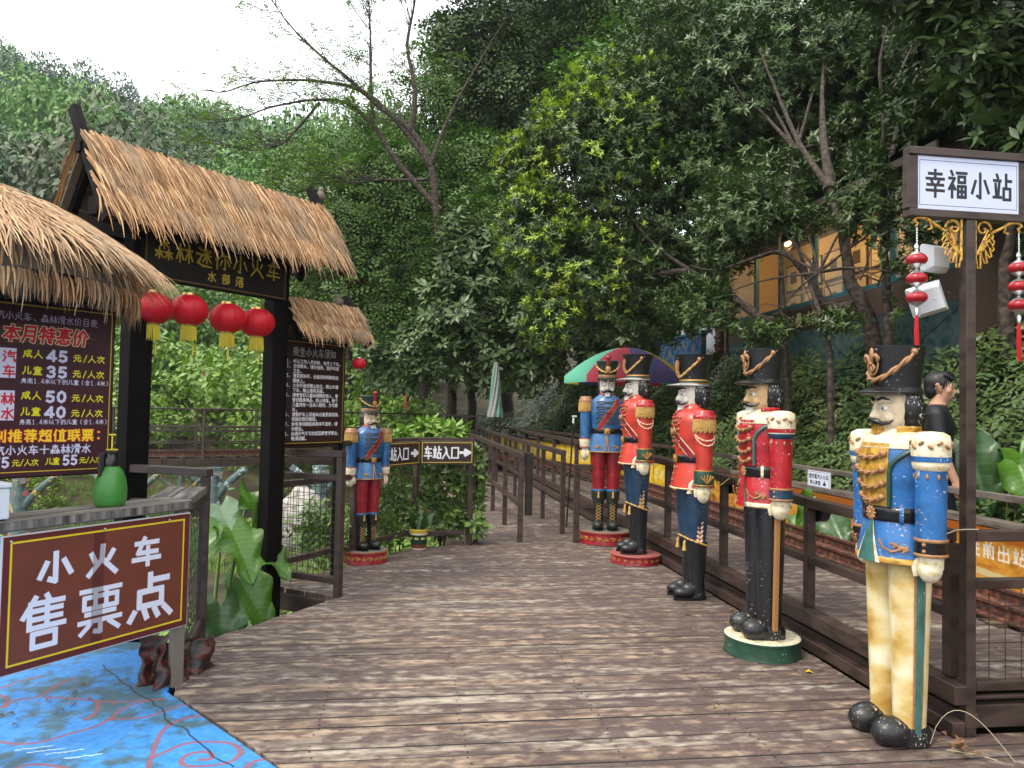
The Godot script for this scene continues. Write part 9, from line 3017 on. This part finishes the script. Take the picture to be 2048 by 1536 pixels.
func make_person() -> void:
	# local frame: faces +z, 1.68 m tall, walking
	var feet := Vector3(4.385, ground_y(4.385, -5.82), -5.82)
	var t := thing("person", "man in black T-shirt with short black hair walking behind the wall", "person", feet, atan2(0.80, 0.60))
	t.scale = Vector3.ONE * 1.085
	var b := Mb.new()
	var J := func(x: float, y: float, z: float) -> Vector3: return Vector3(x, y, z)
	var parts := [
		[J.call(0, 0.93, 0), Vector3(0.155, 0.13, 0.105)], [J.call(0, 1.10, 0.005), Vector3(0.150, 0.16, 0.100)], [J.call(0, 1.27, 0.0), Vector3(0.175, 0.15, 0.112)], [J.call(-0.13, 1.375, -0.01), J.call(0.13, 1.375, -0.01), 0.062, 0.062], [J.call(0, 1.36, -0.012), J.call(0, 1.50, 0.008), 0.062, 0.054],
		[J.call(0.18, 1.36, -0.01), J.call(0.215, 1.10, -0.03), 0.058, 0.050], [J.call(0.215, 1.10, -0.03), J.call(0.215, 0.87, 0.03), 0.041, 0.029], [J.call(-0.18, 1.36, -0.01), J.call(-0.215, 1.10, 0.02), 0.058, 0.050], [J.call(-0.215, 1.10, 0.02), J.call(-0.21, 0.88, 0.11), 0.041, 0.029],
		[J.call(0.09, 0.90, 0), J.call(0.095, 0.49, 0.09), 0.088, 0.060], [J.call(0.095, 0.49, 0.09), J.call(0.095, 0.10, 0.06), 0.058, 0.038], [J.call(-0.09, 0.90, 0), J.call(-0.095, 0.49, -0.03), 0.088, 0.060], [J.call(-0.095, 0.49, -0.03), J.call(-0.095, 0.11, -0.14), 0.058, 0.038],
		[J.call(0.095, 0.045, 0.04), J.call(0.10, 0.035, 0.20), 0.045, 0.034], [J.call(-0.095, 0.05, -0.16), J.call(-0.10, 0.035, 0.0), 0.045, 0.034]]
	var cloth := Color(0.010, 0.010, 0.012)
	var trousers := Color(0.011, 0.013, 0.022)
	var flesh := Color(0.46, 0.245, 0.155)
	skin(b, parts, Vector3(-0.32, -0.02, -0.30), Vector3(0.32, 1.60, 0.32), 0.016, 0.045, func(p: Vector3) -> Color:
		if p.y < 0.085: return Color(0.02, 0.02, 0.022)
		if p.y < 0.93 and absf(p.x) < 0.185: return trousers
		if absf(p.x) > 0.165 and p.y < 1.15: return flesh
		if p.y > 1.442 and absf(p.x) < 0.085: return flesh
		return cloth)
	# hands: palm and five fingers
	for s in [1.0, -1.0]:
		var w := Vector3(s * 0.213, 0.87, 0.032) if s > 0 else Vector3(-0.21, 0.88, 0.112)
		var dn := Vector3(0, -0.97, 0.22 if s > 0 else 0.3).normalized()
		var fw := Vector3(0, 0, 1)
		var hp := [[w, w + dn * 0.085, 0.026, 0.028], [w + dn * 0.03 + fw * 0.015, w + dn * 0.085 + fw * 0.018, 0.020, 0.020], [w + dn * 0.03 - fw * 0.015, w + dn * 0.085 - fw * 0.018, 0.020, 0.020]]
		for k in 4:
			var o := fw * (0.030 - k * 0.020)
			var L: float = [0.070, 0.078, 0.072, 0.056][k]
			var a := w + dn * 0.088 + o
			var m := a + dn * L * 0.55 + Vector3(-s * 0.008, 0, 0)
			hp.append([a, m, 0.0092, 0.0085])
			hp.append([m, m + dn * L * 0.42 + Vector3(-s * 0.02, 0, 0), 0.0085, 0.007])
		var th := w + dn * 0.025 + fw * 0.028
		hp.append([th, th + dn * 0.035 + fw * 0.022, 0.013, 0.011])
		hp.append([th + dn * 0.035 + fw * 0.022, th + dn * 0.065 + fw * 0.026 + Vector3(-s * 0.008, 0, 0), 0.011, 0.008])
		skin(b, hp, w + Vector3(-0.06, -0.21, -0.075), w + Vector3(0.06, 0.03, 0.11), 0.006, 0.010, func(_p): return flesh)
	# head
	var c := Vector3(0, 1.575, 0.018)
	var head := [[c + Vector3(0, 0.018, -0.012), Vector3(0.074, 0.088, 0.092)], [c + Vector3(0, -0.045, 0.028), Vector3(0.056, 0.066, 0.060)], [c + Vector3(0, -0.088, 0.052), Vector3(0.024, 0.018, 0.020)], [c + Vector3(0, -0.012, 0.080), c + Vector3(0, -0.036, 0.101), 0.009, 0.0125], [c + Vector3(-0.012, -0.040, 0.088), c + Vector3(0.012, -0.040, 0.088), 0.008, 0.008],
		[c + Vector3(-0.036, 0.008, 0.068), c + Vector3(0.036, 0.008, 0.068), 0.014, 0.014], [c + Vector3(-0.017, -0.061, 0.078), c + Vector3(0.017, -0.061, 0.078), 0.009, 0.009], [c + Vector3(-0.016, -0.070, 0.076), c + Vector3(0.016, -0.070, 0.076), 0.009, 0.009], [c + Vector3(0, -0.09, -0.005), c + Vector3(0, -0.17, -0.02), 0.054, 0.056]]
	for s in [-1.0, 1.0]:
		head.append([c + Vector3(s * 0.046, -0.030, 0.052), Vector3(0.022, 0.024, 0.020)])
		head.append([c + Vector3(s * 0.072, 0.0, -0.014), c + Vector3(s * 0.078, 0.016, -0.026), 0.010, 0.013])
		head.append([c + Vector3(s * 0.072, -0.004, -0.014), c + Vector3(s * 0.070, -0.030, -0.006), 0.009, 0.008])
	skin(b, head, c + Vector3(-0.11, -0.18, -0.13), c + Vector3(0.11, 0.13, 0.13), 0.005, 0.014, func(p: Vector3) -> Color:
		var q: Vector3 = p - c
		if q.y < -0.054 and q.y > -0.074 and q.z > 0.076 and absf(q.x) < 0.024: return Color(0.36, 0.14, 0.11)
		if q.z > 0.066 and absf(absf(q.x) - 0.030) < 0.017 and q.y > 0.012 and q.y < 0.020: return Color(0.03, 0.022, 0.018)
		if q.y < -0.11 and q.z < 0.0 - 0.0: return flesh
		return flesh * Color(1.0, 1.0, 1.0))
	mat("person_skin", Color(1, 1, 1), 0.6, {"vertex_color_use_as_albedo": true})
	put("body", b, M.person_skin, t)
	var e := Mb.new()
	for s in [-1.0, 1.0]: e.ball(c + Vector3(s * 0.031, -0.004, 0.0735), Vector3(0.011, 0.006, 0.006), 10, 6)
	put("eyes", e, M.gloss_black, t)
	# short hair, with locks along the fringe
	var hb := Mb.new()
	var hair := [[c + Vector3(0, 0.034, -0.020), Vector3(0.080, 0.086, 0.096)], [c + Vector3(0, 0.090, 0.030), Vector3(0.062, 0.030, 0.056)], [c + Vector3(0, -0.02, -0.06), Vector3(0.066, 0.070, 0.052)]]
	for i in 9: hair.append([c + Vector3(-0.056 + i * 0.014, 0.092, 0.03), c + Vector3(-0.060 + i * 0.015, 0.060 + 0.008 * (i % 2), 0.080), 0.014, 0.007])
	for s in [-1.0, 1.0]: hair.append([c + Vector3(s * 0.070, 0.03, 0.015), c + Vector3(s * 0.070, -0.006, 0.016), 0.010, 0.006])
	skin(hb, hair, c + Vector3(-0.12, -0.12, -0.15), c + Vector3(0.12, 0.16, 0.13), 0.006, 0.012, func(_p): return Color(1, 1, 1))
	for i in hb.v.size(): hb.v[i] += hb.n[i] * 0.004 * sin(hb.v[i].x * 340.0 + hb.v[i].z * 190.0)
	put("hair", hb, mat("black_hair", lin(0.007, 0.0065, 0.007), 0.5), t)
	# hem and neckline of the shirt
	var sh := Mb.new()
	sh.loft([[0.875, 0.166, 0.122, 0, 0.0], [0.90, 0.170, 0.124, 0, 0.0], [1.0, 0.163, 0.115, 0, 0.0], [1.08, 0.158, 0.110, 0, 0.004]], 26, 0)
	put("shirt_hem", sh, mat("black_cloth", lin(0.010, 0.010, 0.012), 0.85), t)

# ---------------------------------------------------------------- build
func _ready() -> void:
	rng.seed = 7
	var cam := Camera3D.new()
	cam.name = "camera"
	cam.position = Vector3(0, 1.45, 0)
	cam.rotation_degrees = Vector3(1.93, -8.0, 1.15)
	cam.fov = 53.03
	cam.near = 0.05
	cam.far = 1500.0
	add_child(cam)
	var env := Environment.new()
	var sky := Sky.new()
	var sm := ProceduralSkyMaterial.new()
	sm.sky_top_color = Color(0.95, 0.965, 0.985)
	sm.sky_horizon_color = Color(0.965, 0.97, 0.97)
	sm.sky_curve = 0.2
	sm.ground_bottom_color = Color(0.22, 0.24, 0.18)
	sm.ground_horizon_color = Color(0.5, 0.55, 0.48)
	sky.sky_material = sm
	env.background_mode = Environment.BG_SKY
	env.sky = sky
	env.background_energy_multiplier = 1.15
	env.tonemap_mode = Environment.TONE_MAPPER_LINEAR
	env.tonemap_exposure = 2.15
	env.sdfgi_enabled = true
	env.ssao_enabled = true
	env.ssil_enabled = true
	env.fog_enabled = true
	env.fog_density = 0.00045
	env.fog_light_color = Color(0.90, 0.94, 0.98)
	var we := WorldEnvironment.new()
	we.name = "environment"
	we.environment = env
	add_child(we)
	var sun := DirectionalLight3D.new()
	sun.name = "sun"
	sun.light_color = Color(1.0, 0.96, 0.90)
	sun.light_energy = 0.5
	sun.light_angular_distance = 14.0
	sun.shadow_enabled = true
	sun.rotation_degrees = Vector3(-58, -62, 0)
	add_child(sun)

	set_up_writing()
	make_materials()
	make_setting()
	# BUILD STEPS
	make_fences()
	make_gate()
	make_boards()
	make_soldiers()
	make_sign_post()
	make_house()
	make_trees()
	make_plants()
	make_small_things()
	make_person()
